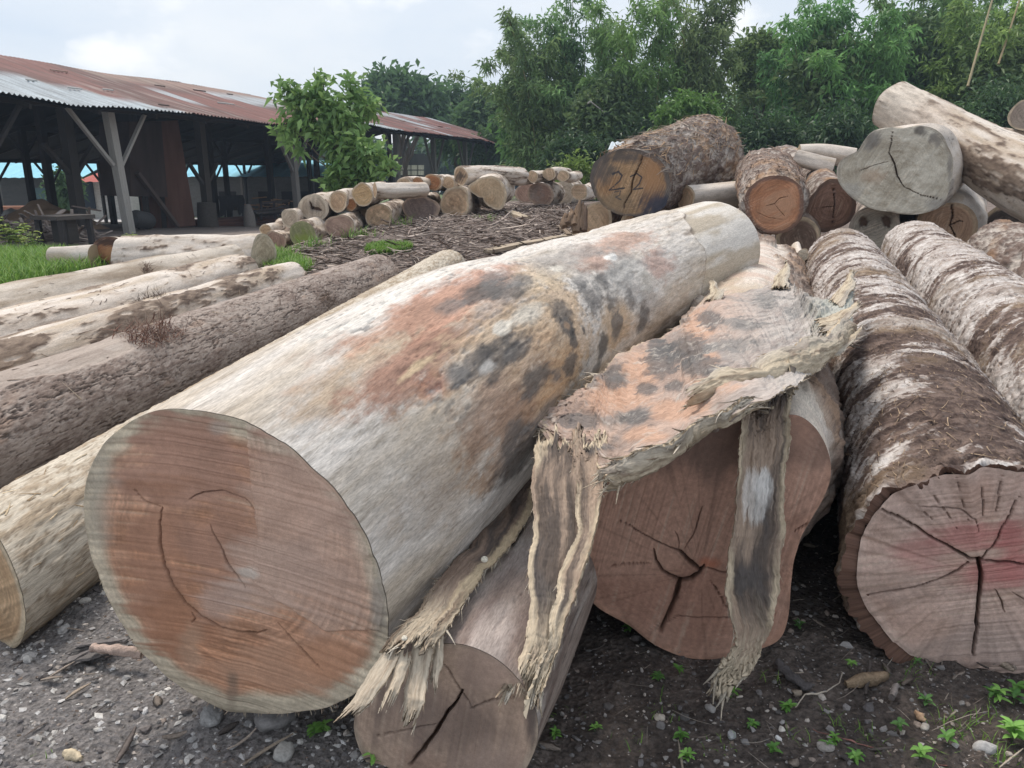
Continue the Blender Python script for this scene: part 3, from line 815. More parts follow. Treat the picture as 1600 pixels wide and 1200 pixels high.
D_out = [(914, 915), (922, 865), (935, 800), (955, 745), (1000, 698), (1060, 660), (1130, 655), (1190, 655), (1240, 642), (1272, 664), (1293, 700), (1300, 735), (1291, 770), (1270, 805), (1250, 838), (1238, 880), (1234, 920), (1230, 965), (1222, 1000), (1185, 1014), (1120, 1029), (1080, 1029), (1050, 1020), (1015, 1002), (985, 975), (950, 958), (922, 940)]
d0 = P(1095, 835, 2.54); d1 = P(1190, 436, 8.5)
def st_D(s, th, R, gc, seed):
    d, c = st_pale(s, th, R, gc, seed)
    n = fbm(gc * [5, 3, 3], 4, seed + 71)
    c = mixc(c, (0.50, 0.36, 0.29), sstep(-0.2, 0.5, n) * 0.6)
    wr = sstep(0.1, 0.0, np.abs(fbm(gc * [9, 2.2, 2.2], 3, seed + 72)))
    bk = sstep(0.0, 0.2, np.cos(th - 0.35) - 0.62 + 0.2 * fbm(gc * [3, 4, 4], 3, seed + 73)) + sstep(0.05, 0.2, fbm(gc * [1.6, 4, 4], 4, seed + 75) - 0.25)
    bk = np.clip(bk, 0, 1) * sstep(0.2, 0.6, s)
    d2, c2 = st_shaggy(s, th, R, gc, seed + 5)
    return d * (1 - bk) + bk * (0.04 + 0.7 * d2) - 0.006 * wr, mixc(mixc(c, (0.24, 0.18, 0.14), wr * 0.7), mixc(c2, (0.28, 0.2, 0.15), 0.4), bk)
log('reddish brown log with a lobed sawn face, behind the hanging torn bark strips',
    [d0, d1], [0.44, 0.42], st_D, cut=(-0.16, -0.97, 0.05), outline=D_out, nlen=300, nang=300, Lb=1.0, seed=31, lob=0.03, face=end_grain, nr=200, key='D',
    facekw=dict(heart=(0.48, 0.29, 0.215), heart2=(0.39, 0.22, 0.16), sap=(0.43, 0.25, 0.18), sapw=0.05, saw=78, sawamp=0.10, ringamp=0.08, pith=(1095, 895), rays=0.25,
        cracks=[([(965, 810), (995, 828), (1025, 845), (1055, 858)], 0.0022, 1), ([(1048, 855), (1062, 862), (1080, 878), (1092, 888), (1100, 886)], 0.0075, 1), ([(1022, 858), (1024, 875), (1036, 892), (1060, 904), (1080, 902), (1094, 893), (1101, 882)], 0.0062, 1), ([(1062, 903), (1056, 930), (1045, 958), (1032, 985), (1030, 995)], 0.0062), ([(1100, 886), (1125, 892), (1150, 893)], 0.002, 1), ([(1060, 858), (1060, 838), (1055, 830)], 0.0015, 1), ([(1070, 858), (1085, 830), (1098, 790)], 0.0012, 1), ([(1240, 830), (1262, 818), (1290, 795)], 0.002, 1), ([(930, 890), (980, 882), (1020, 878)], 0.0009, 1), ([(1010, 985), (1060, 962), (1140, 965), (1225, 958)], 0.0010, 1), ([(1110, 905), (1130, 940), (1145, 960)], 0.0009, 1)],
        stains=[(1105, 690, 150, 42, (0.19, 0.13, 0.105), 0.6, 0.8), (1240, 680, 40, 45, (0.33, 0.20, 0.15), 0.6, 0.6), (1200, 1000, 40, 25, (0.42, 0.24, 0.17), 0.6, 0.6), (1108, 880, 14, 10, (0.46, 0.17, 0.10), 0.5, 0.8)]),  # first one: shade cast by the bark slab, put into the face colour
    stains=[(1265, 660, 0.5, 0.12, (0.60, 0.53, 0.44), 0.5, 0.8)])

E_out = [(1338, 905), (1341, 870), (1352, 832), (1372, 798), (1405, 767), (1450, 747), (1500, 737), (1550, 734), (1610, 742), (1660, 765), (1700, 805), (1722, 855), (1728, 905), (1716, 955), (1690, 1000), (1650, 1035), (1600, 1053), (1550, 1058), (1500, 1050), (1450, 1034), (1405, 1008), (1370, 975), (1348, 940)]
e0 = P(1532, 897, 2.48); e1_ = P(1315, 418, 8.7)
E = log('dark barked log with whitish bands, its pinkish face star-cracked and dabbed with red',
    [e0, e1_], [0.40, 0.42], st_banded, cut=(-0.13, -0.985, 0.02), outline=E_out, bark=0.055, barkf=lambda t: 0.020 + 0.040 * np.clip(-np.cos(t - 0.5), 0, 1) ** 1.5, roughend=0.03, nlen=620, nang=420, Lb=0.6, seed=41, lob=0.02, face=end_grain, nr=190, key='E', mat=M_BAND,
    facekw=dict(heart=(0.55, 0.40, 0.335), heart2=(0.48, 0.33, 0.265), sap=(0.52, 0.38, 0.315), sapw=0.04, saw=12, sawamp=0.16, ringamp=0.06, pith=(1530, 873), rays=0.12,
        cracks=[([(1530, 873), (1532, 905), (1530, 940), (1526, 985), (1522, 1025)], 0.007), ([(1530, 873), (1515, 872), (1490, 858), (1450, 836), (1410, 812), (1372, 795)], 0.0045), ([(1514, 878), (1495, 892), (1465, 906), (1425, 920), (1352, 933)], 0.003), ([(1532, 874), (1560, 878), (1598, 882), (1640, 884)], 0.0045), ([(1535, 872), (1550, 855), (1572, 818), (1596, 772)], 0.0028), ([(1492, 742), (1502, 780), (1512, 812)], 0.0012, 1), ([(1536, 755), (1538, 808)], 0.0012, 1), ([(1455, 770), (1485, 810), (1496, 828)], 0.0012, 1), ([(1420, 775), (1456, 812)], 0.001, 1), ([(1568, 742), (1556, 800)], 0.0012, 1), ([(1555, 920), (1570, 955)], 0.001, 1), ([(1440, 790), (1500, 795), (1524, 810), (1529, 832)], 0.0013, 1), ([(1580, 925), (1640, 960)], 0.001, 1)],
        stains=[(1435, 868, 34, 20, (0.44, 0.19, 0.17), 0.6, 0.55), (1520, 838, 48, 22, (0.46, 0.17, 0.155), 0.8, 0.65), (1585, 865, 26, 40, (0.45, 0.15, 0.14), 0.7, 0.7), (1545, 895, 48, 20, (0.46, 0.16, 0.15), 0.7, 0.65), (1480, 868, 36, 14, (0.48, 0.28, 0.24), 0.8, 0.45), (1530, 1010, 130, 30, (0.38, 0.30, 0.265), 0.8, 0.5)]))
fibres(E, 'bark_fibres', 3000, 0.03, 5.5, 0.3, 2.8, 0.055, 0.004, [(0.20, 0.14, 0.10), (0.34, 0.25, 0.17), (0.10, 0.07, 0.06)], M_FIBRE, 5, lift=0.35)

f0 = np.array([2.72, 3.1, 0.40]); f1 = P(1428, 392, 9.2)
log('whitish ridged bark log lying just behind the star-cracked dark log', [f0, f1], [0.38, 0.36], lambda s, th, R, gc, sd: st_banded(s, th, R, gc, sd, 0.16), nlen=460, nang=300, seed=57, lob=0.03, key='F', mat=M_BAND, k=2.2)
fibres(LOGS['F'], 'bark_fibres', 900, 0.5, 6.5, 0.3, 2.8, 0.07, 0.005, [(0.20, 0.14, 0.10), (0.34, 0.25, 0.17)], M_FIBRE, 6, lift=0.4)
g0 = np.array([4.1, 4.0, 0.42]); g1 = P(1560, 402, 8.6)
log('grey shaggy barked log at the right edge of the photo under the raised trunk', [g0, g1], [0.42, 0.40], st_shaggy, nlen=240, nang=200, seed=61, lob=0.03, key='G', mat=M_BARK, k=1.5, fadescale=0.7)

# ---- the row lying to the left of the huge log
a0 = P(-22, 905, 2.72); a1 = Gp(702, 418, 0.22)
L0_out = [(-105, 880), (-85, 850), (-55, 835), (-25, 838), (0, 856), (22, 888), (38, 918), (50, 950), (52, 972), (42, 986), (20, 988), (-10, 978), (-45, 962), (-75, 940), (-98, 912)]
log('pale fibrous log with a tan oval face, low down left of the huge pale log', [a0, a1], [0.245, 0.25], st_fibrous, cut=(-0.55, -0.83, 0.05), nlen=360, nang=240, Lb=0.3, seed=71, lob=0.03,
    face=end_grain, nr=90, key='L0', mat=M_FIBRE, facekw=dict(heart=(0.52, 0.36, 0.22), heart2=(0.45, 0.28, 0.16), sap=(0.55, 0.45, 0.32), sapw=0.12, saw=30), k=2.5)
fibres(LOGS['L0'], 'bark_fibres', 160, 0.02, 1.6, -1.2, 2.4, 0.09, 0.006, [(0.50, 0.40, 0.27), (0.36, 0.26, 0.16)], M_FIBRE, 8, lift=0.25)

def st_L1(s, th, R, gc, seed):
    d, c = st_fissured(s, th, R, gc, seed)
    d2, c2 = st_purple(s, th, R, gc, seed + 3)
    c2 = mixc(c2, (0.47, 0.40, 0.345), 0.6)
    n = fbm(gc * [1.5, 4, 4], 4, seed + 9)
    k = sstep(-0.06, 0.06, np.sin(th - 0.55) - 0.42 + 0.22 * n) * sstep(3.9, 3.5, s + 0.4 * n)
    return d * (1 - k) - 0.014 * k + 0.003 * n * k, mixc(c, c2, k)
b1 = Gp(592, 436, 0.27); b0 = Pz(0, 678, 0.30)
log('brown log with deeply cracked bark, peeled along its upper left side', [ext(b1, b0, 1.45), b0, b1], [0.31, 0.30, 0.30], st_L1, nlen=620, nang=400, seed=81, lob=0.02, key='L1', mat=M_CRACK, k=2.2)
m1 = Gp(452, 446, 0.25); m0 = b0 + np.array([-0.545, 0.12, 0.05])
log('pale stripped log between the cracked-bark log and the next pale one', [ext(m1, m0, 1.4), m0, m1], [0.31, 0.30, 0.27], st_patchbark, nlen=380, nang=240, seed=91, lob=0.06, key='L2', k=1.6)
n1_ = Gp(372, 430, 0.25); n0 = m0 + np.array([-0.53, 0.15, 0.03])
log('pale stripped log with dark bark knots along its top, second from the grass', [ext(n1_, n0, 1.3), n0, n1_], [0.31, 0.30, 0.27], st_patchbark, nlen=360, nang=220, seed=97, lob=0.06, key='L3', k=1.5)
o1 = Gp(366, 412, 0.25); o0 = n0 + np.array([-0.58, 0.2, 0.04])
log('cream coloured log lying nearest the bright green grass', [ext(o1, o0, 1.3), o0, o1], [0.32, 0.31, 0.25], st_smooth, nlen=300, nang=180, seed=103, lob=0.05, key='L4', k=1.5)

for key, n_, sd_ in (('L2', 170, 431), ('L3', 150, 432), ('L4', 90, 433), ('L1', 160, 434)):
    Lx_ = LOGS[key]['ax'].L
    fibres(LOGS[key], 'bark_shreds', n_, 0.4, Lx_ - 0.3, 0.4, 2.9, 0.14, 0.008, [(0.20, 0.15, 0.12), (0.30, 0.23, 0.18), (0.12, 0.085, 0.07), (0.42, 0.34, 0.26)], M_FIBRE, sd_, lift=0.25)
# ------------------------------------------------------------------ torn bark lying over the logs
def resample(pts, n):
    pts = np.asarray(pts, float)
    s = np.concatenate([[0], np.cumsum(np.linalg.norm(np.diff(pts, axis=0), axis=1))]); s /= s[-1]
    q = np.linspace(0, 1, n)
    return np.stack([np.interp(q, s, pts[:, k]) for k in range(pts.shape[1])], 1)

def sheet(name, parent, Lp, Rp, nv, nu, thick, colf, mat, seed, jag=0.012, rough=0.01, bulge=0.0, jend=0.02, curl=0.0):
    """a thick torn sheet between two 3-D edge curves; u across 0..1, v along 0..1"""
    Lc = resample(Lp, nv); Rc = resample(Rp, nv)
    v = np.linspace(0, 1, nv); u = np.linspace(0, 1, nu)
    side = Rc - Lc; wdt = np.linalg.norm(side, axis=1)[:, None]; sd = side / wdt
    arr = lambda k: np.stack([v * 9, np.full(nv, k), np.zeros(nv)], 1)
    along = np.concatenate([[0], np.cumsum(np.linalg.norm(np.diff((Lc + Rc) / 2, axis=0), axis=1))])
    pL = np.stack([along * 11, np.full(nv, 3.3), np.zeros(nv)], 1); pR = np.stack([along * 11, np.full(nv, 8.8), np.zeros(nv)], 1)
    def ragged(p_, sd0):
        stp = np.floor(fbm(p_ * 0.8, 2, sd0) * 5) / 5        # the bark breaks off in steps along its grain
        return 0.9 * stp + 0.45 * fbm(p_ * 0.5, 3, sd0 + 1) + 0.22 * fbm(p_ * 5, 3, sd0 + 2)
    Lc = Lc + sd * (jag * ragged(pL, seed))[:, None]
    Rc = Rc + sd * (jag * ragged(pR, seed + 2))[:, None]
    V = Lc[:, None] * (1 - u)[None, :, None] + Rc[:, None] * u[None, :, None]
    tv = np.gradient((Lc + Rc) / 2, axis=0); tv /= np.linalg.norm(tv, axis=1)[:, None]
    # torn ends: slide the end rows along the sheet
    je = jend * (fbm(np.stack([u * 14, 0 * u + seed, 0 * u], 1), 4, seed + 5, 0.7))
    je2 = jend * (fbm(np.stack([u * 14, 0 * u + seed + 9, 0 * u], 1), 4, seed + 6, 0.7))
    V = V + tv[:, None] * (je[None, :] * np.exp(-v * 12)[:, None] + je2[None, :] * np.exp(-(1 - v) * 12)[:, None])[..., None]
    nrm = np.cross(sd, tv)
    tocam = CAM - (Lc + Rc) / 2
    sg = np.sign((nrm * tocam).sum(1))
    nrm = nrm * np.where(sg.sum() > 0, 1, -1)
    U, VV = np.meshgrid(u, v)
    G = np.stack([np.repeat(along, nu), (U * wdt).ravel(), np.zeros(nu * nv)], 1)
    h = bulge * (1 - (2 * U - 1) ** 2).ravel() + curl * ((2 * U - 1) ** 4).ravel() + rough * fbm(G * [7, 16, 1], 5, seed + 7, 0.6) + 0.35 * rough * fbm(G * [9, 80, 1], 3, seed + 8)
    top = V.reshape(-1, 3) + np.repeat(nrm, nu, 0) * h[:, None]
    edge = np.minimum(np.minimum(U, 1 - U) * wdt, np.minimum(VV, 1 - VV) * along[-1]).ravel()
    th = thick * (0.35 + 0.65 * sstep(0, 0.02, edge)) * (1 + 0.4 * fbm(G * [12, 12, 1], 3, seed + 11))
    bot = top - np.repeat(nrm, nu, 0) * th[:, None]
    col = colf(U.ravel(), VV.ravel(), G, edge, top)
    F = gridF(nv, nu)
    n = nu * nv
    per = np.concatenate([np.arange(nu), np.arange(1, nv) * nu + nu - 1, (nv - 1) * nu + np.arange(nu - 2, -1, -1), np.arange(nv - 2, 0, -1) * nu])
    # rim has its own vertices so the broken edge stays crisp
    rimc = mixc((0.56, 0.46, 0.33), (0.33, 0.25, 0.17), sstep(-0.5, 0.5, fbm(G[per] * [60, 60, 1], 2, seed + 13)))
    V2 = np.concatenate([top, bot, top[per], bot[per]])
    C2 = np.concatenate([col, col * 0.8, rimc, rimc * 0.85]); G2 = np.concatenate([G, G + [0, 0, 0.02], G[per], G[per] + [0, 0, 0.02]])
    k = len(per); i = np.arange(k); i2 = (i + 1) % k
    Fr = np.stack([2 * n + i, 2 * n + k + i, 2 * n + k + i2, 2 * n + i2], 1)
    o = mesh_obj(name, V2, [np.concatenate([F, F[:, ::-1] + n, Fr])], mat, parent, C2, G2)
    return o, dict(top=top, G=G, edge=edge, U=U.ravel(), V=VV.ravel(), nrm=np.repeat(nrm, nu, 0), tv=np.repeat(tv, nu, 0), sd=np.repeat(sd, nu, 0))

def splinters(mb, pts, dirs, nrms, length, width, cols, r, spread=0.35):
    for p, d, n_ in zip(pts, dirs, nrms):
        dd = d + spread * r.normal(size=3); dd /= np.linalg.norm(dd)
        s_ = np.cross(dd, n_); s_ /= np.linalg.norm(s_) + 1e-9
        m = np.cross(dd, s_)
        L = length * (0.25 + 1.1 * r.rand() ** 2.5); w = width * r.uniform(0.5, 1.6)
        k = 4; t = np.linspace(0, 1, k)
        bend = r.normal(0, 0.18) * L
        c = p + dd * (t * L)[:, None] + m * (bend * t ** 2)[:, None]
        ww = w * (1 - 0.85 * t)
        V = np.concatenate([c + s_ * ww[:, None] / 2, c + m * ww[:, None] * 0.4, c - s_ * ww[:, None] / 2])
        i0 = np.arange(k - 1)
        F = np.concatenate([np.stack([i0, i0 + 1, i0 + 1 + k, i0 + k], 1), np.stack([i0 + k, i0 + 1 + k, i0 + 1 + 2 * k, i0 + 2 * k], 1), np.stack([i0 + 2 * k, i0 + 1 + 2 * k, i0 + 1, i0], 1)])
        mb.add(V, F, np.asarray(cols[r.randint(len(cols))]) * r.uniform(0.75, 1.2))

def edge_splinters(mb, info, n, length, width, cols, seed, sel=None, along=0.8, out=0.6, spread=0.22):
    r = np.random.RandomState(seed)
    m = info['edge'] < 0.004
    if sel is not None: m &= sel(info)
    idx = r.choice(np.where(m)[0], n)
    sgn = np.where(info['U'][idx] > 0.5, 1, -1)[:, None]
    end = ((info['V'][idx] > 0.985) | (info['V'][idx] < 0.015))[:, None]
    es = np.where(info['V'][idx] > 0.5, 1, -1)[:, None]
    d = np.where(end, info['tv'][idx] * es, info['tv'][idx] * along + info['sd'][idx] * sgn * out)
    d = d / np.linalg.norm(d, axis=1)[:, None]
    splinters(mb, info['top'][idx] - info['nrm'][idx] * 0.006, d, info['nrm'][idx], length, width, cols, r, spread)

CREAM = [(0.56, 0.48, 0.38), (0.46, 0.38, 0.285), (0.34, 0.265, 0.195), (0.62, 0.55, 0.45)]
def pxz(lst): return [Pz(a, b, c) for a, b, c in lst]
def pxd(lst): return [P(a, b, c) for a, b, c in lst]

slab_bot = pxz([(842, 672, .755), (872, 702, .75), (915, 704, .765), (945, 740, .765), (962, 750, .78), (1010, 722, .83), (1052, 702, .87), (1082, 672, .905), (1140, 644, .985), (1168, 630, 1.005), (1205, 622, 1.01), (1245, 600, .985), (1285, 570, .92), (1316, 540, .91), (1332, 505, .90)])
slab_top = pxz([(850, 646, .775), (885, 628, .80), (925, 598, .83), (962, 556, .86), (1000, 540, .87), (1045, 520, .89), (1080, 490, .92), (1102, 464, .96), (1150, 458, .96), (1188, 450, .96), (1225, 430, .97), (1250, 454, .96), (1290, 470, .95), (1318, 458, .97), (1333, 428, 1.02)])
slab_blobs = [(1035, 572, 26, 26), (1078, 545, 34, 24), (1030, 545, 16, 16), (1010, 607, 16, 9), (1052, 600, 15, 9), (998, 652, 30, 12), (1140, 540, 42, 14), (1165, 507, 30, 10), (1105, 500, 18, 14), (1095, 570, 40, 18), (1060, 560, 20, 14), (900, 655, 30, 14), (960, 590, 18, 20), (930, 700, 40, 8), (1250, 480, 26, 16), (1200, 470, 20, 14)]
slab_or = [(1090, 510, 22, 28), (1000, 575, 30, 25), (960, 620, 45, 25), (1060, 640, 50, 16), (1110, 600, 40, 14), (1010, 680, 30, 12), (1110, 560, 16, 14)]
def slab_col(u, v, G, edge, top):
    px, py, _ = project(top)
    n = fbm(G * [6, 12, 1], 5, 301, 0.6); n2 = fbm(G * [22, 60, 1], 4, 302, 0.65); n3 = fbm(top * 11, 5, 304, 0.65)
    c = mixc((0.51, 0.375, 0.305), (0.36, 0.27, 0.225), sstep(-0.5, 0.5, n3 + 0.5 * n2))
    c = mixc(c, (0.24, 0.225, 0.215), sstep(0.1, 0.6, fbm(top * 5, 4, 306, 0.6)) * 0.7)
    right = sstep(1080, 1230, px + 40 * n)
    c = mixc(c, mixc((0.48, 0.44, 0.405), (0.34, 0.29, 0.265), sstep(-0.3, 0.5, n + 0.4 * n2)), right)
    for bx, by, rx, ry in slab_or:
        m = np.hypot((px - bx) / rx, (py - by) / ry) + 0.5 * n + 0.2 * n2
        c = mixc(c, (0.52, 0.33, 0.235), sstep(1.3, 0.6, m) * 0.8)
    for bx, by, rx, ry in slab_blobs:
        m = np.hypot((px - bx) / rx, (py - by) / ry) + 0.8 * n3 + 0.3 * n2
        c = mixc(c, (0.125, 0.12, 0.118) if bx < 1120 else (0.22, 0.21, 0.20), sstep(1.25, 0.75, m) * 0.8)
    c = mixc(c, (0.58, 0.53, 0.47), sstep(0.3, 0.8, n2 + 0.5 * n) * 0.5)
    c = mixc(c, (0.55, 0.45, 0.32), sstep(0.03, 0.004, edge * (1 + 0.8 * n)) * sstep(-0.3, 0.3, n2 + n))
    c = mixc(c, (0.44, 0.45, 0.40), sstep(1255, 1300, px + 25 * n) * 0.85)
    return c
SL = thing('torn_bark_slab', 'broad torn slab of pinkish bark with grey blotches and two hanging strips, draped over the logs', 'bark slab', slab_bot[7])
_, si = sheet('bark_sheet', SL, slab_bot, slab_top, 420, 200, 0.03, slab_col, M_FIBRE, 300, jag=0.02, rough=0.02, bulge=0.03, jend=0.03)
mb = MB()
edge_splinters(mb, si, 380, 0.035, 0.005, CREAM, 311, along=0.9, out=0.3)
edge_splinters(mb, si, 140, 0.07, 0.012, CREAM, 312, sel=lambda q: q['V'] < 0.30, along=-0.8, out=0.5)
edge_splinters(mb, si, 130, 0.09, 0.010, [(0.42, 0.40, 0.36), (0.52, 0.46, 0.38), (0.30, 0.27, 0.23)], 313, sel=lambda q: q['V'] > 0.80, along=0.8, out=0.5)
# thick broken lips along the lower edge
def lip_col(u, v, G, edge, top):
    n = fbm(G * [10, 50, 1], 5, 331, 0.65)
    c = mixc((0.50, 0.42, 0.31), (0.24, 0.18, 0.13), sstep(-0.3, 0.5, n))
    return mixc(c, (0.40, 0.38, 0.35), sstep(0.45, 1.0, u) * 0.5)
lip_t = pxz([(945, 738, .80), (1000, 712, .86), (1050, 690, .90), (1085, 662, .935), (1130, 640, 1.0), (1172, 622, 1.02)])
lip_b = pxz([(948, 762, .76), (985, 752, .775), (1030, 728, .815), (1062, 706, .84), (1120, 668, .93), (1170, 640, .98)])
_, li = sheet('torn_lip', SL, lip_b, lip_t, 160, 40, 0.03, lip_col, M_FIBRE, 330, jag=0.02, rough=0.012, bulge=0.02, jend=0.05)
edge_splinters(mb, li, 160, 0.05, 0.008, CREAM, 332, along=-1.0, out=0.12, spread=0.15)
lip_t2 = pxz([(1076, 604, .985), (1130, 580, 1.01), (1185, 560, 1.03), (1240, 536, 1.04), (1290, 520, 1.03), (1322, 500, 1.0)])
lip_b2 = pxz([(1078, 622, .955), (1140, 612, .97), (1195, 606, .975), (1250, 590, .965), (1290, 568, .94), (1326, 535, .92)])
_, li2 = sheet('curled_flap', SL, lip_b2, lip_t2, 160, 44, 0.035, lip_col, M_FIBRE, 340, jag=0.018, rough=0.016, bulge=0.03, jend=0.04)
edge_splinters(mb, li2, 120, 0.04, 0.006, CREAM, 342, along=-1.0, out=0.1, spread=0.15)
# hanging strips
def strip_col(seed, white=None):
    def f(u, v, G, edge, top):
        n = fbm(G * [3, 45, 1], 5, seed, 0.6); n2 = fbm(G * [5, 12, 1], 4, seed + 1)
        c = mixc((0.36, 0.27, 0.205), (0.12, 0.095, 0.08), sstep(-0.5, 0.3, n * 0.9 + n2 * 0.8))
        c = mixc(c, (0.085, 0.08, 0.08), sstep(0.15, 0.55, n2) * 0.6)
        c = mixc(c, (0.57, 0.47, 0.34), sstep(0.022, 0.006, edge * (1 + 0.9 * n)) * sstep(-0.35, 0.25, n2 + 0.5 * n))
        if white is not None:
            px, py, _ = project(top)
            for wx, wy, rx, ry in white:
                c = mixc(c, (0.72, 0.70, 0.67), sstep(1.2, 0.6, np.hypot((px - wx) / rx, (py - wy) / ry) + 0.9 * n) * 0.55)
        c = mixc(c, (0.56, 0.47, 0.35), sstep(0.74, 0.95, v + 0.12 * n + 0.10 * n2))
        return c
    return f
_, s1 = sheet('hanging_strip', SL, pxd([(838, 688, 2.40), (832, 760, 2.28), (833, 850, 2.16), (828, 930, 2.06), (822, 1000, 1.98), (803, 1058, 1.93)]),
              pxd([(905, 690, 2.40), (912, 760, 2.27), (916, 850, 2.14), (893, 930, 2.04), (868, 1000, 1.97), (838, 1074, 1.92)]), 240, 70, 0.018, strip_col(351), M_FIBRE, 350, jag=0.012, rough=0.010, bulge=0.012, jend=0.07)
_, s2 = sheet('hanging_strip', SL, pxd([(892, 688, 2.395), (906, 760, 2.255), (902, 850, 2.12), (875, 930, 2.02), (853, 1000, 1.95), (832, 1072, 1.895)]),
              pxd([(946, 690, 2.40), (948, 745, 2.26), (938, 820, 2.13), (915, 890, 2.03), (885, 970, 1.96), (848, 1085, 1.89)]), 240, 70, 0.02, strip_col(361), M_FIBRE, 360, jag=0.014, rough=0.012, bulge=0.008, jend=0.08, curl=0.012)
_, s3 = sheet('hanging_strip', SL, pxd([(1163, 612, 2.42), (1160, 680, 2.36), (1150, 760, 2.32), (1139, 850, 2.31), (1137, 930, 2.30), (1147, 978, 2.30), (1139, 1012, 2.30), (1108, 1058, 2.30)]),
              pxd([(1240, 588, 2.42), (1230, 680, 2.36), (1226, 760, 2.32), (1224, 850, 2.31), (1218, 925, 2.30), (1197, 1000, 2.30), (1178, 1036, 2.30), (1153, 1066, 2.30)]), 260, 90, 0.022,
              strip_col(371, [(1185, 775, 22, 34), (1195, 760, 14, 20)]), M_FIBRE, 370, jag=0.015, rough=0.012, bulge=-0.008, jend=0.10, curl=0.012)
for q, sd_, nn in ((s1, 381, 150), (s2, 382, 220), (s3, 383, 260)):
    edge_splinters(mb, q, nn, 0.03, 0.003, CREAM, sd_, along=1.0, out=0.06, spread=0.12)
    edge_splinters(mb, q, 40, 0.06, 0.012, CREAM, sd_ + 20, sel=lambda z: z['V'] > 0.985, spread=0.15)
for k, (a, b) in enumerate([([(1296, 470, .96), (1316, 446, 1.0), (1328, 424, 1.05)], [(1318, 478, .96), (1332, 450, 1.0), (1334, 424, 1.05)]),
        ([(1276, 500, .98), (1310, 486, 1.0), (1338, 470, 1.03)], [(1290, 520, .965), (1322, 505, .98), (1342, 478, 1.02)]),
        ([(1290, 540, .95), (1318, 530, .96), (1346, 512, .975)], [(1285, 562, .94), (1316, 552, .945), (1340, 524, .965)]),
        ([(1205, 448, .985), (1218, 425, 1.03), (1226, 408, 1.07)], [(1232, 448, .985), (1236, 428, 1.03), (1230, 408, 1.07)]),
        ([(1100, 470, .97), (1112, 452, 1.0), (1110, 440, 1.02)], [(1128, 470, .97), (1128, 455, 1.0), (1116, 440, 1.02)])]):
    _, sh_ = sheet('bark_shard', SL, pxz(a), pxz(b), 70, 30, 0.02, lip_col, M_FIBRE, 430 + k, jag=0.014, rough=0.012, bulge=0.008, jend=0.05)
    edge_splinters(mb, sh_, 40, 0.05, 0.006, CREAM, 440 + k, along=1.0, out=0.1, spread=0.15)
o = mb.build('splinters', M_FIBRE, SL); o['kind'] = 'stuff'

# strip of bark caught under the huge log, its near end frayed into fingers
BS = thing('frayed_bark_strip', 'dark bark strip squeezed below the huge log, frayed into pale fingers at its near end', 'bark strip', P(680, 1000, 2.0))
def fr_col(u, v, G, edge, top):
    n = fbm(G * [3, 50, 1], 5, 391, 0.6); n2 = fbm(G * [6, 10, 1], 4, 392)
    c = mixc((0.21, 0.15, 0.115), (0.095, 0.075, 0.065), sstep(-0.3, 0.4, n + 0.5 * n2))
    c = mixc(c, (0.53, 0.42, 0.28), sstep(0.035, 0.01, edge * (1 + 0.6 * n)) * sstep(0.3, 0.6, u))
    return mixc(c, mixc((0.48, 0.40, 0.30), (0.22, 0.165, 0.12), sstep(-0.3, 0.4, n)), sstep(0.72, 0.92, v + 0.1 * n))
_, b1_ = sheet('bark_sheet', BS, pxz([(820, 722, .52), (770, 790, .51), (715, 870, .505), (660, 940, .50), (625, 985, .49), (612, 1008, .48)]),
              pxz([(845, 742, .49), (836, 800, .48), (775, 872, .485), (745, 918, .49), (702, 985, .49), (680, 1016, .47)]), 260, 80, 0.02, fr_col, M_FIBRE, 390, jag=0.016, rough=0.012, bulge=0.02, jend=0.05)
mb = MB()
edge_splinters(mb, b1_, 200, 0.05, 0.005, CREAM, 393, along=0.9, out=0.3)
def fin_col(u, v, G, edge, top):
    n = fbm(G * [3, 60, 1], 5, 395, 0.6)
    return mixc((0.55, 0.47, 0.365), (0.27, 0.205, 0.15), sstep(-0.3, 0.5, n))
fingers = [([(645, 1000, .48), (640, 1050, .43), (634, 1090, .40), (628, 1116, .37)], [(676, 1005, .48), (670, 1050, .43), (664, 1095, .40), (650, 1122, .37)]),
           ([(600, 1015, .47), (575, 1060, .45), (548, 1098, .43), (538, 1112, .42)], [(628, 1020, .47), (604, 1065, .45), (582, 1096, .43), (560, 1112, .42)]),
           ([(622, 1018, .465), (614, 1048, .445), (606, 1078, .43), (600, 1095, .42)], [(640, 1018, .465), (634, 1050, .445), (622, 1082, .43), (616, 1092, .42)]),
           ([(672, 985, .48), (676, 1010, .455), (678, 1040, .43), (677, 1065, .41)], [(690, 980, .48), (690, 1010, .455), (688, 1040, .43), (682, 1065, .41)])]
for k, (a, b) in enumerate(fingers):
    _, fi = sheet('frayed_finger', BS, pxz(a), pxz(b), 80, 26, 0.016, fin_col, M_FIBRE, 400 + k, jag=0.008, rough=0.008, bulge=0.006, jend=0.04)
    edge_splinters(mb, fi, 50, 0.025, 0.004, CREAM, 410 + k, along=1.0, out=0.05, spread=0.1)
o = mb.build('splinters', M_FIBRE, BS); o['kind'] = 'stuff'

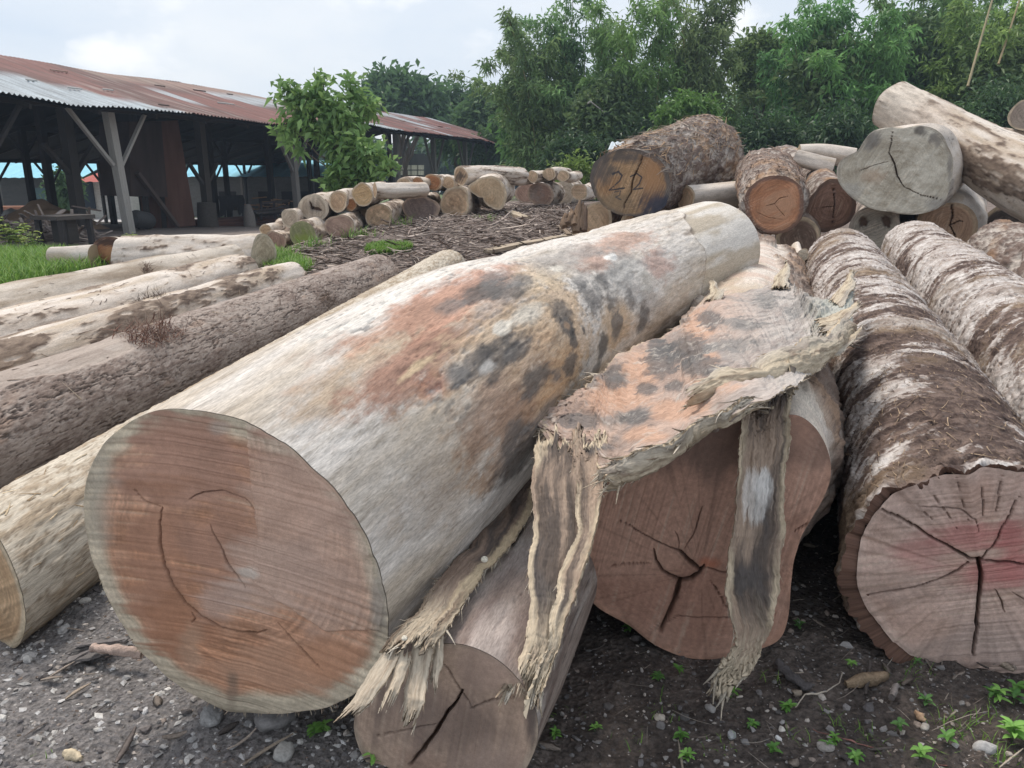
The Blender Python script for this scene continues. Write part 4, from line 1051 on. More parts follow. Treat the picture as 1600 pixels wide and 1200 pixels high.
def mushroom(px, py, z, r, label):
    p = Pz(px, py, z); t = thing('mushroom', label, 'mushroom', p)
    k = 10; a = np.linspace(0, math.pi / 2, k)
    n_ = CAM - p; n_ /= np.linalg.norm(n_); n_ = n_ + np.array([0, 0, 0.7]); n_ /= np.linalg.norm(n_)
    mbk = MB()
    prof = [(p + n_ * r * 0.45 * math.cos(x)) for x in a[::-1]]
    mbk.tube([p - n_ * r * 0.08] + prof, [r * 0.55] + [r * (math.sin(x) + 0.02) for x in a[::-1]], (0.62, 0.57, 0.47), 20, cap=False)
    mbk.build('cap', M_WOOD, t)
    mbk = MB(); mbk.tube([p - n_ * r * 1.2, p + n_ * r * 0.1], [r * 0.3, r * 0.25], (0.66, 0.61, 0.50), 10)
    mbk.build('stem', M_WOOD, t)
mushroom(757, 874, 0.525, 0.010, 'small cream mushroom cap growing on the dark bark strip under the huge log')
mushroom(632, 997, 0.515, 0.007, 'tiny white mushroom cap at the frayed end of the dark bark strip')

# reddish root fibre clump and dark knots on the left row
def fibre_clump(px, py, label, R, n, cols, seed, on, name='root_clump', cat='root clump', flat=0.5, L=0.16, w=0.006):
    V = on['V']; a, b, dep = project(V)
    nrm_ok = ((CAM - V) * (V - on['ax'].at(on['S'], on['ax'].c))).sum(1) > 0
    i = int(np.argmin((a - px) ** 2 + (b - py) ** 2 + np.where(nrm_ok, 0, 1e9)))
    p = V[i]; ax = on['ax']; nn = p - ax.at(on['S'][i], ax.c); nn /= np.linalg.norm(nn); T = ax.at(on['S'][i], ax.T); sd_ = np.cross(T, nn)
    r = np.random.RandomState(seed); mbk = MB()
    q = r.normal(size=(n, 3)).clip(-1.6, 1.6) * np.array([R, R * 0.55, R * flat * 0.5]); q[:, 2] = np.abs(q[:, 2])
    pts = p + q[:, :1] * T + q[:, 1:2] * sd_ + q[:, 2:3] * nn
    d = r.normal(size=(n, 3)); d = d / np.linalg.norm(d, axis=1)[:, None] + 0.25 * nn
    splinters(mbk, pts - 0.02 * nn, d / np.linalg.norm(d, axis=1)[:, None], np.tile(nn, (n, 1)), L, w, cols, r, 0.3)
    o = mbk.build(name, M_FIBRE); tag(o, label, cat)
REDS = [(0.17, 0.075, 0.055), (0.27, 0.15, 0.115), (0.10, 0.05, 0.04), (0.36, 0.25, 0.19)]
DRK = [(0.17, 0.13, 0.11), (0.10, 0.075, 0.065), (0.30, 0.23, 0.18)]
fibre_clump(235, 520, 'tangled clump of dark red root fibres on the cracked-bark log', 0.13, 700, REDS, 421, LOGS['L1'], L=0.12, w=0.005, flat=0.35)
fibre_clump(238, 460, 'tuft of dark bark fibres on the pale log row, left of the cracked-bark log', 0.09, 260, DRK, 423, LOGS['L2'], name='bark_tuft', cat='bark', L=0.09, w=0.005, flat=0.3)
fibre_clump(228, 418, 'shaggy brown knot of bark on the cream log by the grass', 0.06, 240, [(0.16, 0.10, 0.08), (0.24, 0.17, 0.13)], 425, LOGS['L4'], name='bark_tuft', cat='bark', L=0.09, w=0.006, flat=0.4)
fibre_clump(510, 470, 'ring of dark bark fibres round the far part of the cracked-bark log', 0.07, 240, DRK, 427, LOGS['L1'], name='bark_tuft', cat='bark', L=0.09, w=0.005, flat=0.3)
# ------------------------------------------------------------------ stacks of logs further off
AZ0 = 14
def slog(label, px, py, rpx, d, az=None, ln=2.7, style=st_patchbark, rise=0.0, outline=None, seed=1, rfar=None, nlen=60, nang=64, mat=None, lob=0.07, key=None, far=None, cut=None, nr=22, group=None, fade=1.0, L_b=0.5, face=True, **fk):
    c = P(px, py, d); r = rpx * d / FPX
    if az is None: az = math.degrees(math.atan((px - 800) / 1250)) + 9
    a = math.radians(az)
    e = far if far is not None else c + ln * np.array([math.sin(a), math.cos(a), rise])
    kw = dict(heart=(0.55, 0.395, 0.26), heart2=(0.44, 0.295, 0.185), sap=(0.57, 0.46, 0.33), sapw=0.14, saw=seed * 37 % 180, sawamp=0.2)
    kw.update(fk)
    bend = np.random.RandomState(seed).normal(0, 0.05, 3) * np.array([1, 1, 0.6])
    return log(label, [c, (c + e) / 2 + bend, e], [r, (r + (rfar or r * 0.95)) / 2 * 1.03, rfar or r * 0.95], style, outline=outline, nlen=nlen, nang=nang, seed=seed * 7 + 100, lob=lob, face=end_grain if face else None, facekw=kw, nr=nr, mat=mat, key=key, cut=cut, k=1.0, fadescale=fade, Lb=L_b, group=group)
GB = 'logs in the stack beyond the bark litter'
def base_d(px, py, rpx): return depth_of(Gp(px, py + rpx * 0.96))
RB = dict(heart=(0.41, 0.27, 0.205), heart2=(0.31, 0.195, 0.145), sap=(0.42, 0.31, 0.235), cracks=())
OR = dict(heart=(0.47, 0.24, 0.12), heart2=(0.36, 0.16, 0.075), sap=(0.42, 0.28, 0.17))
GYF = dict(heart=(0.48, 0.40, 0.315), heart2=(0.37, 0.30, 0.23), sap=(0.50, 0.43, 0.34))
db = {}
for n_, (x, y, r) in dict(a=(430, 377, 15), b=(472, 366, 20), c=(528, 356, 20), d=(565, 345, 16), e=(592, 338, 20), f=(652, 326, 20), g=(711, 317, 24)).items(): db[n_] = base_d(x, y, r)
slog('reddish brown log end at the lower left foot of the stack, sunk in grass', 430, 377, 16, db['a'], seed=2, group=GB, **RB)
slog('log end covered in yellow green moss at the foot of the stack', 472, 366, 20, db['b'], seed=3, group=GB, heart=(0.25, 0.25, 0.13), heart2=(0.19, 0.18, 0.10), sap=(0.30, 0.29, 0.16), stains=[(476, 378, 14, 12, (0.24, 0.30, 0.06), 0.6, 0.8)], outline=[(453, 366), (456, 352), (468, 346), (484, 350), (492, 362), (492, 378), (484, 388), (470, 389), (459, 380)])
slog('pinkish split log end, rounded triangle in outline, at the foot of the stack', 528, 356, 20, db['c'], seed=4, group=GB, **{**RB, 'heart': (0.38, 0.255, 0.20), 'heart2': (0.30, 0.19, 0.15)}, outline=[(506, 352), (512, 342), (525, 338), (543, 337), (552, 345), (552, 360), (546, 374), (532, 378), (518, 368)])
slog('plain brown log end half behind the round ringed log end', 566, 345, 17, db['d'] + 0.2, seed=5, group=GB)
slog('large round log end with clear rings above a grass tuft', 592, 338, 20, db['e'], seed=6, group=GB, style=st_patchbark, ringamp=0.4, rfreq=20)
slog('dark purplish oval log end in the bottom row of the stack', 650, 326, 21, db['f'], seed=8, group=GB, style=st_patchbark, **{**RB, 'heart': (0.25, 0.19, 0.165), 'heart2': (0.19, 0.14, 0.12)}, outline=[(628, 322), (634, 312), (650, 308), (672, 311), (688, 322), (684, 336), (668, 346), (650, 346), (636, 338)])
slog('big tan log end with a ragged light rim, right in the bottom row', 711, 317, 25, db['g'], seed=9, group=GB, style=st_patchbark, ringamp=0.35, rfreq=18, cut=(-0.45, -0.89, 0))
dm = lambda t: db['a'] + (db['g'] - db['a']) * t
slog('small tan log end at the far left tip of the stack', 415, 359, 9, db['a'] + 0.3, seed=10, group=GB, ln=2.0, style=st_patchbark)
slog('round brown log end leaning on the left of the large grey one', 453, 341, 14, db['a'] + 0.5, seed=11, group=GB, **GYF)
slog('large grey brown log end with dark star cracks, upper left of the stack', 490, 325, 22, db['a'] + 0.9, seed=12, group=GB, **{**GYF, 'cracks': [([(488, 325), (497, 327), (502, 329)], 0.03), ([(488, 325), (484, 315)], 0.02)]}, stains=[(488, 324, 9, 9, (0.22, 0.19, 0.16), 0.7, 0.7)])
slog('log end with an uneven wavy rim, in the middle of the upper row', 528, 315, 16, db['b'] + 1.0, seed=13, group=GB, outline=[(515, 314), (518, 302), (530, 298), (542, 303), (541, 316), (537, 328), (526, 332), (517, 325)])
slog('small dark red log end tucked between two pale ones', 548, 320, 9, db['b'] + 1.3, seed=14, group=GB, **OR)
slog('orange tan log end with a small peak on top', 567, 304, 18, db['b'] + 1.2, seed=15, group=GB, heart=(0.52, 0.36, 0.20), heart2=(0.44, 0.28, 0.14), outline=[(549, 300), (557, 290), (565, 284), (574, 288), (580, 296), (582, 312), (574, 321), (562, 322), (553, 312)])
slog('long pale smooth log on the upper row with its cream side showing', 586, 297, 12, db['c'] + 0.9, seed=16, group=GB, az=58, ln=1.1)
slog('pale log end with a dark rotten heart on the upper row', 631, 290, 12, db['e'] + 0.6, seed=17, group=GB, stains=[(632, 290, 6, 6, (0.13, 0.08, 0.06), 0.5, 0.9)])
slog('small rust red log end beside the one with a rotten heart', 652, 287, 10, db['e'] + 1.0, seed=18, group=GB, **OR)
slog('bright orange log end on the upper row', 676, 285, 13, db['f'] + 0.3, seed=19, group=GB, **OR)
slog('small tan log end to the right of the bright orange one', 701, 286, 10, db['f'] + 0.6, seed=20, group=GB)
slog('topmost log of the stack with a dark burnt heart', 720, 275, 14, db['f'] + 0.4, seed=21, group=GB, ln=2.6, style=st_patchbark, az=34, heart=(0.42, 0.30, 0.20), stains=[(719, 276, 8, 8, (0.10, 0.075, 0.06), 0.6, 0.9)])
slog('huge tan log end with a flared pointed buttress outline', 760, 300, 26, db['g'] + 0.2, seed=22, group=GB, outline=[(729, 294), (741, 284), (758, 277), (776, 277), (787, 288), (792, 306), (783, 328), (768, 324), (755, 308), (741, 303)], ln=2.8, rfar=0.33, heart=(0.50, 0.37, 0.24), heart2=(0.42, 0.29, 0.175), cut=(-0.35, -0.93, 0))
slog('brown log end just right of the flared buttress log', 822, 301, 17, base_d(822, 301, 17), seed=23, group=GB, style=st_patchbark, **RB)
slog('large dark brown log end right of the flared buttress log', 845, 305, 20, base_d(845, 305, 20) - 0.3, seed=24, group=GB, style=st_patchbark, **{**RB, 'heart': (0.30, 0.235, 0.20)})
slog('grey brown ringed log end at the right end of the stack', 882, 301, 18, base_d(882, 301, 18), seed=25, group=GB, style=st_patchbark, **GYF)
GT = 'thin barked logs on top of the stack'
for k, (x, y, r, dx, az, lab) in enumerate([(800, 280, 9, 0, 30, 'thin barked log lying on top behind the flared buttress log'), (832, 276, 9, 1.2, 34, 'thin flaky log on top in the gap above the dark brown log end'), (858, 272, 10, 1.6, 36, 'pale flaky log lying along the top right of the stack'), (880, 275, 9, 0.4, 30, 'short barked log at the very top right corner of the stack'), (905, 300, 13, 1.5, 30, 'pale log half hidden between the stack and the marked log')]):
    slog(lab, x, y, r, 20.5 + dx, az=az * 0.5, ln=2.2, style=st_patchbark, seed=30 + k, group=GT, nlen=40)
fw = Gp(412, 396, 0.26); fw0 = Gp(196, 398, 0.27)
log('long pale log lying flat by the shed, seen side on above the grass', [fw, fw0], [0.29, 0.30], st_patchbark, nlen=160, nang=70, seed=140, lob=0.06, k=1.0, fadescale=1.3, face=end_grain, nr=24, facekw=dict(heart=(0.48, 0.40, 0.30), heart2=(0.40, 0.32, 0.23), sap=(0.50, 0.43, 0.33)))
rh = Gp(174, 404, 0.17)
log('log with a dark rimmed, reddish hollow end lying in the grass by the shed', [rh, rh + np.array([0.9, 1.6, 0.0])], [0.29, 0.3], st_grey, nlen=50, nang=60, seed=142, lob=0.04, k=1.0, face=end_grain, nr=50, cut=(-0.15, -0.98, 0),
    outline=[(142, 399), (144, 384), (153, 374), (172, 370), (192, 375), (204, 388), (206, 402), (190, 406), (165, 407), (148, 405)],
    facekw=dict(heart=(0.34, 0.16, 0.08), heart2=(0.26, 0.115, 0.06), sap=(0.13, 0.07, 0.05), sapw=0.25, stains=[(183, 394, 20, 9, (0.45, 0.24, 0.12), 0.4, 0.9), (166, 379, 18, 5, (0.07, 0.04, 0.03), 0.5, 0.9)]))
fx = Gp(150, 402, 0.2)
log('grey log end piece lying in the grass left of the long pale log', [Gp(84, 404, 0.18), fx], [0.2, 0.22], st_grey, nlen=50, nang=40, seed=141, k=1.0)

# ------------------------------------------------------------------ the pile at the back right
S22 = [([(958, 272), (966, 268), (972, 274), (968, 283), (958, 292), (952, 297), (962, 296), (975, 294)], 0.012, (0.05, 0.05, 0.06)), ([(985, 276), (995, 271), (1003, 277), (999, 287), (990, 296), (1004, 294)], 0.012, (0.05, 0.05, 0.06)), ([(960, 300), (970, 298), (968, 305), (962, 308), (970, 312)], 0.008, (0.10, 0.09, 0.09))]
B = log('big shaggy log marked 22 on its blackened orange face', [P(985, 285, 11.5), P(1050, 262, 12.7), P(1098, 245, 14.0)], [0.58, 0.64, 0.70], st_shaggy, cut=(-0.12, -0.99, 0.0), nlen=220, nang=200, Lb=0.4, seed=150, lob=0.03, face=end_grain, nr=110, mat=M_BARK, key='B22', k=1.3,
    outline=[(922, 278), (930, 252), (952, 237), (985, 233), (1012, 238), (1036, 255), (1046, 280), (1046, 306), (1036, 326), (1010, 335), (984, 338), (958, 332), (938, 316), (926, 298)],
    facekw=dict(heart=(0.42, 0.27, 0.15), heart2=(0.34, 0.20, 0.105), sap=(0.14, 0.115, 0.10), sapw=0.10, saw=70, pith=(985, 282), strokes=S22, cracks=[([(1004, 244), (1000, 255), (994, 268), (988, 282), (986, 300), (976, 318), (972, 336)], 0.010)],
        stains=[(940, 268, 20, 22, (0.12, 0.105, 0.095), 0.6, 0.85), (975, 245, 26, 9, (0.10, 0.09, 0.085), 0.6, 0.85), (1030, 318, 26, 22, (0.055, 0.06, 0.085), 0.5, 0.95), (955, 318, 26, 16, (0.26, 0.19, 0.12), 0.6, 0.7), (1020, 275, 16, 30, (0.44, 0.24, 0.12), 0.6, 0.7)]))
fibres(B, 'bark_fibres', 1100, 0.05, 4.0, 0.1, 3.0, 0.26, 0.022, [(0.34, 0.28, 0.23), (0.20, 0.15, 0.12), (0.40, 0.27, 0.17)], M_FIBRE, 151, lift=0.35)
B2 = log('shaggy log with an orange red face, between the log marked 22 and the grey face', [P(1210, 319, 9.5), P(1196, 275, 12.6)], [0.40, 0.47], st_shaggy, cut=(0.05, -1, 0.05), nlen=170, nang=150, Lb=0.4, seed=152, lob=0.03, face=end_grain, nr=80, mat=M_BARK, key='B2', k=1.2, fadescale=0.7,
    outline=[(1164, 322), (1166, 300), (1184, 282), (1210, 274), (1236, 279), (1252, 293), (1256, 318), (1251, 344), (1234, 360), (1210, 365), (1186, 357), (1170, 343)],
    facekw=dict(heart=(0.44, 0.225, 0.13), heart2=(0.35, 0.165, 0.09), sap=(0.17, 0.10, 0.075), sapw=0.12, cracks=[([(1196, 322), (1210, 318), (1218, 310), (1232, 306)], 0.003, 1), ([(1226, 338), (1216, 326), (1210, 318)], 0.002, 1), ([(1180, 330), (1200, 340), (1222, 343)], 0.002, 1)], stains=[(1215, 318, 30, 24, (0.50, 0.30, 0.19), 0.5, 0.6)]))
fibres(B2, 'bark_fibres', 500, 0.05, 3.2, 0.1, 3.0, 0.2, 0.02, [(0.34, 0.25, 0.20), (0.20, 0.14, 0.11)], M_FIBRE, 153, lift=0.35)
slog('brown log end with a vertical crack, right beside the orange red face', 1298, 323, 38, 10.6, far=P(1268, 280, 13.6), style=st_shaggy, seed=41, mat=M_BARK, nlen=80, nang=70, nr=50, fade=0.6, heart=(0.31, 0.195, 0.15), heart2=(0.25, 0.15, 0.11), sap=(0.18, 0.12, 0.095), cracks=[([(1302, 290), (1304, 320), (1300, 352)], 0.006), ([(1268, 326), (1304, 322)], 0.004)])
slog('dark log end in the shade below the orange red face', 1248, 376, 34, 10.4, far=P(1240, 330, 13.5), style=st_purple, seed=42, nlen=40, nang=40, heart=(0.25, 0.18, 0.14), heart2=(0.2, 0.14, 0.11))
slog('short pale striped log lying across the pile left of the big grey face', 1302, 261, 13, 11.8, az=-72, ln=1.0, style=st_grey, seed=43, nlen=40, nang=36, far=P(1243, 246, 12.0), heart=(0.28, 0.24, 0.20))
slog('long grey log end lying behind the short striped one', 1335, 247, 14, 13.2, far=P(1248, 240, 13.4), style=st_grey, seed=44, nlen=50, nang=36)
slog('brown shaggy log top at the back behind the orange red faced log', 1262, 262, 22, 14.5, far=P(1225, 245, 16), style=st_shaggy, seed=45, mat=M_BARK, nlen=50, nang=50, fade=0.6)
GRo = [(1307, 264), (1313, 250), (1328, 242), (1342, 236), (1350, 220), (1362, 205), (1385, 199), (1412, 201), (1435, 196), (1458, 200), (1474, 212), (1480, 228), (1488, 243), (1489, 265), (1484, 290), (1479, 310), (1466, 326), (1444, 333), (1415, 335), (1390, 330), (1362, 326), (1340, 315), (1322, 300), (1310, 284)]
log('huge flat grey weathered log face with an uneven lobed rim, top right', [P(1402, 268, 9.6), P(1450, 262, 11.6)], [0.66, 0.55], st_grey, cut=(-0.1, -0.98, 0.15), outline=GRo, nlen=60, nang=240, Lb=1.4, seed=160, lob=0.04, face=end_grain, nr=130, k=1.0,
    facekw=dict(heart=(0.50, 0.455, 0.375), heart2=(0.37, 0.325, 0.255), sap=(0.37, 0.33, 0.27), sapw=0.05, saw=65, sawamp=0.12, ringamp=0.10, rough=0.02, pith=(1400, 262),
        cracks=[([(1388, 238), (1397, 255), (1402, 275), (1412, 292)], 0.009, 1), ([(1412, 292), (1440, 305), (1470, 312)], 0.004, 1), ([(1340, 268), (1365, 258), (1388, 252)], 0.003, 1), ([(1395, 205), (1392, 225), (1388, 240)], 0.004, 1)],
        stains=[(1362, 222, 12, 14, (0.17, 0.155, 0.14), 0.5, 0.8), (1440, 205, 9, 8, (0.13, 0.115, 0.10), 0.5, 0.85), (1463, 218, 9, 10, (0.19, 0.17, 0.15), 0.5, 0.8), (1484, 262, 4, 20, (0.20, 0.18, 0.16), 0.5, 0.7), (1365, 275, 20, 10, (0.36, 0.26, 0.18), 0.8, 0.7), (1465, 318, 16, 10, (0.24, 0.22, 0.2), 0.6, 0.7), (1330, 295, 14, 12, (0.3, 0.28, 0.25), 0.6, 0.6)]))
slog('orange brown log end with a forked crack below the big grey face', 1482, 353, 50, 10.2, far=P(1500, 320, 13.5), style=st_grey, seed=46, nlen=60, nang=80, nr=60, outline=[(1432, 355), (1436, 335), (1455, 322), (1482, 317), (1508, 320), (1524, 335), (1528, 355), (1522, 375), (1505, 386), (1480, 388), (1452, 380)], heart=(0.43, 0.29, 0.20), heart2=(0.35, 0.225, 0.15), sap=(0.38, 0.28, 0.19), cracks=[([(1486, 318), (1488, 338), (1484, 352), (1492, 368), (1488, 386)], 0.009), ([(1484, 352), (1498, 345), (1505, 346)], 0.006)])
h = log('small log end pierced by two dark hollows, in the gap under the big grey face', [P(1366, 356, 10.0), P(1375, 335, 12.5)], [0.30, 0.28], st_grey, nlen=50, nang=60, seed=161, k=1.0, face=end_grain, nr=60, lob=0.05,
    facekw=dict(heart=(0.34, 0.31, 0.26), heart2=(0.28, 0.25, 0.21), sap=(0.30, 0.26, 0.22), cracks=[([(1348, 346), (1352, 352)], 0.055), ([(1384, 342), (1388, 354)], 0.06)]))
rt = log('long pale trunk jutting up out of the pile against the trees', [P(1393, 163, 11.5), P(1500, 222, 10.6), P(1640, 300, 9.4), P(1900, 430, 7.9)], [0.335, 0.36, 0.43, 0.44], st_patchbark, nlen=300, nang=110, seed=162, lob=0.04, k=1.0, key='RT', far=(0.5, 0.42, 0.33), face=end_grain, facekw=dict(heart=(0.52, 0.43, 0.33), heart2=(0.45, 0.36, 0.27), sap=(0.55, 0.48, 0.38)), stains=[(1400, 170, 0.35, 0.6, (0.60, 0.53, 0.45), 0.4, 0.95), (1440, 190, 0.3, 0.4, (0.52, 0.44, 0.37), 0.6, 0.7)])
slog('round pale log end poking in at the right edge under the trees', 1600, 181, 22, 12.0, az=40, ln=2, style=st_grey, seed=47, nlen=30, nang=50, heart=(0.33, 0.27, 0.22), heart2=(0.28, 0.22, 0.18))
slog('pale streaked log behind the raised trunk at the right edge', 1625, 230, 24, 12.6, far=P(1535, 216, 13.0), style=st_grey, seed=48, nlen=60, nang=50, face=False)
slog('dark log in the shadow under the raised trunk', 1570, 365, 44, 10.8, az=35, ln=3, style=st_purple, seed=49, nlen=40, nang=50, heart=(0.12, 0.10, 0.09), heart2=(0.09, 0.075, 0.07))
slog('grey log wedged under the shaggy log marked 22', 1072, 312, 22, 11.8, far=P(1180, 300, 12.2), style=st_grey, seed=50, nlen=50, nang=50)
slog('dark log supporting the shaggy log marked 22', 1005, 352, 34, 12.0, far=P(1075, 330, 15), style=st_purple, seed=51, nlen=40, nang=50)
slog('brown log under the left side of the log marked 22', 930, 345, 28, 12.3, far=P(985, 330, 15), style=st_shaggy, seed=52, nlen=40, nang=50, mat=M_BARK, fade=0.5)
slog('dark filler log end added to shade the gap straight under the big grey face', 1420, 350, 40, 11.5, az=15, ln=3, style=st_purple, seed=54, nlen=40, nang=50, heart=(0.13, 0.105, 0.09), heart2=(0.10, 0.08, 0.07))  # filler log added; shade of the gap put into its dark face colour
slog('small white sawn stub between the shaggy lobed log and the dark banded log', 1255, 398, 9, 8.3, az=15, ln=0.9, style=st_pale, seed=53, nlen=20, nang=30, heart=(0.56, 0.50, 0.40))
# standing slabs of rotten wood left of the log marked 22
r = np.random.RandomState(77)
for k, (x0, x1, yt, yb, lab) in enumerate([(898, 914, 318, 360, 'upright brown slab of rotten wood left of the log marked 22'), (878, 897, 330, 352, 'short stub of brown rotten wood beside the upright slab')]):
    d = 11.2
    mb = MB()
    for j in range(4):
        a = P(x0 + (x1 - x0) * (j + 0.5) / 4, yb + r.uniform(-2, 4), d); b = P(x0 + (x1 - x0) * (j + 0.4) / 4 + 3, yt + r.uniform(-5, 6), d + 0.1)
        mb.tube(np.linspace(a, b, 6) + r.normal(0, 0.012, (6, 3)), [0.05, 0.055, 0.05, 0.045, 0.04, 0.015], mixc((0.24, 0.165, 0.11), (0.14, 0.095, 0.07), r.rand()), 7)
    tag(mb.build('wood_slab', M_BARK), lab, 'wood slab')
# pale sheet of roofing behind the log marked 22
mb = MB(); q = pxd([(950, 234, 15.0), (955, 222, 15.6), (1005, 220, 15.6), (995, 236, 15.0)])
G_ = np.array([[q[0] * (1 - u) * (1 - v) + q[3] * u * (1 - v) + q[1] * (1 - u) * v + q[2] * u * v for u in np.linspace(0, 1, 30)] for v in np.linspace(0, 1, 4)])
G_[:, :, 2] += 0.012 * np.sin(np.linspace(0, 40, 30))[None]
Vt = G_.reshape(-1, 3); mb.add(Vt, gridF(4, 30), (0.50, 0.56, 0.60)); mb.add(Vt - [0, 0, 0.012], gridF(4, 30)[:, ::-1], (0.4, 0.45, 0.5))
M_ZINC = attr_mat('zinc_sheet', (4, 4, 4), 0.15, 0.1, 0.45, 0.003, fine=30, spec=0.5)
tag(mb.build('roofing_sheet', M_ZINC), 'pale blue roofing sheet lying behind the log marked 22', 'roofing sheet')

# ------------------------------------------------------------------ planks and broken wood
def plank(label, a, b, w, h, col, seed, name='plank', n=40):
    a = np.asarray(a, float); b = np.asarray(b, float)
    x = b - a; L = np.linalg.norm(x); x /= L
    y = np.cross([0, 0, 1.0], x); y /= np.linalg.norm(y); z = np.cross(x, y)
    r = np.random.RandomState(seed)
    cs = np.array([[-1, -1], [-1, 1], [1, 1], [1, -1]]) * np.array([w / 2, h / 2])
    t = np.linspace(0, 1, n)
    mb = MB()
    sag = fbm(np.stack([t * 3, 0 * t + seed, 0 * t], 1), 3, seed) * 0.02
    for e in range(4):
        p, q_ = cs[e], cs[(e + 1) % 4]
        V = np.array([[a + x * (L * tt) + y * (c[0] * (1 + 0.08 * sag[i] * 20)) + z * (c[1] + sag[i]) for c in (p, q_)] for i, tt in enumerate(t)]).reshape(-1, 3)
        G = np.array([[L * tt, c[0], c[1]] for tt in t for c in (p, q_)])
        c_ = mixc(col, np.asarray(col) * 0.6, sstep(-0.4, 0.6, fbm(G * [3, 40, 40], 3, seed)))
        mb.add(V, gridF(n, 2), c_, G)
    for i in (0, n - 1):
        V = np.array([a + x * (L * t[i]) + y * c[0] + z * (c[1] + sag[i]) for c in cs]); mb.add(V, [[0, 1, 2, 3]], np.asarray(col) * 0.85)
    tag(mb.build(name, M_TIMBER), label, 'plank')
plank('long weathered plank lying on the bark litter behind the huge log', Gp(762, 393, 0.05), Gp(908, 364, 0.07), 0.22, 0.06, (0.44, 0.36, 0.27), 5)
plank('short pale offcut lying on the slope below the stack', Gp(795, 332, 0.08), Gp(822, 341, 0.05), 0.20, 0.08, (0.50, 0.41, 0.30), 6)
plank('small dark offcut stuck in the litter at the far end of the long plank', Gp(872, 352, 0.05), Gp(890, 366, 0.1), 0.10, 0.05, (0.24, 0.18, 0.13), 7)

def chunk(label, pts, rad, col, seed, name='branch', cat='branch', mat=None, n=9, amp=0.3):
    k = 24
    p = resample(pts, k); r_ = np.interp(np.linspace(0, 1, k), np.linspace(0, 1, len(rad)), rad)
    mb = MB(); mb.tube(p, r_, col, n)
    V = np.concatenate(mb.V); ctr = np.repeat(p, n, 0)
    if name == 'rotten_wood': V[:, 2] = p[:, 2].mean() + (V[:, 2] - p[:, 2].mean()) * 0.6; amp = 0.75
    V[:k * n] += (V[:k * n] - ctr) * amp * fbm(V[:k * n] * 28, 3, seed)[:, None] + 0.004 * fbm(V[:k * n] * 60, 2, seed + 1)[:, None]
    G = np.concatenate(mb.G)
    c = np.asarray(col) * (1 + 0.4 * fbm(G * [9, 60, 60], 3, seed + 2))[:, None]
    F = [np.concatenate(mb.Q), np.concatenate(mb.T)]
    o = mesh_obj(name, V, F, mat or M_BARK, None, c, G)
    tag(o, label, cat)
chunk('short pale stick pointing at the lower rim of the huge log face', [Gp(144, 1012, 0.05), Gp(180, 1016, 0.055), Gp(222, 1022, 0.05)], [0.012, 0.017, 0.014], (0.42, 0.32, 0.27), 5, amp=0.25)
chunk('pale broken root end at the bottom edge beneath the gravel', [Gp(102, 1176, 0.01), Gp(126, 1186, 0.02)], [0.010, 0.016, 0.006], (0.50, 0.42, 0.30), 6, 'wood_chip', 'wood')
chunk('dark mossy lump of wood in the soil between the two big faces', [Gp(1215, 1035, 0.01), Gp(1245, 1060, 0.02), Gp(1265, 1078, 0.01)], [0.012, 0.022, 0.014], (0.11, 0.10, 0.10), 8, 'rotten_wood', 'wood')
chunk('tan clod of fibrous bark in front of the dark log face', [Gp(1322, 1068, 0.01), Gp(1352, 1062, 0.02), Gp(1385, 1055, 0.01)], [0.012, 0.028, 0.012], (0.24, 0.175, 0.115), 9, 'bark_clod', 'bark')
chunk('thin pale root twisting over the dark soil', [Gp(1243, 1105, 0.006), Gp(1258, 1085, 0.012), Gp(1290, 1081, 0.012), Gp(1312, 1066, 0.015), Gp(1316, 1052, 0.02)], [0.0018, 0.0025, 0.0022, 0.0018], (0.46, 0.40, 0.33), 10, 'root', 'root', amp=0.1, n=6)
chunk('thin reddish runner stem creeping across the soil at the lower right', [Gp(1270, 1140, 0.008), Gp(1330, 1158, 0.010), Gp(1400, 1176, 0.008), Gp(1480, 1196, 0.008)], [0.0016, 0.002, 0.0018, 0.0014], (0.26, 0.13, 0.11), 20, 'runner_stem', 'weed', amp=0.1, n=6)
chunk('small orange brown chip among the pebbles', [Gp(1430, 1112, 0.006), Gp(1440, 1122, 0.008), Gp(1446, 1126, 0.006)], [0.005, 0.010, 0.005], (0.46, 0.31, 0.20), 12, 'wood_chip', 'wood')
chunk('grey bark stub standing in the soil below the dark log face', [Gp(1393, 1090, 0.01), Gp(1400, 1072, 0.02)], [0.010, 0.013, 0.010], (0.24, 0.21, 0.195), 13, 'wood_chip', 'wood')

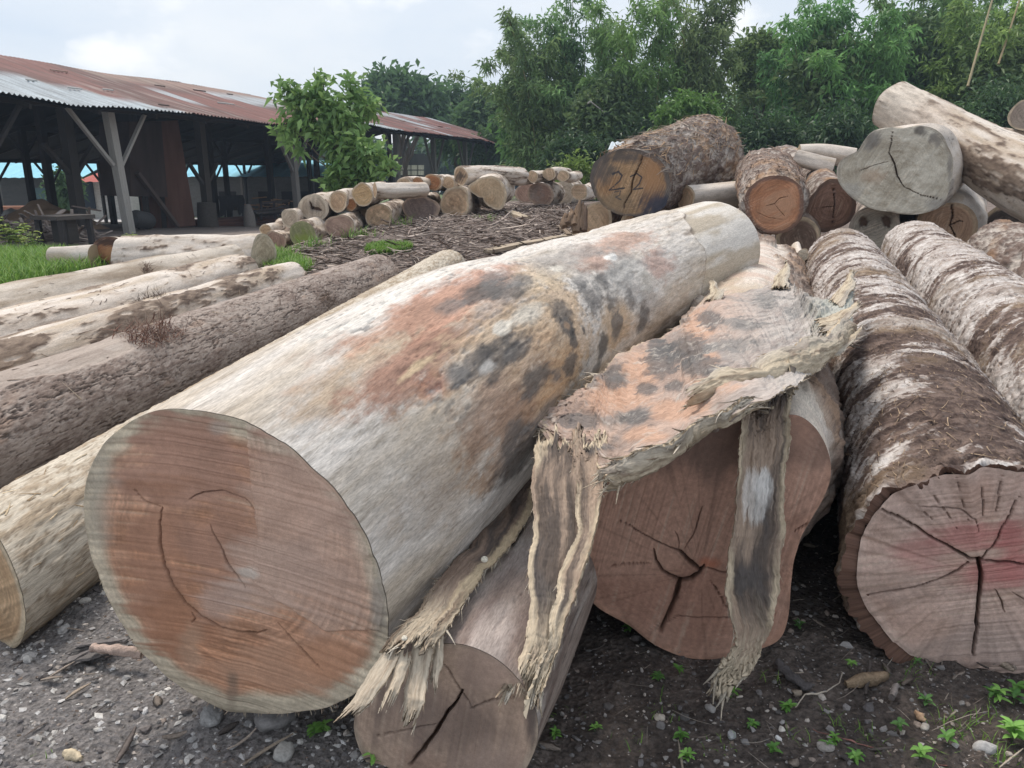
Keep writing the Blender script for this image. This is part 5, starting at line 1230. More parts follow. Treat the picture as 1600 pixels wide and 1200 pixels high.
def shard_pile(label, px, py, n, L, w, cols, seed, az):
    r_ = np.random.RandomState(seed); mbk = MB(); p0 = Gp(px, py, 0.012)
    V_ = []
    for k in range(n):
        c = p0 + np.array([r_.normal(0, L * 0.16), r_.normal(0, L * 0.10), abs(r_.normal(0, 0.008))])
        a = math.radians(az) + r_.normal(0, 0.22); d = np.array([math.cos(a), math.sin(a), r_.normal(0, 0.06)]); d /= np.linalg.norm(d)
        s_ = np.cross([0, 0, 1.0], d); s_ /= np.linalg.norm(s_); u = np.cross(d, s_)
        l_ = L * r_.uniform(0.35, 0.9); w_ = w * r_.uniform(0.4, 1.1); kk = 9; t = np.linspace(-0.5, 0.5, kk)
        pr = np.sqrt(np.clip(1 - (2 * t) ** 4, 0.03, 1)) * (1 + 0.25 * r_.normal(size=kk))
        ctr = c + d * (t * l_)[:, None]
        ring = [ctr + s_ * (w_ * pr)[:, None] * ca + u * (w_ * 0.45 * pr)[:, None] * sa for ca, sa in ((-1, -0.4), (-0.8, 0.7), (0.1, 1.0), (0.9, 0.5), (1, -0.5))]
        V = np.stack(ring, 1).reshape(-1, 3) + r_.normal(0, w_ * 0.08, (kk * 5, 3))
        mbk.add(V, gridF(kk, 5, True), np.asarray(cols[r_.randint(len(cols))]) * r_.uniform(0.7, 1.25), np.stack([np.repeat(t * l_, 5), V[:, 0] * 0.3, V[:, 1]], 1))
    tag(mbk.build('rotten_wood', M_BARK, smooth=False), label, 'wood')
shard_pile('crumbling pile of blackish rotten wood shards on the gravel left of the huge log face', 132, 1024, 12, 0.20, 0.014, [(0.12, 0.11, 0.105), (0.085, 0.08, 0.078), (0.17, 0.155, 0.15)], 3, 35)
# ------------------------------------------------------------------ bark litter (nobody could count it)
r = np.random.RandomState(90)
mb = MB()
def litter(n, xr, yr, Lr, wr, cols, cond=None, tilt=0.25, lift=0.02):
    for _ in range(n):
        for _t in range(20):
            y = yr[0] + (yr[1] - yr[0]) * r.rand() ** 1.2; x = xr[0] + (xr[1] - xr[0]) * r.rand()
            if cond is None or cond(x, y): break
        z = float(gz(x, y)) + r.uniform(0, lift)
        a = r.uniform(0, math.pi) if r.rand() < 0.4 else r.normal(0.5, 0.4)
        L = r.uniform(*Lr) * (0.6 + r.rand() ** 3 * 1.6); w = r.uniform(*wr)
        d = np.array([math.cos(a), math.sin(a), r.normal(0, tilt)]); d /= np.linalg.norm(d)
        s_ = np.cross(d, [0, 0, 1]); s_ /= np.linalg.norm(s_); u = np.cross(s_, d)
        tw = r.normal(0, 0.5); s_, u = s_ * math.cos(tw) + u * math.sin(tw), u * math.cos(tw) - s_ * math.sin(tw)
        c = np.array([x, y, z + 0.01 + abs(d[2]) * L * 0.4])
        k = 4; t = np.linspace(-0.5, 0.5, k)
        ctr = c + d * (t * L)[:, None] + u * (r.normal(0, 0.25) * L * (t ** 2))[:, None]
        ww = w * np.array([0.5, 1, 0.9, 0.35])
        V = np.concatenate([ctr + s_ * ww[:, None] / 2, ctr + u * w * 0.16, ctr - s_ * ww[:, None] / 2])
        i0 = np.arange(k - 1)
        F = np.concatenate([np.stack([i0, i0 + 1, i0 + 1 + k, i0 + k], 1), np.stack([i0 + k, i0 + 1 + k, i0 + 1 + 2 * k, i0 + 2 * k], 1), np.stack([i0 + 2 * k, i0 + 1 + 2 * k, i0 + 1, i0], 1)])
        mb.add(V, F, np.asarray(cols[r.randint(len(cols))]) * r.uniform(0.6, 1.25))
BKC = [(0.36, 0.295, 0.26), (0.28, 0.22, 0.19), (0.21, 0.16, 0.135), (0.46, 0.385, 0.335), (0.32, 0.255, 0.22), (0.56, 0.47, 0.40)]
litter(15000, (-5.2, 4.2), (8.3, 24), (0.06, 0.30), (0.012, 0.055), BKC, lambda x, y: x > -5.0 + 0.16 * (y - 9) + 0.4 * math.sin(y), 0.18, 0.05)
litter(900, (-4.5, 6), (5.5, 11), (0.08, 0.3), (0.015, 0.05), BKC, None, 0.15, 0.02)
tag(mb.build('bark_litter', M_BARK), 'brown shredded bark litter covering the slope below the stack', 'bark litter', None, 'stuff')
mb = MB()
litter(240, (-2.2, 2.6), (1.25, 3.4), (0.02, 0.09), (0.003, 0.009), [(0.30, 0.25, 0.21), (0.18, 0.15, 0.13), (0.42, 0.36, 0.29), (0.12, 0.10, 0.09)], None, 0.08, 0.004)
litter(120, (0.3, 1.8), (1.5, 2.7), (0.03, 0.12), (0.002, 0.004), [(0.36, 0.31, 0.26), (0.24, 0.20, 0.17)], None, 0.08, 0.004)
litter(130, (-2.0, 2.4), (1.35, 3.2), (0.04, 0.12), (0.012, 0.035), [(0.20, 0.165, 0.14), (0.30, 0.25, 0.21), (0.13, 0.11, 0.10), (0.40, 0.33, 0.26)], None, 0.08, 0.004)
tag(mb.build('wood_crumbs', M_BARK), 'fine twigs and wood crumbs on the near soil', 'twigs', None, 'stuff')

# ------------------------------------------------------------------ gravel and stones
t_ = (1 + 5 ** 0.5) / 2
ICO = np.array([[-1, t_, 0], [1, t_, 0], [-1, -t_, 0], [1, -t_, 0], [0, -1, t_], [0, 1, t_], [0, -1, -t_], [0, 1, -t_], [t_, 0, -1], [t_, 0, 1], [-t_, 0, -1], [-t_, 0, 1]]) / math.sqrt(1 + t_ * t_)
ICF = np.array([[0, 11, 5], [0, 5, 1], [0, 1, 7], [0, 7, 10], [0, 10, 11], [1, 5, 9], [5, 11, 4], [11, 10, 2], [10, 7, 6], [7, 1, 8], [3, 9, 4], [3, 4, 2], [3, 2, 6], [3, 6, 8], [3, 8, 9], [4, 9, 5], [2, 4, 11], [6, 2, 10], [8, 6, 7], [9, 8, 1]])
def subdiv(V, F):
    V = [tuple(v) for v in V]; idx = {}; out = []
    def mid(a, b):
        k = (min(a, b), max(a, b))
        if k not in idx:
            m_ = (np.array(V[a]) + np.array(V[b])) / 2; m_ /= np.linalg.norm(m_); idx[k] = len(V); V.append(tuple(m_))
        return idx[k]
    for a, b, c in F:
        x, y, z = mid(a, b), mid(b, c), mid(c, a)
        out += [[a, x, z], [b, y, x], [c, z, y], [x, y, z]]
    return np.array(V), np.array(out)
I2V, I2F = subdiv(ICO, ICF); I3V, I3F = subdiv(I2V, I2F)
mb = MB()
GC = [(0.30, 0.285, 0.275), (0.22, 0.205, 0.20), (0.17, 0.16, 0.155), (0.40, 0.375, 0.355), (0.30, 0.245, 0.21), (0.13, 0.12, 0.12), (0.45, 0.40, 0.355)]
def rot(r):
    q = r.normal(size=4); q /= np.linalg.norm(q); w_, x, y, z = q
    return np.array([[1 - 2 * (y * y + z * z), 2 * (x * y - z * w_), 2 * (x * z + y * w_)], [2 * (x * y + z * w_), 1 - 2 * (x * x + z * z), 2 * (y * z - x * w_)], [2 * (x * z - y * w_), 2 * (y * z + x * w_), 1 - 2 * (x * x + y * y)]])
def surf(x, y):
    q = np.array([[x, y, 0.0]])
    return float(gz(x, y)) + float((0.020 * fbm(q * 5, 4, 201) + 0.010 * fbm(q * 21, 3, 202))[0])
def pebbles(n, xr, yr, s0, s1, cols, pw=3.0):
    xs = r.uniform(*xr, n); ys = yr[0] + (yr[1] - yr[0]) * r.rand(n) ** 1.5
    q = np.stack([xs, ys, 0 * xs], 1); zs = gz(xs, ys) + 0.020 * fbm(q * 5, 4, 201) + 0.010 * fbm(q * 21, 3, 202)
    for x, y, z in zip(xs, ys, zs):
        s_ = s0 + (s1 - s0) * r.rand() ** pw
        V = (ICO * (1 + 0.28 * r.normal(size=(12, 1)).clip(-1, 1)) * np.array([1, r.uniform(0.6, 1), r.uniform(0.35, 0.7)]) * s_) @ rot(r).T
        V[:, 2] *= 0.7
        mb.add(V + [x, y, z + s_ * 0.15], ICF, np.asarray(cols[r.randint(len(cols))]) * r.uniform(0.7, 1.2))
pebbles(9500, (-2.6, 3.4), (1.15, 4.6), 0.003, 0.016, GC)
pebbles(420, (-2.0, 2.6), (1.2, 3.0), 0.010, 0.026, GC[:3] + [(0.11, 0.10, 0.10), (0.13, 0.115, 0.11)], 1.5)
pebbles(1500, (-2.2, -0.35), (1.15, 3.2), 0.003, 0.018, [(0.42, 0.41, 0.40), (0.32, 0.31, 0.305), (0.50, 0.48, 0.45)], 3.5)
def grit(n, xr, yr, s0, s1, cols):
    O = np.array([[1, 0, 0], [-1, 0, 0], [0, 1, 0], [0, -1, 0], [0, 0, 1], [0, 0, -1.0]])
    OF = np.array([[0, 2, 4], [2, 1, 4], [1, 3, 4], [3, 0, 4], [2, 0, 5], [1, 2, 5], [3, 1, 5], [0, 3, 5]])
    xs = r.uniform(*xr, n); ys = yr[0] + (yr[1] - yr[0]) * r.rand(n) ** 1.4
    q = np.stack([xs, ys, 0 * xs], 1); zs = gz(xs, ys) + 0.020 * fbm(q * 5, 4, 201) + 0.010 * fbm(q * 21, 3, 202)
    a = r.uniform(0, 6.28, n); s_ = s0 + (s1 - s0) * r.rand(n) ** 2.5
    ax_ = np.stack([s_ * r.uniform(0.8, 1.4, n), s_ * r.uniform(0.5, 1.0, n), s_ * r.uniform(0.25, 0.6, n)], 1)
    L_ = O[None] * ax_[:, None] * (1 + 0.3 * r.normal(size=(n, 6, 1)).clip(-1, 1))
    V = np.stack([L_[..., 0] * np.cos(a)[:, None] - L_[..., 1] * np.sin(a)[:, None], L_[..., 0] * np.sin(a)[:, None] + L_[..., 1] * np.cos(a)[:, None], L_[..., 2]], -1)
    V = V + np.stack([xs, ys, zs + s_ * 0.12], 1)[:, None]
    F = (np.arange(n)[:, None, None] * 6 + OF[None]).reshape(-1, 3)
    c = np.asarray(cols)[r.randint(len(cols), size=n)] * r.uniform(0.6, 1.25, (n, 1))
    mb.add(V.reshape(-1, 3), F, np.repeat(c, 6, 0))
grit(26000, (-2.6, 3.2), (1.15, 4.2), 0.002, 0.008, GC + [(0.10, 0.085, 0.075), (0.16, 0.125, 0.10), (0.20, 0.15, 0.12)])
grit(2600, (-2.3, -0.2), (1.2, 3.2), 0.005, 0.017, [(0.46, 0.45, 0.44), (0.36, 0.35, 0.345), (0.55, 0.53, 0.50), (0.14, 0.13, 0.13)])
tag(mb.build('gravel', M_STONE, smooth=False), 'loose grey gravel scattered over the dark soil', 'gravel', None, 'stuff')
def stone(px, py, s_, col, label, seed, flat=0.55):
    rr = np.random.RandomState(seed)
    V = I3V * np.array([1, rr.uniform(0.6, 0.85), flat]) * (1 + 0.22 * fbm(I3V * 1.6, 2, seed))[:, None]
    V = V @ np.array([[math.cos(seed), -math.sin(seed), 0], [math.sin(seed), math.cos(seed), 0], [0, 0, 1]]).T * s_
    p = Gp(px, py); p[2] = surf(p[0], p[1])
    V = V + p + [0, 0, s_ * flat * 0.35]
    tag(mesh_obj('stone', V, I3F, M_STONE, None, np.asarray(col) * (1 + 0.15 * fbm(V * 60, 3, seed))[:, None], V, smooth=(seed % 2 == 0)), label, 'stone')
for k, (px, py, s_, col, lab) in enumerate([
    (430, 1125, 0.062, (0.21, 0.20, 0.195), 'flat grey rock right under the lower rim of the huge log face'),
    (100, 985, 0.028, (0.40, 0.39, 0.38), 'pale flat stone between the tan oval face and the huge log face'),
    (45, 1040, 0.02, (0.36, 0.35, 0.34), 'light grey stone left of the crumbling black wood'),
    (135, 948, 0.022, (0.47, 0.45, 0.42), 'white flat pebble in the gap behind the huge log face'),
    (445, 1178, 0.035, (0.34, 0.33, 0.31), 'grey chipped rock at the bottom edge below the huge log face'),
    (330, 1128, 0.040, (0.24, 0.235, 0.23), 'slate grey rock in the shade at the lower left rim of the huge log face'),
    (1030, 1123, 0.019, (0.45, 0.40, 0.34), 'rounded beige stone on the soil below the lobed log face'),
    (1143, 1147, 0.020, (0.38, 0.385, 0.39), 'bluish grey stone near the tip of the hanging bark strip'),
    (1110, 1103, 0.019, (0.36, 0.34, 0.325), 'flat grey stone just below the lobed log face'),
    (1290, 1172, 0.024, (0.34, 0.31, 0.285), 'brownish angular stone near the bottom edge between the weeds'),
    (1222, 1136, 0.013, (0.66, 0.62, 0.56), 'chalk white pebble left of the brownish angular stone'),
    (1216, 1156, 0.011, (0.70, 0.69, 0.67), 'bright white flat chip below the chalk white pebble'),
    (1540, 1165, 0.034, (0.42, 0.41, 0.40), 'large pale grey stone under the weeds at the right'),
    (1445, 1137, 0.018, (0.38, 0.35, 0.31), 'tan split stone beside the small orange chip'),
    (1095, 967, 0.016, (0.24, 0.22, 0.21), 'dark pebble in the shade beneath the lobed log')]):
    stone(px, py, s_, col, lab, 500 + k)

# ------------------------------------------------------------------ weeds and grass
def leaf_strip(mb, p, d, up, L, w, col, droop=0.4, k=5, fold=0.25):
    s_ = np.cross(d, up); s_ /= np.linalg.norm(s_) + 1e-9
    u = np.cross(s_, d)
    t = np.linspace(0, 1, k)
    c = p + d * (t * L)[:, None] + np.array([0, 0, -1.0]) * (droop * L * t ** 2)[:, None]
    ww = w * np.sin(np.pi * np.clip(t * 0.93 + 0.07, 0, 1)) ** 0.8
    V = np.concatenate([c + s_ * ww[:, None] / 2 + u * ww[:, None] * fold, c, c - s_ * ww[:, None] / 2 + u * ww[:, None] * fold])
    i0 = np.arange(k - 1)
    F = np.concatenate([np.stack([i0, i0 + 1, i0 + 1 + k, i0 + k], 1), np.stack([i0 + k, i0 + 1 + k, i0 + 1 + 2 * k, i0 + 2 * k], 1)])
    cc = np.tile(np.asarray(col), (3 * k, 1)); cc[k:2 * k] *= 1.25
    mb.add(V, F, cc)
GRN = [(0.17, 0.35, 0.075), (0.13, 0.29, 0.065), (0.22, 0.42, 0.10), (0.11, 0.24, 0.07)]
def seedling(px, py, s_, label, seed, tall=False):
    rr = np.random.RandomState(seed)
    p = Gp(px, py); p[2] = surf(p[0], p[1]) - 0.003
    t = thing('seedling', label, 'weed', p, 'green seedlings on the dark soil')
    mb = MB(); st = MB()
    ns = rr.randint(1, 3)
    for k in range(ns):
        q = p + np.array([rr.normal(0, 0.4 * s_), rr.normal(0, 0.4 * s_), 0])
        hgt = s_ * rr.uniform(0.8, 1.3) * (1.5 if tall else 1)
        tip = q + np.array([rr.normal(0, 0.2) * hgt, rr.normal(0, 0.2) * hgt, hgt])
        st.tube(resample([q, (q + tip) / 2 + rr.normal(0, 0.05 * s_, 3), tip], 6), [0.0016, 0.0012, 0.0012, 0.001, 0.001, 0.0008], (0.10, 0.17, 0.06), 6)
        col = GRN[rr.randint(4)]
        for lv in range(rr.randint(2, 4)):
            f = 1 - 0.3 * lv; a0 = rr.uniform(0, 6.28)
            for j in range(3 if lv else 4):
                a = a0 + j * (2.09 if lv else 1.57) + rr.normal(0, 0.25)
                d = np.array([math.cos(a), math.sin(a), rr.uniform(0.15, 0.7)]); d /= np.linalg.norm(d)
                leaf_strip(mb, q + (tip - q) * f, d, np.array([0, 0, 1.0]), s_ * rr.uniform(0.8, 1.3), s_ * rr.uniform(0.32, 0.5), np.asarray(col) * rr.uniform(0.8, 1.25), 0.3)
    st.build('stem', M_LEAF, t); mb.build('leaves', M_LEAF, t)
for k, (px, py, s_, lab) in enumerate([
    (503, 1140, 0.030, 'seedling with rounded leaves under the right rim of the huge log face'), (585, 1196, 0.028, 'leafy sprig at the bottom edge beside the purplish grey log'),
    (985, 985, 0.028, 'pair of leaves sprouting in the shade under the lobed log'), (1058, 1050, 0.024, 'seedling left of the frayed tip of the hanging strip'), (1025, 1060, 0.022, 'thin seedling below the lobed face, left of another'),
    (1142, 1085, 0.030, 'bushy seedling right beneath the frayed tip of the hanging strip'), (1068, 1152, 0.026, 'star shaped seedling near the bluish grey stone'), (1236, 1110, 0.024, 'small upright seedling beside the thin pale root'),
    (1243, 985, 0.022, 'seedling in the dark gap between the lobed log and the banded log'), (1300, 1170, 0.024, 'green shoot next to the brownish angular stone'), (1395, 1138, 0.030, 'fresh green seedling near the tan split stone'),
    (1460, 1105, 0.030, 'spindly weed below the star-cracked face'), (1545, 1090, 0.036, 'bright leafy weed below the star-cracked face, left of its twin'), (1580, 1080, 0.040, 'taller bright weed at the right edge below the star-cracked face'),
    (1590, 1150, 0.045, 'broad weed at the right edge above the bottom corner'), (1500, 1170, 0.034, 'weed with pointed leaves left of the large pale grey stone'), (1440, 1190, 0.034, 'weed at the bottom edge right of the brownish angular stone'),
    (1335, 1195, 0.026, 'low sprout at the very bottom edge between two weeds'), (1215, 1185, 0.026, 'light green sprout at the bottom edge under the white chips'), (1075, 1190, 0.022, 'sprout at the bottom edge under the star shaped seedling'),
    (870, 1150, 0.020, 'tiny sprout by the right flank of the purplish grey log'), (930, 1145, 0.016, 'minute sprout in bare soil right of the purplish grey log'), (1330, 1040, 0.022, 'seedling growing by the tan bark clod'), (1175, 1125, 0.022, 'seedling left of the white pebbles'), (1420, 1040, 0.020, 'blade like sprout against the foot of the star-cracked face')]):
    seedling(px, py, s_, lab, 700 + k)
mb = MB()
def blades(mb, n, fx, hr, wr, cols, lean=0.35):
    for _ in range(n):
        x, y = fx()
        z = float(gz(x, y)) - 0.01
        a = r.uniform(0, 6.28); h_ = r.uniform(*hr)
        d = np.array([math.cos(a) * lean * r.rand(), math.sin(a) * lean * r.rand(), 1.0]); d /= np.linalg.norm(d)
        w_ = r.uniform(*wr); s_ = np.array([math.cos(a + 1.57), math.sin(a + 1.57), 0])
        c0 = np.array([x, y, z]); c1 = c0 + d * h_ * 0.6; c2 = c0 + d * h_ + np.array([math.cos(a), math.sin(a), -0.2]) * h_ * 0.3
        V = np.array([c0 - s_ * w_ / 2, c0 + s_ * w_ / 2, c1 + s_ * w_ * 0.4, c1 - s_ * w_ * 0.4, c2])
        col = np.asarray(cols[r.randint(len(cols))]) * r.uniform(0.8, 1.2)
        mb.add(V[:4], [[0, 1, 2, 3]], col); mb.add(V[2:], [[1, 0, 2]], col)
GG = [(0.16, 0.30, 0.05), (0.21, 0.36, 0.07), (0.12, 0.24, 0.045), (0.26, 0.38, 0.10)]
def in_px(poly, pad=0):
    P4 = [Gp(*q) for q in poly]; xs = [p[0] for p in P4]; ys = [p[1] for p in P4]
    def inside(x, y):
        c = False; j = len(P4) - 1
        for i in range(len(P4)):
            if (ys[i] > y) != (ys[j] > y) and x < (xs[j] - xs[i]) * (y - ys[i]) / (ys[j] - ys[i]) + xs[i]: c = not c
            j = i
        return c
    def f():
        for _ in range(400):
            x = r.uniform(min(xs), max(xs)); y = r.uniform(min(ys), max(ys))
            if inside(x, y): return x, y
        return P4[0][0], P4[0][1]
    return f
blades(mb, 9000, in_px([(-60, 470), (-60, 398), (60, 398), (140, 403), (235, 405), (260, 412), (140, 425)]), (0.12, 0.34), (0.012, 0.03), GG)
tag(mb.build('grass', M_LEAF), 'bright green grass between the log row and the shed', 'grass', None, 'stuff')
mb = MB(); blades(mb, 3500, in_px([(372, 396), (420, 397), (470, 409), (492, 420), (470, 434), (420, 428), (385, 412)]), (0.08, 0.24), (0.012, 0.025), GG)
tag(mb.build('grass', M_LEAF), 'wedge of vivid grass beyond the far ends of the log row', 'grass', None, 'stuff')
mb = MB(); blades(mb, 2600, in_px([(570, 396), (575, 388), (600, 384), (640, 385), (645, 391), (620, 397), (590, 400)]), (0.06, 0.16), (0.010, 0.02), GG)
tag(mb.build('grass', M_LEAF), 'small oval patch of grass on the bark litter', 'grass', None, 'stuff')
mb = MB()
for px, py, n_, h_ in ((490, 388, 60, 0.3), (555, 372, 45, 0.3), (628, 355, 35, 0.35), (760, 345, 40, 0.2), (570, 370, 40, 0.2), (455, 395, 60, 0.2)):
    p = Gp(px, py); blades(mb, n_, lambda: (p[0] + r.normal(0, 0.13), p[1] + r.normal(0, 0.1)), (h_ * 0.4, h_), (0.012, 0.022), GG, 0.6)
for px, py, n_, h_ in ((1420, 1065, 14, 0.07), (1425, 1050, 10, 0.09), (1380, 1180, 18, 0.05), (1480, 1140, 24, 0.05), (1200, 1060, 8, 0.05), (1560, 1180, 30, 0.06), (70, 1190, 6, 0.06), (640, 1130, 4, 0.05), (900, 1120, 8, 0.04), (1040, 1110, 14, 0.05), (1130, 1170, 16, 0.05), (1310, 1130, 20, 0.05), (1350, 1150, 16, 0.06), (1500, 1130, 24, 0.06), (1570, 1130, 24, 0.05), (1260, 1160, 14, 0.05), (990, 1150, 10, 0.04), (1460, 1180, 20, 0.06)):
    p = Gp(px, py); blades(mb, n_, lambda: (p[0] + r.normal(0, 0.03), p[1] + r.normal(0, 0.03)), (h_ * 0.5, h_), (0.0015, 0.004), GG[:3], 1.0)
tag(mb.build('grass_tufts', M_LEAF), 'thin grass tufts at the foot of the stack and among the pebbles', 'grass', None, 'stuff')
# yellow green weeds in the grass by the shed
for k, (px, py, s_, lab) in enumerate([(20, 395, 0.9, 'yellow green leafy weed at the left edge in front of the shed'), (48, 400, 0.7, 'pale green weed beside the yellow green one in the grass'), (195, 400, 0.5, 'small green climber growing over the reddish hollow log end')]):
    rr = np.random.RandomState(800 + k); p = Gp(px, py); t = thing('leafy_weed', lab, 'weed', p); mb = MB(); st = MB()
    for j in range(9):
        tip = p + np.array([rr.normal(0, 0.25), rr.normal(0, 0.2), rr.uniform(0.5, 1.0)]) * s_
        st.tube(resample([p, tip], 5), [0.008, 0.007, 0.006, 0.005, 0.003], (0.13, 0.18, 0.06), 5)
        for q in range(9):
            a = rr.uniform(0, 6.28); d = np.array([math.cos(a), math.sin(a), 0.3])
            leaf_strip(mb, p + (tip - p) * rr.uniform(0.3, 1), d / np.linalg.norm(d), np.array([0, 0, 1.0]), 0.16 * s_ + 0.03, 0.09 * s_, np.array([(0.24, 0.32, 0.06), (0.17, 0.28, 0.06), (0.30, 0.36, 0.08)][rr.randint(3)]) * rr.uniform(0.8, 1.2), 0.3, 4)
    st.build('stem', M_LEAF, t); mb.build('leaves', M_LEAF, t)
# ------------------------------------------------------------------ open sawmill shed
SP1 = Gp(203, 365); SAZ = math.radians(20)
sax = np.array([math.sin(SAZ), math.cos(SAZ), 0.0]); spr = np.array([math.cos(SAZ), -math.sin(SAZ), 0.0])
def sh(s, off, z=None):
    q = SP1 + sax * s + spr * off
    q[2] = float(gz(q[0], q[1])) if z is None else z
    return q
def sh_px(px, py, off):
    rr = ray(px, py); t = ((SP1 + spr * off - CAM) @ spr) / (rr @ spr); q = CAM + rr * t
    return q
def s_of(px, off): return float((sh_px(px, 300, off) - SP1) @ sax)
S0, S1 = -11.0, 35.0
EZ = lambda s: np.interp(s, [-11, -4.4, -2.3, -0.3, 2.6, 6.8, 13.4, 20, 26.4, 30, 33.0], [3.50, 3.49, 3.42, 3.48, 3.45, 3.37, 3.68, 3.58, 3.60, 3.44, 3.42])
RZ = lambda s: np.interp(s, [-11, 1.2, 5.6, 9.5, 15.8, 24, 31.4, 33], [5.42, 5.38, 5.30, 5.33, 5.19, 5.32, 5.36, 5.36])
shed = thing('open_shed', 'long open timber shed with a rusty corrugated iron roof and grey patches', 'shed', sh(10, -9))
ns = 1500
ss = np.linspace(S0, S1, ns)
def roof_side(name, offs, zf, colf, mat, flip=False, corr=0.028):
    vv = np.linspace(0, 1, len(offs))
    V = []; C = []; G = []
    for k, o in enumerate(offs):
        z = zf(ss, k) + corr * np.cos(ss / 0.16 * 2 * np.pi) + 0.05 * fbm(np.stack([ss * 0.5, np.full(ns, k * 0.6), 0 * ss], 1), 2, 31)
        jag = 0.0
        if k == 0: jag = 0.10 * fbm(np.stack([np.floor(ss / 0.8) * 1.7, 0 * ss, 0 * ss], 1), 2, 33) * 1.0
        q = SP1[None] + sax[None] * ss[:, None] + spr[None] * (o + jag * np.ones(ns))[:, None]
        q[:, 2] = z
        V.append(q); G.append(np.stack([ss, np.full(ns, o), 0 * ss], 1))
    V = np.concatenate(V); G = np.concatenate(G)
    F = gridF(len(offs), ns)
    return mesh_obj(name, V, F[:, ::-1] if flip else F, mat, shed, colf(G), G)
def roof_col(G):
    s, o = G[:, 0], G[:, 1]
    sheet_i = np.floor(s / 0.8); row = np.floor((o + 0.9) / 2.3 + 0.3 * _hash(sheet_i.astype(np.int64), sheet_i.astype(np.int64) * 0, sheet_i.astype(np.int64) * 0, 3))
    hh = _hash(sheet_i.astype(np.int64), row.astype(np.int64), 0 * row.astype(np.int64), 9)
    n = fbm(G * [0.9, 0.5, 1], 4, 41) ; n2 = fbm(G * [6, 1.2, 1], 4, 42)
    rust = mixc((0.175, 0.068, 0.058), (0.10, 0.045, 0.04), sstep(-0.5, 0.5, n + 0.5 * n2 + (hh - 0.5)))
    rust = mixc(rust, (0.36, 0.30, 0.27), sstep(0.45, 0.85, n2 + 0.3 * hh) * 0.5)
    zinc = mixc((0.40, 0.45, 0.48), (0.30, 0.33, 0.35), sstep(-0.4, 0.6, n2))
    v = (0.9 - o) / 6.9
    g = sstep(0.0, 0.03, 0.86 * (2.2 - s) / 6.6 - v) 
    g = np.maximum(g, ((s > 12.2) & (s < 17.2) & (v < 0.55 - (s - 12.2) * 0.1)) * 1.0)
    g = np.maximum(g, ((s > 8.0) & (s < 14) & (v > 0.45) & (v < 0.72) & (hh > 0.25)) * 0.85)
    g = np.maximum(g, ((s > 24) & (v > 0.75) & (hh > 0.35)) * 0.8)
    g = np.maximum(g, (hh > 0.965) * 0.8)
    c = mixc(rust, zinc, g)
    c = mixc(c, (0.34, 0.27, 0.22), ((v > 0.72) & (s > 4) & (s < 16)) * 0.45)
    lap = np.minimum(s / 0.8 - sheet_i, 1 - (s / 0.8 - sheet_i))
    return c * (1 - 0.35 * sstep(0.06, 0.0, lap))[:, None]
M_ROOF = attr_mat('rusty_corrugated_iron', (5, 1.5, 5), 0.3, 0.15, 0.7, 0.004, fine=25, spec=0.3)
offs = [0.9, 0.2, -0.8, -1.8, -2.8, -3.8, -4.9, -6.0]
roof_side('roof', offs, lambda s, k: EZ(s) + (RZ(s) - EZ(s)) * (0.9 - offs[k]) / 6.9, roof_col, M_ROOF)
offs2 = [-6.0, -9, -12, -15, -18, -20]
roof_side('rear_roof', offs2, lambda s, k: RZ(s) - (RZ(s) - 2.2) * (-6.0 - offs2[k]) / 14.0, roof_col, M_ROOF)
M_DARK = attr_mat('dark_matte', (2, 30, 30), 0.3, 0.2, 0.9, 0.003, fine=40)
def shade_col(G): return np.array([0.016, 0.016, 0.018]) * (1 + 0.3 * fbm(G * [4, 1, 1], 3, 44))[:, None]  # near-black sheet added below the roof; interior shade put into its colour
roof_side('roof_shade_sheet', offs, lambda s, k: EZ(s) - 0.10 + (RZ(s) - EZ(s)) * (0.9 - offs[k]) / 6.9, shade_col, M_DARK, True, 0.0)
roof_side('roof_shade_sheet', offs2, lambda s, k: RZ(s) - 0.10 - (RZ(s) - 2.2) * (-6.0 - offs2[k]) / 14.0, shade_col, M_DARK, True, 0.0)
# loose sheets lying on the roof
mb = MB(); rr = np.random.RandomState(12)
for k in range(26):
    s = rr.uniform(-6, 30); o = rr.uniform(-4.5, 0.3); z = float(EZ(s) + (RZ(s) - EZ(s)) * (0.9 - o) / 6.9) + 0.05
    ax3 = [sax, -spr * 0.95 + np.array([0, 0, 0.27]), np.array([0, 0, 1.0])]
    mb.box(SP1 * [1, 1, 0] + sax * s + spr * o + [0, 0, z], ax3, [rr.uniform(0.15, 0.5), 0.03, 0.02], [(0.42, 0.42, 0.40), (0.10, 0.07, 0.06), (0.30, 0.2, 0.16)][rr.randint(3)])
o_ = mb.build('loose_batten', M_TIMBER, shed); o_['kind'] = 'stuff'
def post(base, top, w, col, name='post', braces=(), par=shed):
    mb = MB(); mb.beam(base, top, w, w, col, up=sax)
    p = mb.build(name, M_TIMBER, par)
    for a, b, bw in braces:
        mb = MB(); mb.beam(a, b, bw, bw * 0.7, col, up=sax); mb.build('brace', M_TIMBER, p)
    return p
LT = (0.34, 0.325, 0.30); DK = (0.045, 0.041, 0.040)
b0 = sh(0, 0); t0 = sh(-0.15, -0.1, 3.50)
post(b0, t0, 0.25, LT, 'pale_post', [(b0 * 0.45 + t0 * 0.55 - sax * 0.16, sh(-1.75, 0.1, 3.36), 0.13), (b0 * 0.45 + t0 * 0.55 + sax * 0.16, sh(1.15, 0.1, 3.42), 0.12)])
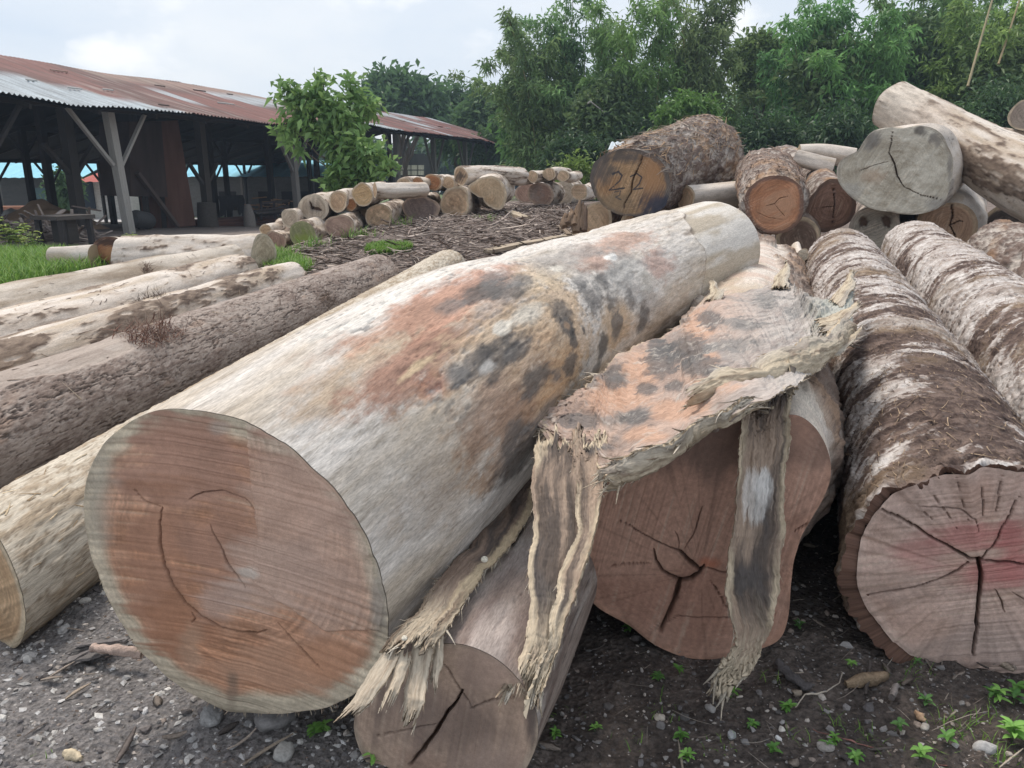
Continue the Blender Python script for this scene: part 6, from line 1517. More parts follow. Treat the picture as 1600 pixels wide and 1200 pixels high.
for s in (-8.8, -4.4, 9.1, 13.6, 18.2, 22.7, 27.3, 31.8):
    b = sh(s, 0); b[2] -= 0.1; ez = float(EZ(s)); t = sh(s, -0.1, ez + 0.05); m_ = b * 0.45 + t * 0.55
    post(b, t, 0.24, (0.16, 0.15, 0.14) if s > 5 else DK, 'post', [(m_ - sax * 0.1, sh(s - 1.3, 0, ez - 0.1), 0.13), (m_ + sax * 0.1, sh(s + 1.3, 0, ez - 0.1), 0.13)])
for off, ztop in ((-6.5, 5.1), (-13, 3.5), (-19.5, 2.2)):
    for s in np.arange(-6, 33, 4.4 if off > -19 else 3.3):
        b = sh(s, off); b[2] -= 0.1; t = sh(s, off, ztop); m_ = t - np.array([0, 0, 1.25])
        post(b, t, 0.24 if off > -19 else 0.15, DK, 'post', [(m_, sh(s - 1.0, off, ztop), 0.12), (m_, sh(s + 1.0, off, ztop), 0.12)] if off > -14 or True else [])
q = sh(s_of(118, -1.2), -1.2); q[2] -= 0.2
post(q, np.array([q[0], q[1], 3.9]), 0.30, (0.05, 0.045, 0.042), 'post', [(q + [0, 0, 1.9], q + sax * 0.9 + [0, 0, 2.9], 0.16), (q + [0, 0, 1.9], q - sax * 0.9 + [0, 0, 2.9], 0.16)])
q = sh(s_of(322, -2.5), -2.5); q[2] -= 0.2
post(q, np.array([q[0], q[1], 3.9]), 0.30, (0.085, 0.075, 0.068), 'post', [(q + [0, 0, 1.7], q + sax * 0.8 + [0, 0, 2.7], 0.14), (q + [0, 0, 1.7], q - sax * 0.8 + [0, 0, 2.7], 0.14)])
for off, z in ((0, None), (-6.5, 5.0), (-13, 3.45), (-19.6, 2.15)):
    mb = MB(); pts = [sh(s, off, (float(EZ(s)) - 0.02) if z is None else z) for s in np.linspace(S0 + 0.2, S1 - 0.2, 10)]
    for a, b in zip(pts[:-1], pts[1:]): mb.beam(a, b - (b - a) * 0.002, 0.14, 0.2, DK)
    mb.build('beam', M_TIMBER, shed)
mb = MB()
for s in np.arange(S0 + 1, S1, 2.2):
    mb.beam(sh(s, 0.7, float(EZ(s)) - 0.2), sh(s, -5.9, float(RZ(s)) - 0.2), 0.08, 0.12, DK); mb.beam(sh(s, -6.1, float(RZ(s)) - 0.2), sh(s, -19.8, 2.08), 0.08, 0.12, DK)
mb.build('rafters', M_TIMBER, shed)
# brown sheet-clad hopper standing under the roof
hp = thing('hopper', 'tall rust brown boarded hopper narrowing to its foot, standing under the shed roof', 'hopper', sh(s_of(262, -2.4), -2.4))
def hexa(mb, bl, br, tl, tr, dep, col):
    """slab between two slanted sides; corners near side, pushed back by dep along -spr"""
    N_ = [np.asarray(v, float) for v in (bl, br, tr, tl)]; B_ = [v - spr * dep for v in N_]
    V = N_ + B_; F = [[0, 1, 2, 3], [5, 4, 7, 6], [4, 0, 3, 7], [1, 5, 6, 2], [3, 2, 6, 7], [4, 5, 1, 0]]
    V = np.array(V)[np.array(F).ravel()]
    n = 14
    for k in range(6):
        a, b_, c_, d_ = V[4 * k:4 * k + 4]
        u = np.linspace(0, 1, n)
        G = np.array([[a * (1 - x) * (1 - y) + b_ * x * (1 - y) + c_ * x * y + d_ * (1 - x) * y for x in u] for y in u]).reshape(-1, 3)
        mb.add(G, gridF(n, n), np.asarray(col) * (1 + 0.35 * fbm(G * [5, 5, 0.8], 4, 55))[:, None], G)
zt = 4.2
f0 = sh_px(222, 352, -2.4); f1 = sh_px(300, 354, -2.4); f2 = sh_px(214, 250, -2.4); f3 = sh_px(272, 240, -2.4); f2[2] += 0; 
mb = MB(); hexa(mb, sh_px(262, 357, -2.4), sh_px(306, 352, -2.4), sh_px(248, 190, -2.4), sh_px(278, 188, -2.4), 1.2, (0.125, 0.065, 0.048)); mb.build('chute', M_TIMBER, hp)
mb = MB(); hexa(mb, sh_px(204, 306, -2.3), sh_px(262, 308, -2.3), sh_px(202, 190, -2.3), sh_px(252, 190, -2.3), 1.4, (0.062, 0.045, 0.04)); mb.build('bin', M_TIMBER, hp)
for a, b in (((226, 305), (232, 356)), ((254, 306), (258, 356))):
    mb = MB(); mb.beam(sh_px(*a, -2.5), sh_px(*b, -2.5), 0.16, 0.16, DK); mb.build('leg', M_TIMBER, hp)
mb = MB(); mb.beam(sh_px(215, 270, -2.2), sh_px(278, 354, -2.2), 0.16, 0.12, (0.11, 0.085, 0.075)); mb.build('strut', M_TIMBER, hp)
# drum shaped tank on legs beside the hopper
tk = thing('tank', 'dark barrel lying on short legs beside the boarded hopper', 'barrel', sh_px(222, 352, -1.0))
mb = MB(); mb.tube([sh_px(212, 342, -1.2), sh_px(214, 342, -1.2), sh_px(230, 345, -1.9), sh_px(233, 345, -2.0)], [0.12, 0.3, 0.3, 0.12], (0.07, 0.07, 0.072), 20); mb.build('barrel', M_DARK, tk)
for px in (217, 229):
    mb = MB(); mb.beam(sh_px(px, 346, -1.5), sh_px(px, 358, -1.5), 0.07, 0.07, DK); mb.build('leg', M_TIMBER, tk)
# workbench
wb = thing('workbench', 'dark rough workbench at the edge of the shed floor, left of the pale post', 'workbench', Gp(102, 390))
A_ = Gp(78, 388); B_ = Gp(128, 384); dp = np.array([-0.5, 1.0, 0]) * 0.9
up_ = np.array([0, 0, 0.72])
mb = MB(); 
c = (A_ + B_) / 2 + dp / 2 + up_; x_ = (B_ - A_); x_[2] = 0; Lx = np.linalg.norm(x_); x_ /= Lx; y_ = np.cross([0, 0, 1.0], x_)
mb.box(c, [x_, y_, [0, 0, 1]], [Lx / 2 + 0.1, 0.5, 0.05], (0.085, 0.075, 0.068)); mb.build('bench_top', M_TIMBER, wb)
for sx in (-1, 1):
    for sy in (-1, 1):
        p = c + x_ * sx * Lx * 0.45 + y_ * sy * 0.42
        mb = MB(); mb.beam(p - [0, 0, 0.06], np.array([p[0], p[1], float(gz(p[0], p[1])) - 0.05]), 0.12, 0.12, DK); mb.build('leg', M_TIMBER, wb)
mb = MB(); mb.box(c - up_ * 0.45, [x_, y_, [0, 0, 1]], [Lx * 0.16, 0.3, 0.32], (0.06, 0.055, 0.05)); mb.build('drawer_box', M_TIMBER, wb)
# dark saw table frame
sf = thing('saw_frame', 'dark metal saw bench frame on the shed floor near the log stack', 'saw bench', sh_px(425, 335, -1.5))
for a, b in (((398, 330), (452, 322)), ((398, 338), (450, 331)), ((408, 318), (452, 313)), ((408, 318), (408, 345)), ((428, 316), (430, 342)), ((448, 313), (449, 340)), ((400, 330), (400, 346))):
    mb = MB(); mb.beam(sh_px(*a, -1.6), sh_px(*b, -1.6), 0.09, 0.09, (0.06, 0.05, 0.05)); mb.build('bar', M_TIMBER, sf)
mb = MB(); mb.box((sh_px(400, 333, -1.6) + sh_px(452, 327, -1.6)) / 2, [sax, spr, [0, 0, 1]], [1.6, 0.35, 0.04], (0.07, 0.06, 0.055)); mb.build('bed', M_TIMBER, sf)
def mound(name, label, cat, c, rx, ry, h, col, seed, mat, n=60, amp=0.2):
    u = np.linspace(-1.3, 1.3, n); U, W = np.meshgrid(u, u); q = np.hypot(U, W)
    z = h * np.maximum(0, 1 - q ** 1.3) * (1 + amp * fbm(np.stack([U.ravel() * 3, W.ravel() * 3, 0 * U.ravel()], 1), 4, seed).reshape(U.shape)) - 0.06
    V = np.stack([c[0] + U.ravel() * rx, c[1] + W.ravel() * ry, c[2] + z.ravel()], 1)
    V[:, 2] += gz(V[:, 0], V[:, 1]) - float(gz(c[0], c[1]))
    tag(mesh_obj(name, V, gridF(n, n), mat, None, np.asarray(col) * (1 + 0.25 * fbm(V * 4, 4, seed + 1))[:, None], V), label, cat)
mound('sawdust_pile', 'tan heap of sawdust beyond the workbench', 'sawdust', Gp(70, 358), 2.3, 2.0, 0.95, (0.40, 0.275, 0.185), 61, M_STONE)
sc_ = Gp(62, 376); mb = MB(); rr = np.random.RandomState(5)
for k in range(150):
    p = sc_ + np.array([rr.normal(0, 0.75), rr.normal(0, 0.6), abs(rr.normal(0, 0.28))]); d = rr.normal(size=3) * [1, 1, 0.35]; d /= np.linalg.norm(d); L_ = rr.uniform(0.4, 1.4)
    mb.beam(p - d * L_ / 2, p + d * L_ / 2, rr.uniform(0.04, 0.1), rr.uniform(0.02, 0.05), np.array([(0.26, 0.21, 0.18), (0.15, 0.12, 0.105), (0.38, 0.32, 0.28)][rr.randint(3)]))
o_ = mb.build('scrap_pile', M_TIMBER); tag(o_, 'tangled heap of grey wood offcuts beside the workbench', 'wood scraps', None, 'stuff')
sk = Gp(22, 352); mb = MB(); V = I3V * [0.5, 0.35, 0.38] * (1 + 0.2 * fbm(I3V * 2, 3, 8))[:, None] + sk + [0, 0, 0.35]
mb.add(V, I3F, (0.62, 0.62, 0.60), V); tag(mb.build('sack', M_STONE), 'white sack at the foot of the dark post at the left edge', 'sack')
def stack_boards(label, c, L_, w, h, col, az, seed):
    a = math.radians(az); x_ = np.array([math.cos(a), math.sin(a), 0]); y_ = np.array([-math.sin(a), math.cos(a), 0]); mb = MB(); rr = np.random.RandomState(seed)
    for i in range(int(h / 0.12)):
        for j in range(int(w / 0.3)):
            mb.box(np.asarray(c) + y_ * (j * 0.3 - w / 2) + [0, 0, 0.06 + i * 0.12] + x_ * rr.normal(0, 0.08), [x_, y_, [0, 0, 1]], [L_ / 2, 0.14, 0.052], np.asarray(col) * rr.uniform(0.7, 1.2))
    tag(mb.build('board_stack', M_TIMBER), label, 'boards')
stack_boards('stack of orange brown boards behind the sawdust heap', Gp(45, 343), 4.6, 1.5, 1.0, (0.25, 0.12, 0.075), 12, 1)
stack_boards('low stack of reddish boards right of the pale post, far across the road', Gp(212, 328), 4.2, 1.2, 1.0, (0.19, 0.10, 0.07), 5, 2)
stack_boards('low dark red stack of boards on the shed floor behind the long pale log', sh(s_of(360, -3), -3), 3.8, 1.2, 0.4, (0.15, 0.075, 0.06), 60, 3)
mb = MB(); rr = np.random.RandomState(15); p0 = sh_px(430, 325, -6)
for k in range(40):
    d = rr.normal(size=3) * [1, 1, 0.2]; d /= np.linalg.norm(d); p = p0 + rr.normal(size=3) * [0.8, 0.5, 0.25]
    mb.beam(p - d * 0.5, p + d * 0.5, 0.1, 0.05, np.array([(0.46, 0.27, 0.17), (0.38, 0.22, 0.13)][k % 2]))
tag(mb.build('scrap_pile', M_TIMBER), 'orange wood offcuts heaped beyond the saw bench', 'wood scraps', None, 'stuff')
st_ = sh(s_of(320, -2.2), -2.2)
mb = MB(); mb.tube([st_ - [0, 0, 0.1], st_ + [0, 0, 0.5], st_ + [0.02, 0, 0.95], st_ + [0.02, 0, 0.97]], [0.42, 0.38, 0.36, 0.02], (0.085, 0.075, 0.068), 16); tag(mb.build('wood_block', M_BARK), 'dark round block of wood at the foot of the inner shed post', 'wood block')
mb = MB(); q = sh_px(390, 345, -1.2); q[2] = float(gz(q[0], q[1])); mb.tube([q, q + [0, 0, 0.45], q + [-0.05, 0.05, 0.85], q + [-0.06, 0.05, 0.9]], [0.26, 0.22, 0.14, 0.03], (0.20, 0.18, 0.165), 14); tag(mb.build('wood_block', M_BARK), 'grey split stump standing on the shed floor left of the saw bench', 'wood block')
mb = MB(); q = sh_px(362, 322, -6); Gq = []
for i, u in enumerate(np.linspace(0, 1, 14)):
    for j, v_ in enumerate(np.linspace(0, 1, 8)):
        Gq.append(q + sax * (u - 0.5) * 1.8 + [0, 0, 0.5 - v_ * (0.75 + 0.25 * math.sin(u * 17))] + spr * 0.08 * math.sin(u * 25 + v_ * 3))
mb.add(np.array(Gq), gridF(14, 8), (0.05, 0.047, 0.05)); mb.add(np.array(Gq) - spr * 0.02, gridF(14, 8)[:, ::-1], (0.05, 0.047, 0.05))
tag(mb.build('hanging_rags', M_DARK), 'dark rags hung low between posts on the shed floor', 'cloth')
mb = MB(); mb.beam(sh_px(350, 312, -6.2), sh_px(380, 311, -6.2), 0.05, 0.05, DK); mb.beam(sh_px(352, 311, -6.2), sh_px(352, 345, -6.2), 0.06, 0.06, DK); mb.beam(sh_px(379, 311, -6.2), sh_px(380, 345, -6.2), 0.06, 0.06, DK)
tag(mb.build('drying_rack', M_TIMBER), 'low dark rail on two stakes carrying the rags', 'rack')
# road and the buildings beyond
def flat(name, pts, lift, mat, col, kind='structure', n=40):
    a = resample(pts[0], n); b = resample(pts[1], n); m_ = 10
    V = np.array([a[i] * (1 - u) + b[i] * u for i in range(n) for u in np.linspace(0, 1, m_)])
    V[:, 2] = gz(V[:, 0], V[:, 1]) + lift
    o = mesh_obj(name, V, gridF(n, m_)[:, ::-1], mat, None, np.asarray(col) * (1 + 0.12 * fbm(V * 0.8, 4, 71))[:, None], V); o['kind'] = kind
    o['label'] = 'grey gravel road running behind the shed'
    return o
flat('road', [[(-70, 46, 0), (-30, 46.5, 0), (-14, 49, 0), (0, 56, 0)], [(-72, 57, 0), (-30, 57.5, 0), (-14, 58, 0), (-3, 63, 0)]], 0.05, M_STONE, (0.46, 0.445, 0.43))
M_PAINT = attr_mat('painted_sheet', (3, 3, 3), 0.15, 0.1, 0.9, 0.003, fine=12, spec=0.08)
M_WALL = attr_mat('rough_wall', (2, 2, 6), 0.25, 0.2, 0.9, 0.004, fine=10)
def gable(name, label, x0, x1, y0, dep, zeave, zridge, roofc, wallc, posts, wallfrac=1.0):
    b = thing(name, label, 'building', ((x0 + x1) / 2, y0, float(gz((x0 + x1) / 2, y0))))
    n = int((x1 - x0) / 0.25); xs = np.linspace(x0, x1, n); wv = 0.03 * np.cos(xs * 9)
    V = np.concatenate([np.stack([xs, np.full(n, y0 - 0.8), zeave + wv], 1), np.stack([xs, np.full(n, y0 + dep / 2), zridge + wv], 1), np.stack([xs, np.full(n, y0 + dep + 0.8), zeave + wv], 1)])
    mesh_obj('roof', V, gridF(3, n), M_PAINT, b, np.asarray(roofc) * (1 + 0.1 * fbm(V * [0.6, 0.6, 1], 3, 73))[:, None], V, smooth=False)
    zb = float(min(gz(x0, y0), gz(x1, y0))) - 0.4
    mb = MB(); 
    xa = x0 + (x1 - x0) * (1 - wallfrac)
    mb.box(((xa + x1) / 2, y0 + 0.6, (zb + zeave) / 2), np.eye(3), ((x1 - xa) / 2, 0.12, (zeave - zb) / 2), wallc)
    mb.box(((x0 + x1) / 2, y0 + dep, (zb + zeave) / 2), np.eye(3), ((x1 - x0) / 2, 0.12, (zeave - zb) / 2), np.asarray(wallc) * 0.8)
    mb.box((x0, y0 + dep / 2 + 0.4, (zb + zeave) / 2), np.eye(3), (0.12, dep / 2 - 0.55, (zeave - zb) / 2), wallc); mb.box((x1, y0 + dep / 2 + 0.4, (zb + zeave) / 2), np.eye(3), (0.12, dep / 2 - 0.55, (zeave - zb) / 2), wallc)
    mb.build('wall', M_WALL, b)
    for x in posts:
        mb = MB(); mb.beam((x, y0 - 0.6, zb), (x, y0 - 0.6, zeave - 0.05), 0.16, 0.16, (0.24, 0.22, 0.2)); mb.build('post', M_TIMBER, b)
    return b
yb = 60.0
X = lambda px, y=yb: (px - 800) / FPX * (y * math.cos(PITCH) + 1.6 * math.sin(PITCH)) 
zq = lambda py, y: 1.6 - (py - HORIZON) / FPX * y * 0.985
BL = gable('blue_shed', 'long low building with a pale blue roof and grey boarded wall, beyond the shed', X(282), X(505), yb, 9, zq(275.5, yb), zq(252, yb + 4.5) , (0.27, 0.55, 0.66), (0.17, 0.16, 0.155), [X(330), X(383), X(433)])
for px, w_ in ((352, 1.3), (410, 0.9), (462, 2.4)):
    mb = MB(); mb.box((X(px), yb + 0.44, zq(312, yb)), np.eye(3), (w_ / 2, 0.05, 0.7), (0.05, 0.045, 0.045)); mb.build('window', M_DARK, BL)
BL2 = gable('blue_shed', 'blue roofed building with dark open bays, seen through the shed at the left edge', X(-60), X(128), yb + 1, 9, zq(277, yb + 1), zq(252, yb + 5.5), (0.29, 0.57, 0.68), (0.085, 0.08, 0.078), [X(-5), X(45), X(92)])
mb = MB(); mb.box((X(62), yb + 1.38, zq(309, yb)), np.eye(3), (1.1, 0.1, 0.8), (0.10, 0.16, 0.17)); mb.build('doorway', M_DARK, BL2)
WH = gable('white_house', 'small whitewashed house with a red roof glimpsed left of the pale post', X(128, 56), X(190, 56), 56, 7, zq(283, 56), zq(266, 59), (0.40, 0.13, 0.11), (0.52, 0.51, 0.48), [])
mb = MB(); mb.box((X(131, 56), 56.42, zq(303, 56)), np.eye(3), (0.5, 0.06, 1.0), (0.035, 0.045, 0.06)); mb.build('door', M_DARK, WH)
RL = thing('side_shed', 'dark low lean-to with pale slatted panels behind the leafy young tree', 'shed', sh_px(655, 262, -12))
mb = MB(); hexa(mb, sh_px(618, 285, -14), sh_px(675, 285, -14), sh_px(618, 240, -14), sh_px(675, 240, -14), 0.3, (0.05, 0.048, 0.05)); mb.build('wall', M_DARK, RL)
for i in range(4):
    for j in range(2):
        a_, b_ = 622 + i * 10.5, 631 + i * 10.5; c_, d_ = 258 + j * 8.5, 265 + j * 8.5
        mb = MB(); hexa(mb, sh_px(a_, d_ - 0.05 * i, -13.9), sh_px(b_, d_, -13.9), sh_px(a_, c_, -13.9), sh_px(b_, c_, -13.9), 0.05, (0.48, 0.44, 0.38)); mb.build('panel', M_PAINT, RL)
# ------------------------------------------------------------------ trees
def leaves_mesh(C, D, Lr, Wr, cols, seed, droop=0.25, up=0.3):
    """many folded leaf blades, C base points, D directions"""
    r = np.random.RandomState(seed); n = len(C)
    L_ = r.uniform(*Lr, n)[:, None]; W_ = r.uniform(*Wr, n)[:, None]
    D = D / np.linalg.norm(D, axis=1)[:, None]
    rv = r.normal(size=(n, 3)) * 0.6 + np.array([0, 0, 1.0])
    S = np.cross(D, rv); S /= np.linalg.norm(S, axis=1)[:, None] + 1e-9
    U = np.cross(S, D)
    p1 = C + D * L_ * 0.45 ; p2 = C + D * L_ - np.array([0, 0, 1.0]) * L_ * droop
    V = np.stack([C, p1 + S * W_ / 2 + U * W_ * 0.12, p2, p1 - S * W_ / 2 + U * W_ * 0.12], 1).reshape(-1, 3)
    i = np.arange(n)[:, None] * 4
    F = i + np.array([[0, 1, 2, 3]])
    return V, F, np.repeat(np.asarray(cols), 4, 0)

def limb_set(mb, base, r0, tips, col, rng, wig=0.15):
    for tip, rr_ in tips:
        tip = np.asarray(tip, float); base = np.asarray(base, float)
        L_ = np.linalg.norm(tip - base)
        t = np.linspace(0, 1, 8)[:, None]
        mid_ = base + (tip - base) * t + rng.normal(0, wig * L_ * 0.12, (8, 3)) * np.sin(np.pi * t)
        mid_[:, :2] -= (tip - base)[None, :2] * (np.sin(np.pi * t) * 0.12)
        mb.tube(mid_, np.linspace(rr_, rr_ * 0.25, 8), col, 7, cap=False)

def broad_tree(name, label, cat, base, blobs, nleaf, Lr, Wr, colA, colB, seed, trunk=0.12, cl=10, spread=0.2, tcol=(0.16, 0.13, 0.105), group=None, droop=0.3, gap=0.05):
    """blobs: (centre, radii) of leafy masses"""
    rng = np.random.RandomState(seed)
    base = np.asarray(base, float)
    t = thing(name, label, cat, base, group)
    mb = MB()
    cen = np.array([b[0] for b in blobs], float)
    fork = base + (cen.mean(0) - base) * 0.38
    mb.tube(resample([base - [0, 0, 0.1], base + (fork - base) * 0.5 + rng.normal(0, 0.05, 3), fork], 8), np.linspace(trunk, trunk * 0.7, 8), tcol, 9)
    limb_set(mb, fork, trunk, [(c, trunk * 0.5) for c in cen], tcol, rng)
    C = []; D = []; K = []
    vol = np.array([np.prod(b[1]) for b in blobs]) ** 0.75
    for b, share in zip(blobs, vol / vol.sum()):
        c, R = np.asarray(b[0], float), np.asarray(b[1], float)
        nc = max(4, int(nleaf * share / cl))
        q = rng.normal(size=(nc * 3, 3)); q /= np.linalg.norm(q, axis=1)[:, None]
        q *= rng.rand(nc * 3, 1) ** 0.42
        pts = c + q * R * (1 + 0.35 * fbm(q * 1.7 + seed, 3, seed)[:, None])
        keep = fbm(pts * (1.6 / max(R.mean(), 0.3)) * 1.3, 3, seed + 1) > gap - 0.35 * rng.rand(nc * 3)
        pts, q = pts[keep][:nc], q[keep][:nc]
        tint = rng.uniform(0, 1, len(pts))
        for p, qq, ti in zip(pts, q, tint):
            d = rng.normal(size=(cl, 3)) * 0.8 + qq * 0.8 + [0, 0, 0.1]
            C.append(p + rng.normal(0, spread, (cl, 3))); D.append(d)
            K.append(np.clip(mixc(colA, colB, np.full(cl, ti)) * rng.uniform(0.75, 1.25, (cl, 1)), 0.01, 1))
        tips = pts[rng.choice(len(pts), min(7, len(pts)), replace=False)]
        limb_set(mb, c, trunk * 0.3, [(p, trunk * 0.22) for p in tips], tcol, rng)
    mb.build('trunk', M_BARK, t)
    V, F, cc = leaves_mesh(np.concatenate(C), np.concatenate(D), Lr, Wr, np.concatenate(K), seed, droop)
    mesh_obj('crown', V, F, M_LEAF, t, cc, None, smooth=False)
    return t
def blob(px, py, d, rx, ry, dd=None):
    return (P(px, py, d), (rx * d / FPX, (dd or rx) * d / FPX, ry * d / FPX))
# leafy young tree in front of the shed
D1 = 19.0
bt = P(560, 322, D1 + 0.6); bt[2] = float(gz(bt[0], bt[1]))
broad_tree('young_tree', 'leafy young tree with large drooping leaves, in front of the shed behind the log stack', 'tree', bt,
    [blob(448, 142, D1, 15, 10), blob(470, 158, D1, 18, 12), blob(505, 140, D1, 18, 12), blob(522, 168, D1, 22, 15), blob(548, 138, D1 + .3, 13, 14), blob(486, 186, D1, 20, 13), blob(448, 196, D1, 12, 11), blob(460, 228, D1, 9, 12), blob(505, 205, D1, 15, 12), blob(545, 188, D1, 18, 13), blob(528, 226, D1, 20, 14), blob(574, 166, D1 + .3, 14, 11), blob(560, 232, D1 - .3, 18, 13), blob(588, 246, D1 - .3, 18, 13), blob(608, 264, D1 - .3, 12, 10), blob(535, 262, D1, 20, 14), blob(568, 278, D1, 22, 15), blob(525, 288, D1, 16, 10)],
    2500, (0.20, 0.33), (0.09, 0.16), (0.14, 0.255, 0.085), (0.29, 0.44, 0.15), 21, trunk=0.07, cl=8, spread=0.11, droop=0.32, gap=0.0)
# trees beyond the shed
D2 = 62
bt = P(630, 240, D2); bt[2] = float(gz(bt[0], bt[1]))
broad_tree('spreading_tree', 'flat topped spreading tree rising behind the shed roof', 'tree', bt, [blob(600, 130, D2, 22, 10), blob(630, 140, D2, 30, 14), blob(585, 145, D2, 16, 12), blob(655, 155, D2, 30, 10), blob(675, 145, D2, 14, 6), blob(620, 165, D2, 50, 16), blob(670, 178, D2, 24, 10)],
    5200, (0.5, 1.0), (0.2, 0.42), (0.08, 0.155, 0.06), (0.125, 0.22, 0.09), 22, trunk=0.3, cl=9, spread=0.45, droop=0.2)
for k, (px, py, rx, ry, d, lab) in enumerate([(715, 172, 30, 34, 66, 'rounded green tree to the right of the flat topped one'), (755, 178, 36, 34, 58, 'bushy tree between the rounded green tree and the bamboo grove'), (800, 190, 30, 40, 52, 'dark tree at the left foot of the bamboo grove')]):
    bt = P(px, 262, d); bt[2] = float(gz(bt[0], bt[1]))
    broad_tree('bushy_tree', lab, 'tree', bt, [blob(px, py, d, rx, ry), blob(px - rx * .6, py + 25, d, rx * .7, ry * .6), blob(px + rx * .6, py + 22, d, rx * .7, ry * .6), blob(px, py + 50, d, rx * 1.1, 22)], 4600, (0.4, 0.8), (0.16, 0.34), (0.08, 0.15, 0.06), (0.13, 0.225, 0.085), 30 + k, trunk=0.25, cl=9, spread=0.4)
D3 = 40
bt = P(836, 268, D3); bt[2] = float(gz(bt[0], bt[1]))
broad_tree('round_bush', 'bright green rounded tree at the right end of the shed', 'tree', bt, [blob(815, 190, D3, 26, 24), blob(845, 208, D3 - 1, 34, 24), blob(862, 222, D3 - 1, 20, 18), blob(825, 225, D3, 36, 22), blob(850, 248, D3, 30, 16)],
    6500, (0.3, 0.55), (0.12, 0.24), (0.10, 0.21, 0.07), (0.18, 0.34, 0.10), 41, trunk=0.18, cl=9, spread=0.28)
bt = P(140, 300, 52); bt[2] = float(gz(bt[0], bt[1]))
broad_tree('bushy_tree', 'dark green tree between the blue roofed building and the white house', 'tree', bt, [blob(98, 292, 52, 14, 22), blob(108, 300, 52, 12, 16)], 900, (0.4, 0.7), (0.16, 0.3), (0.05, 0.10, 0.04), (0.09, 0.16, 0.06), 45, trunk=0.12, cl=8, spread=0.3)

# ------------------------------------------------------------------ bamboo grove
def bamboo(name, label, base, H, spread, nculm, nleaf, seed, colA, colB, group, lean=(0, 0)):
    rng = np.random.RandomState(seed)
    base = np.asarray(base, float)
    t = thing(name, label, 'bamboo', base, group)
    mb = MB(); C = []; D = []; K = []
    for k in range(nculm):
        a = rng.uniform(0, 6.283); out = rng.uniform(0.15, 1.0) * spread
        h = H * rng.uniform(0.5, 1.08)
        u = np.linspace(0, 1, 14)
        arch = out * (0.25 * u + 0.9 * u ** 3.2)
        x = rng.normal(0, 0.45) + (math.cos(a)) * arch + lean[0] * u ** 2; y = rng.normal(0, 0.45) + math.sin(a) * arch + lean[1] * u ** 2
        z = h * (u - 0.13 * (out / spread) * u ** 5 * 1.6)
        pts = base + np.stack([x, y, z], 1)
        r0 = rng.uniform(0.035, 0.06)
        mb.tube(pts, np.linspace(r0, 0.008, 14), mixc((0.16, 0.19, 0.07), (0.30, 0.26, 0.12), rng.rand()), 6, cap=False)
        nsp = max(4, int(nleaf / nculm / 14))
        tint = rng.rand()
        for s_ in range(nsp):
            v = 0.16 + 0.84 * rng.rand() ** 0.75
            p = np.array([np.interp(v, u, pts[:, i]) for i in range(3)])
            b = rng.uniform(0, 6.283); bl = (1.35 - 0.85 * v) * rng.uniform(0.3, 1.2)
            e = p + np.array([math.cos(b) * bl, math.sin(b) * bl, rng.uniform(-0.45, 0.45) * bl])
            m_ = 14
            f = rng.uniform(0.25, 1, (m_, 1))
            C.append(p + (e - p) * f + rng.normal(0, 0.10, (m_, 3)))
            dd = (e - p)[None] * 0.5 + rng.normal(0, 0.45, (m_, 3)); dd[:, 2] -= 0.12
            D.append(dd)
            shade_ = rng.uniform(0.7, 1.3)
            K.append(mixc(colA, colB, np.full(m_, np.clip(tint * 0.6 + 0.4 * rng.rand(), 0, 1))) * shade_ * rng.uniform(0.85, 1.15, (m_, 1)))
    mb.build('culms', M_TIMBER, t)
    V, F, cc = leaves_mesh(np.concatenate(C), np.concatenate(D), (0.24, 0.46), (0.06, 0.12), np.concatenate(K), seed, 0.25)
    mesh_obj('foliage', V, F, M_LEAF, t, cc, None, smooth=False)
    return t
CA, CB = (0.14, 0.22, 0.085), (0.33, 0.42, 0.155)
spec = [  # px at base, depth, top py, spread, culms, leaves, label
    (845, 37, 45, 2.6, 18, 13000, 'bamboo clump with sprays hanging out at the left end of the grove', (-1.2, 0)),
    (905, 38, -15, 2.4, 20, 15000, 'tall bamboo clump second from the left, its tops leaving the photo', (-0.6, 0)),
    (985, 36, 10, 2.3, 20, 15000, 'bamboo clump right of the tall one, behind the log marked 22', (0, 0)),
    (1070, 37, -5, 2.5, 22, 16000, 'dense bamboo clump just left of the bright gap of sky', (0.2, 0)),
    (1165, 40, 112, 2.3, 18, 13000, 'lower bamboo clump under the gap of sky', (0, 0)),
    (1245, 35, 8, 1.7, 14, 10500, 'bamboo clump with loose feathery tips right of the gap of sky', (0.3, 0)),
    (1330, 34, 20, 2.4, 20, 15000, 'bamboo clump behind the raised pale trunk', (0, 0)),
    (1420, 37, -30, 2.6, 22, 16000, 'tall dark bamboo clump above the raised pale trunk', (0, 0)),
    (1510, 33, -20, 2.4, 20, 15000, 'bamboo clump with two bare leaning canes before it', (0, 0)),
    (1600, 34, -30, 2.6, 20, 14000, 'bamboo clump cut by the right edge of the photo', (0, 0)),
    (940, 44, 60, 2.8, 14, 8000, 'shaded bamboo clump filling the back of the grove on the left', (0, 0)),
    (1110, 46, 105, 2.8, 14, 8000, 'shaded bamboo clump filling the back of the grove in the middle', (0, 0)),
    (1300, 45, 70, 2.8, 14, 8000, 'shaded bamboo clump at the back, behind the feathery tips', (0, 0)),
    (1470, 45, -20, 2.8, 14, 8000, 'shaded bamboo clump at the back on the right', (0, 0)),
    (1560, 44, -40, 2.8, 14, 8000, 'shaded bamboo clump at the back by the right edge', (0, 0)),
    (1690, 33, -30, 2.6, 12, 7000, 'bamboo clump beyond the right edge with sprays reaching in', (0, 0))]
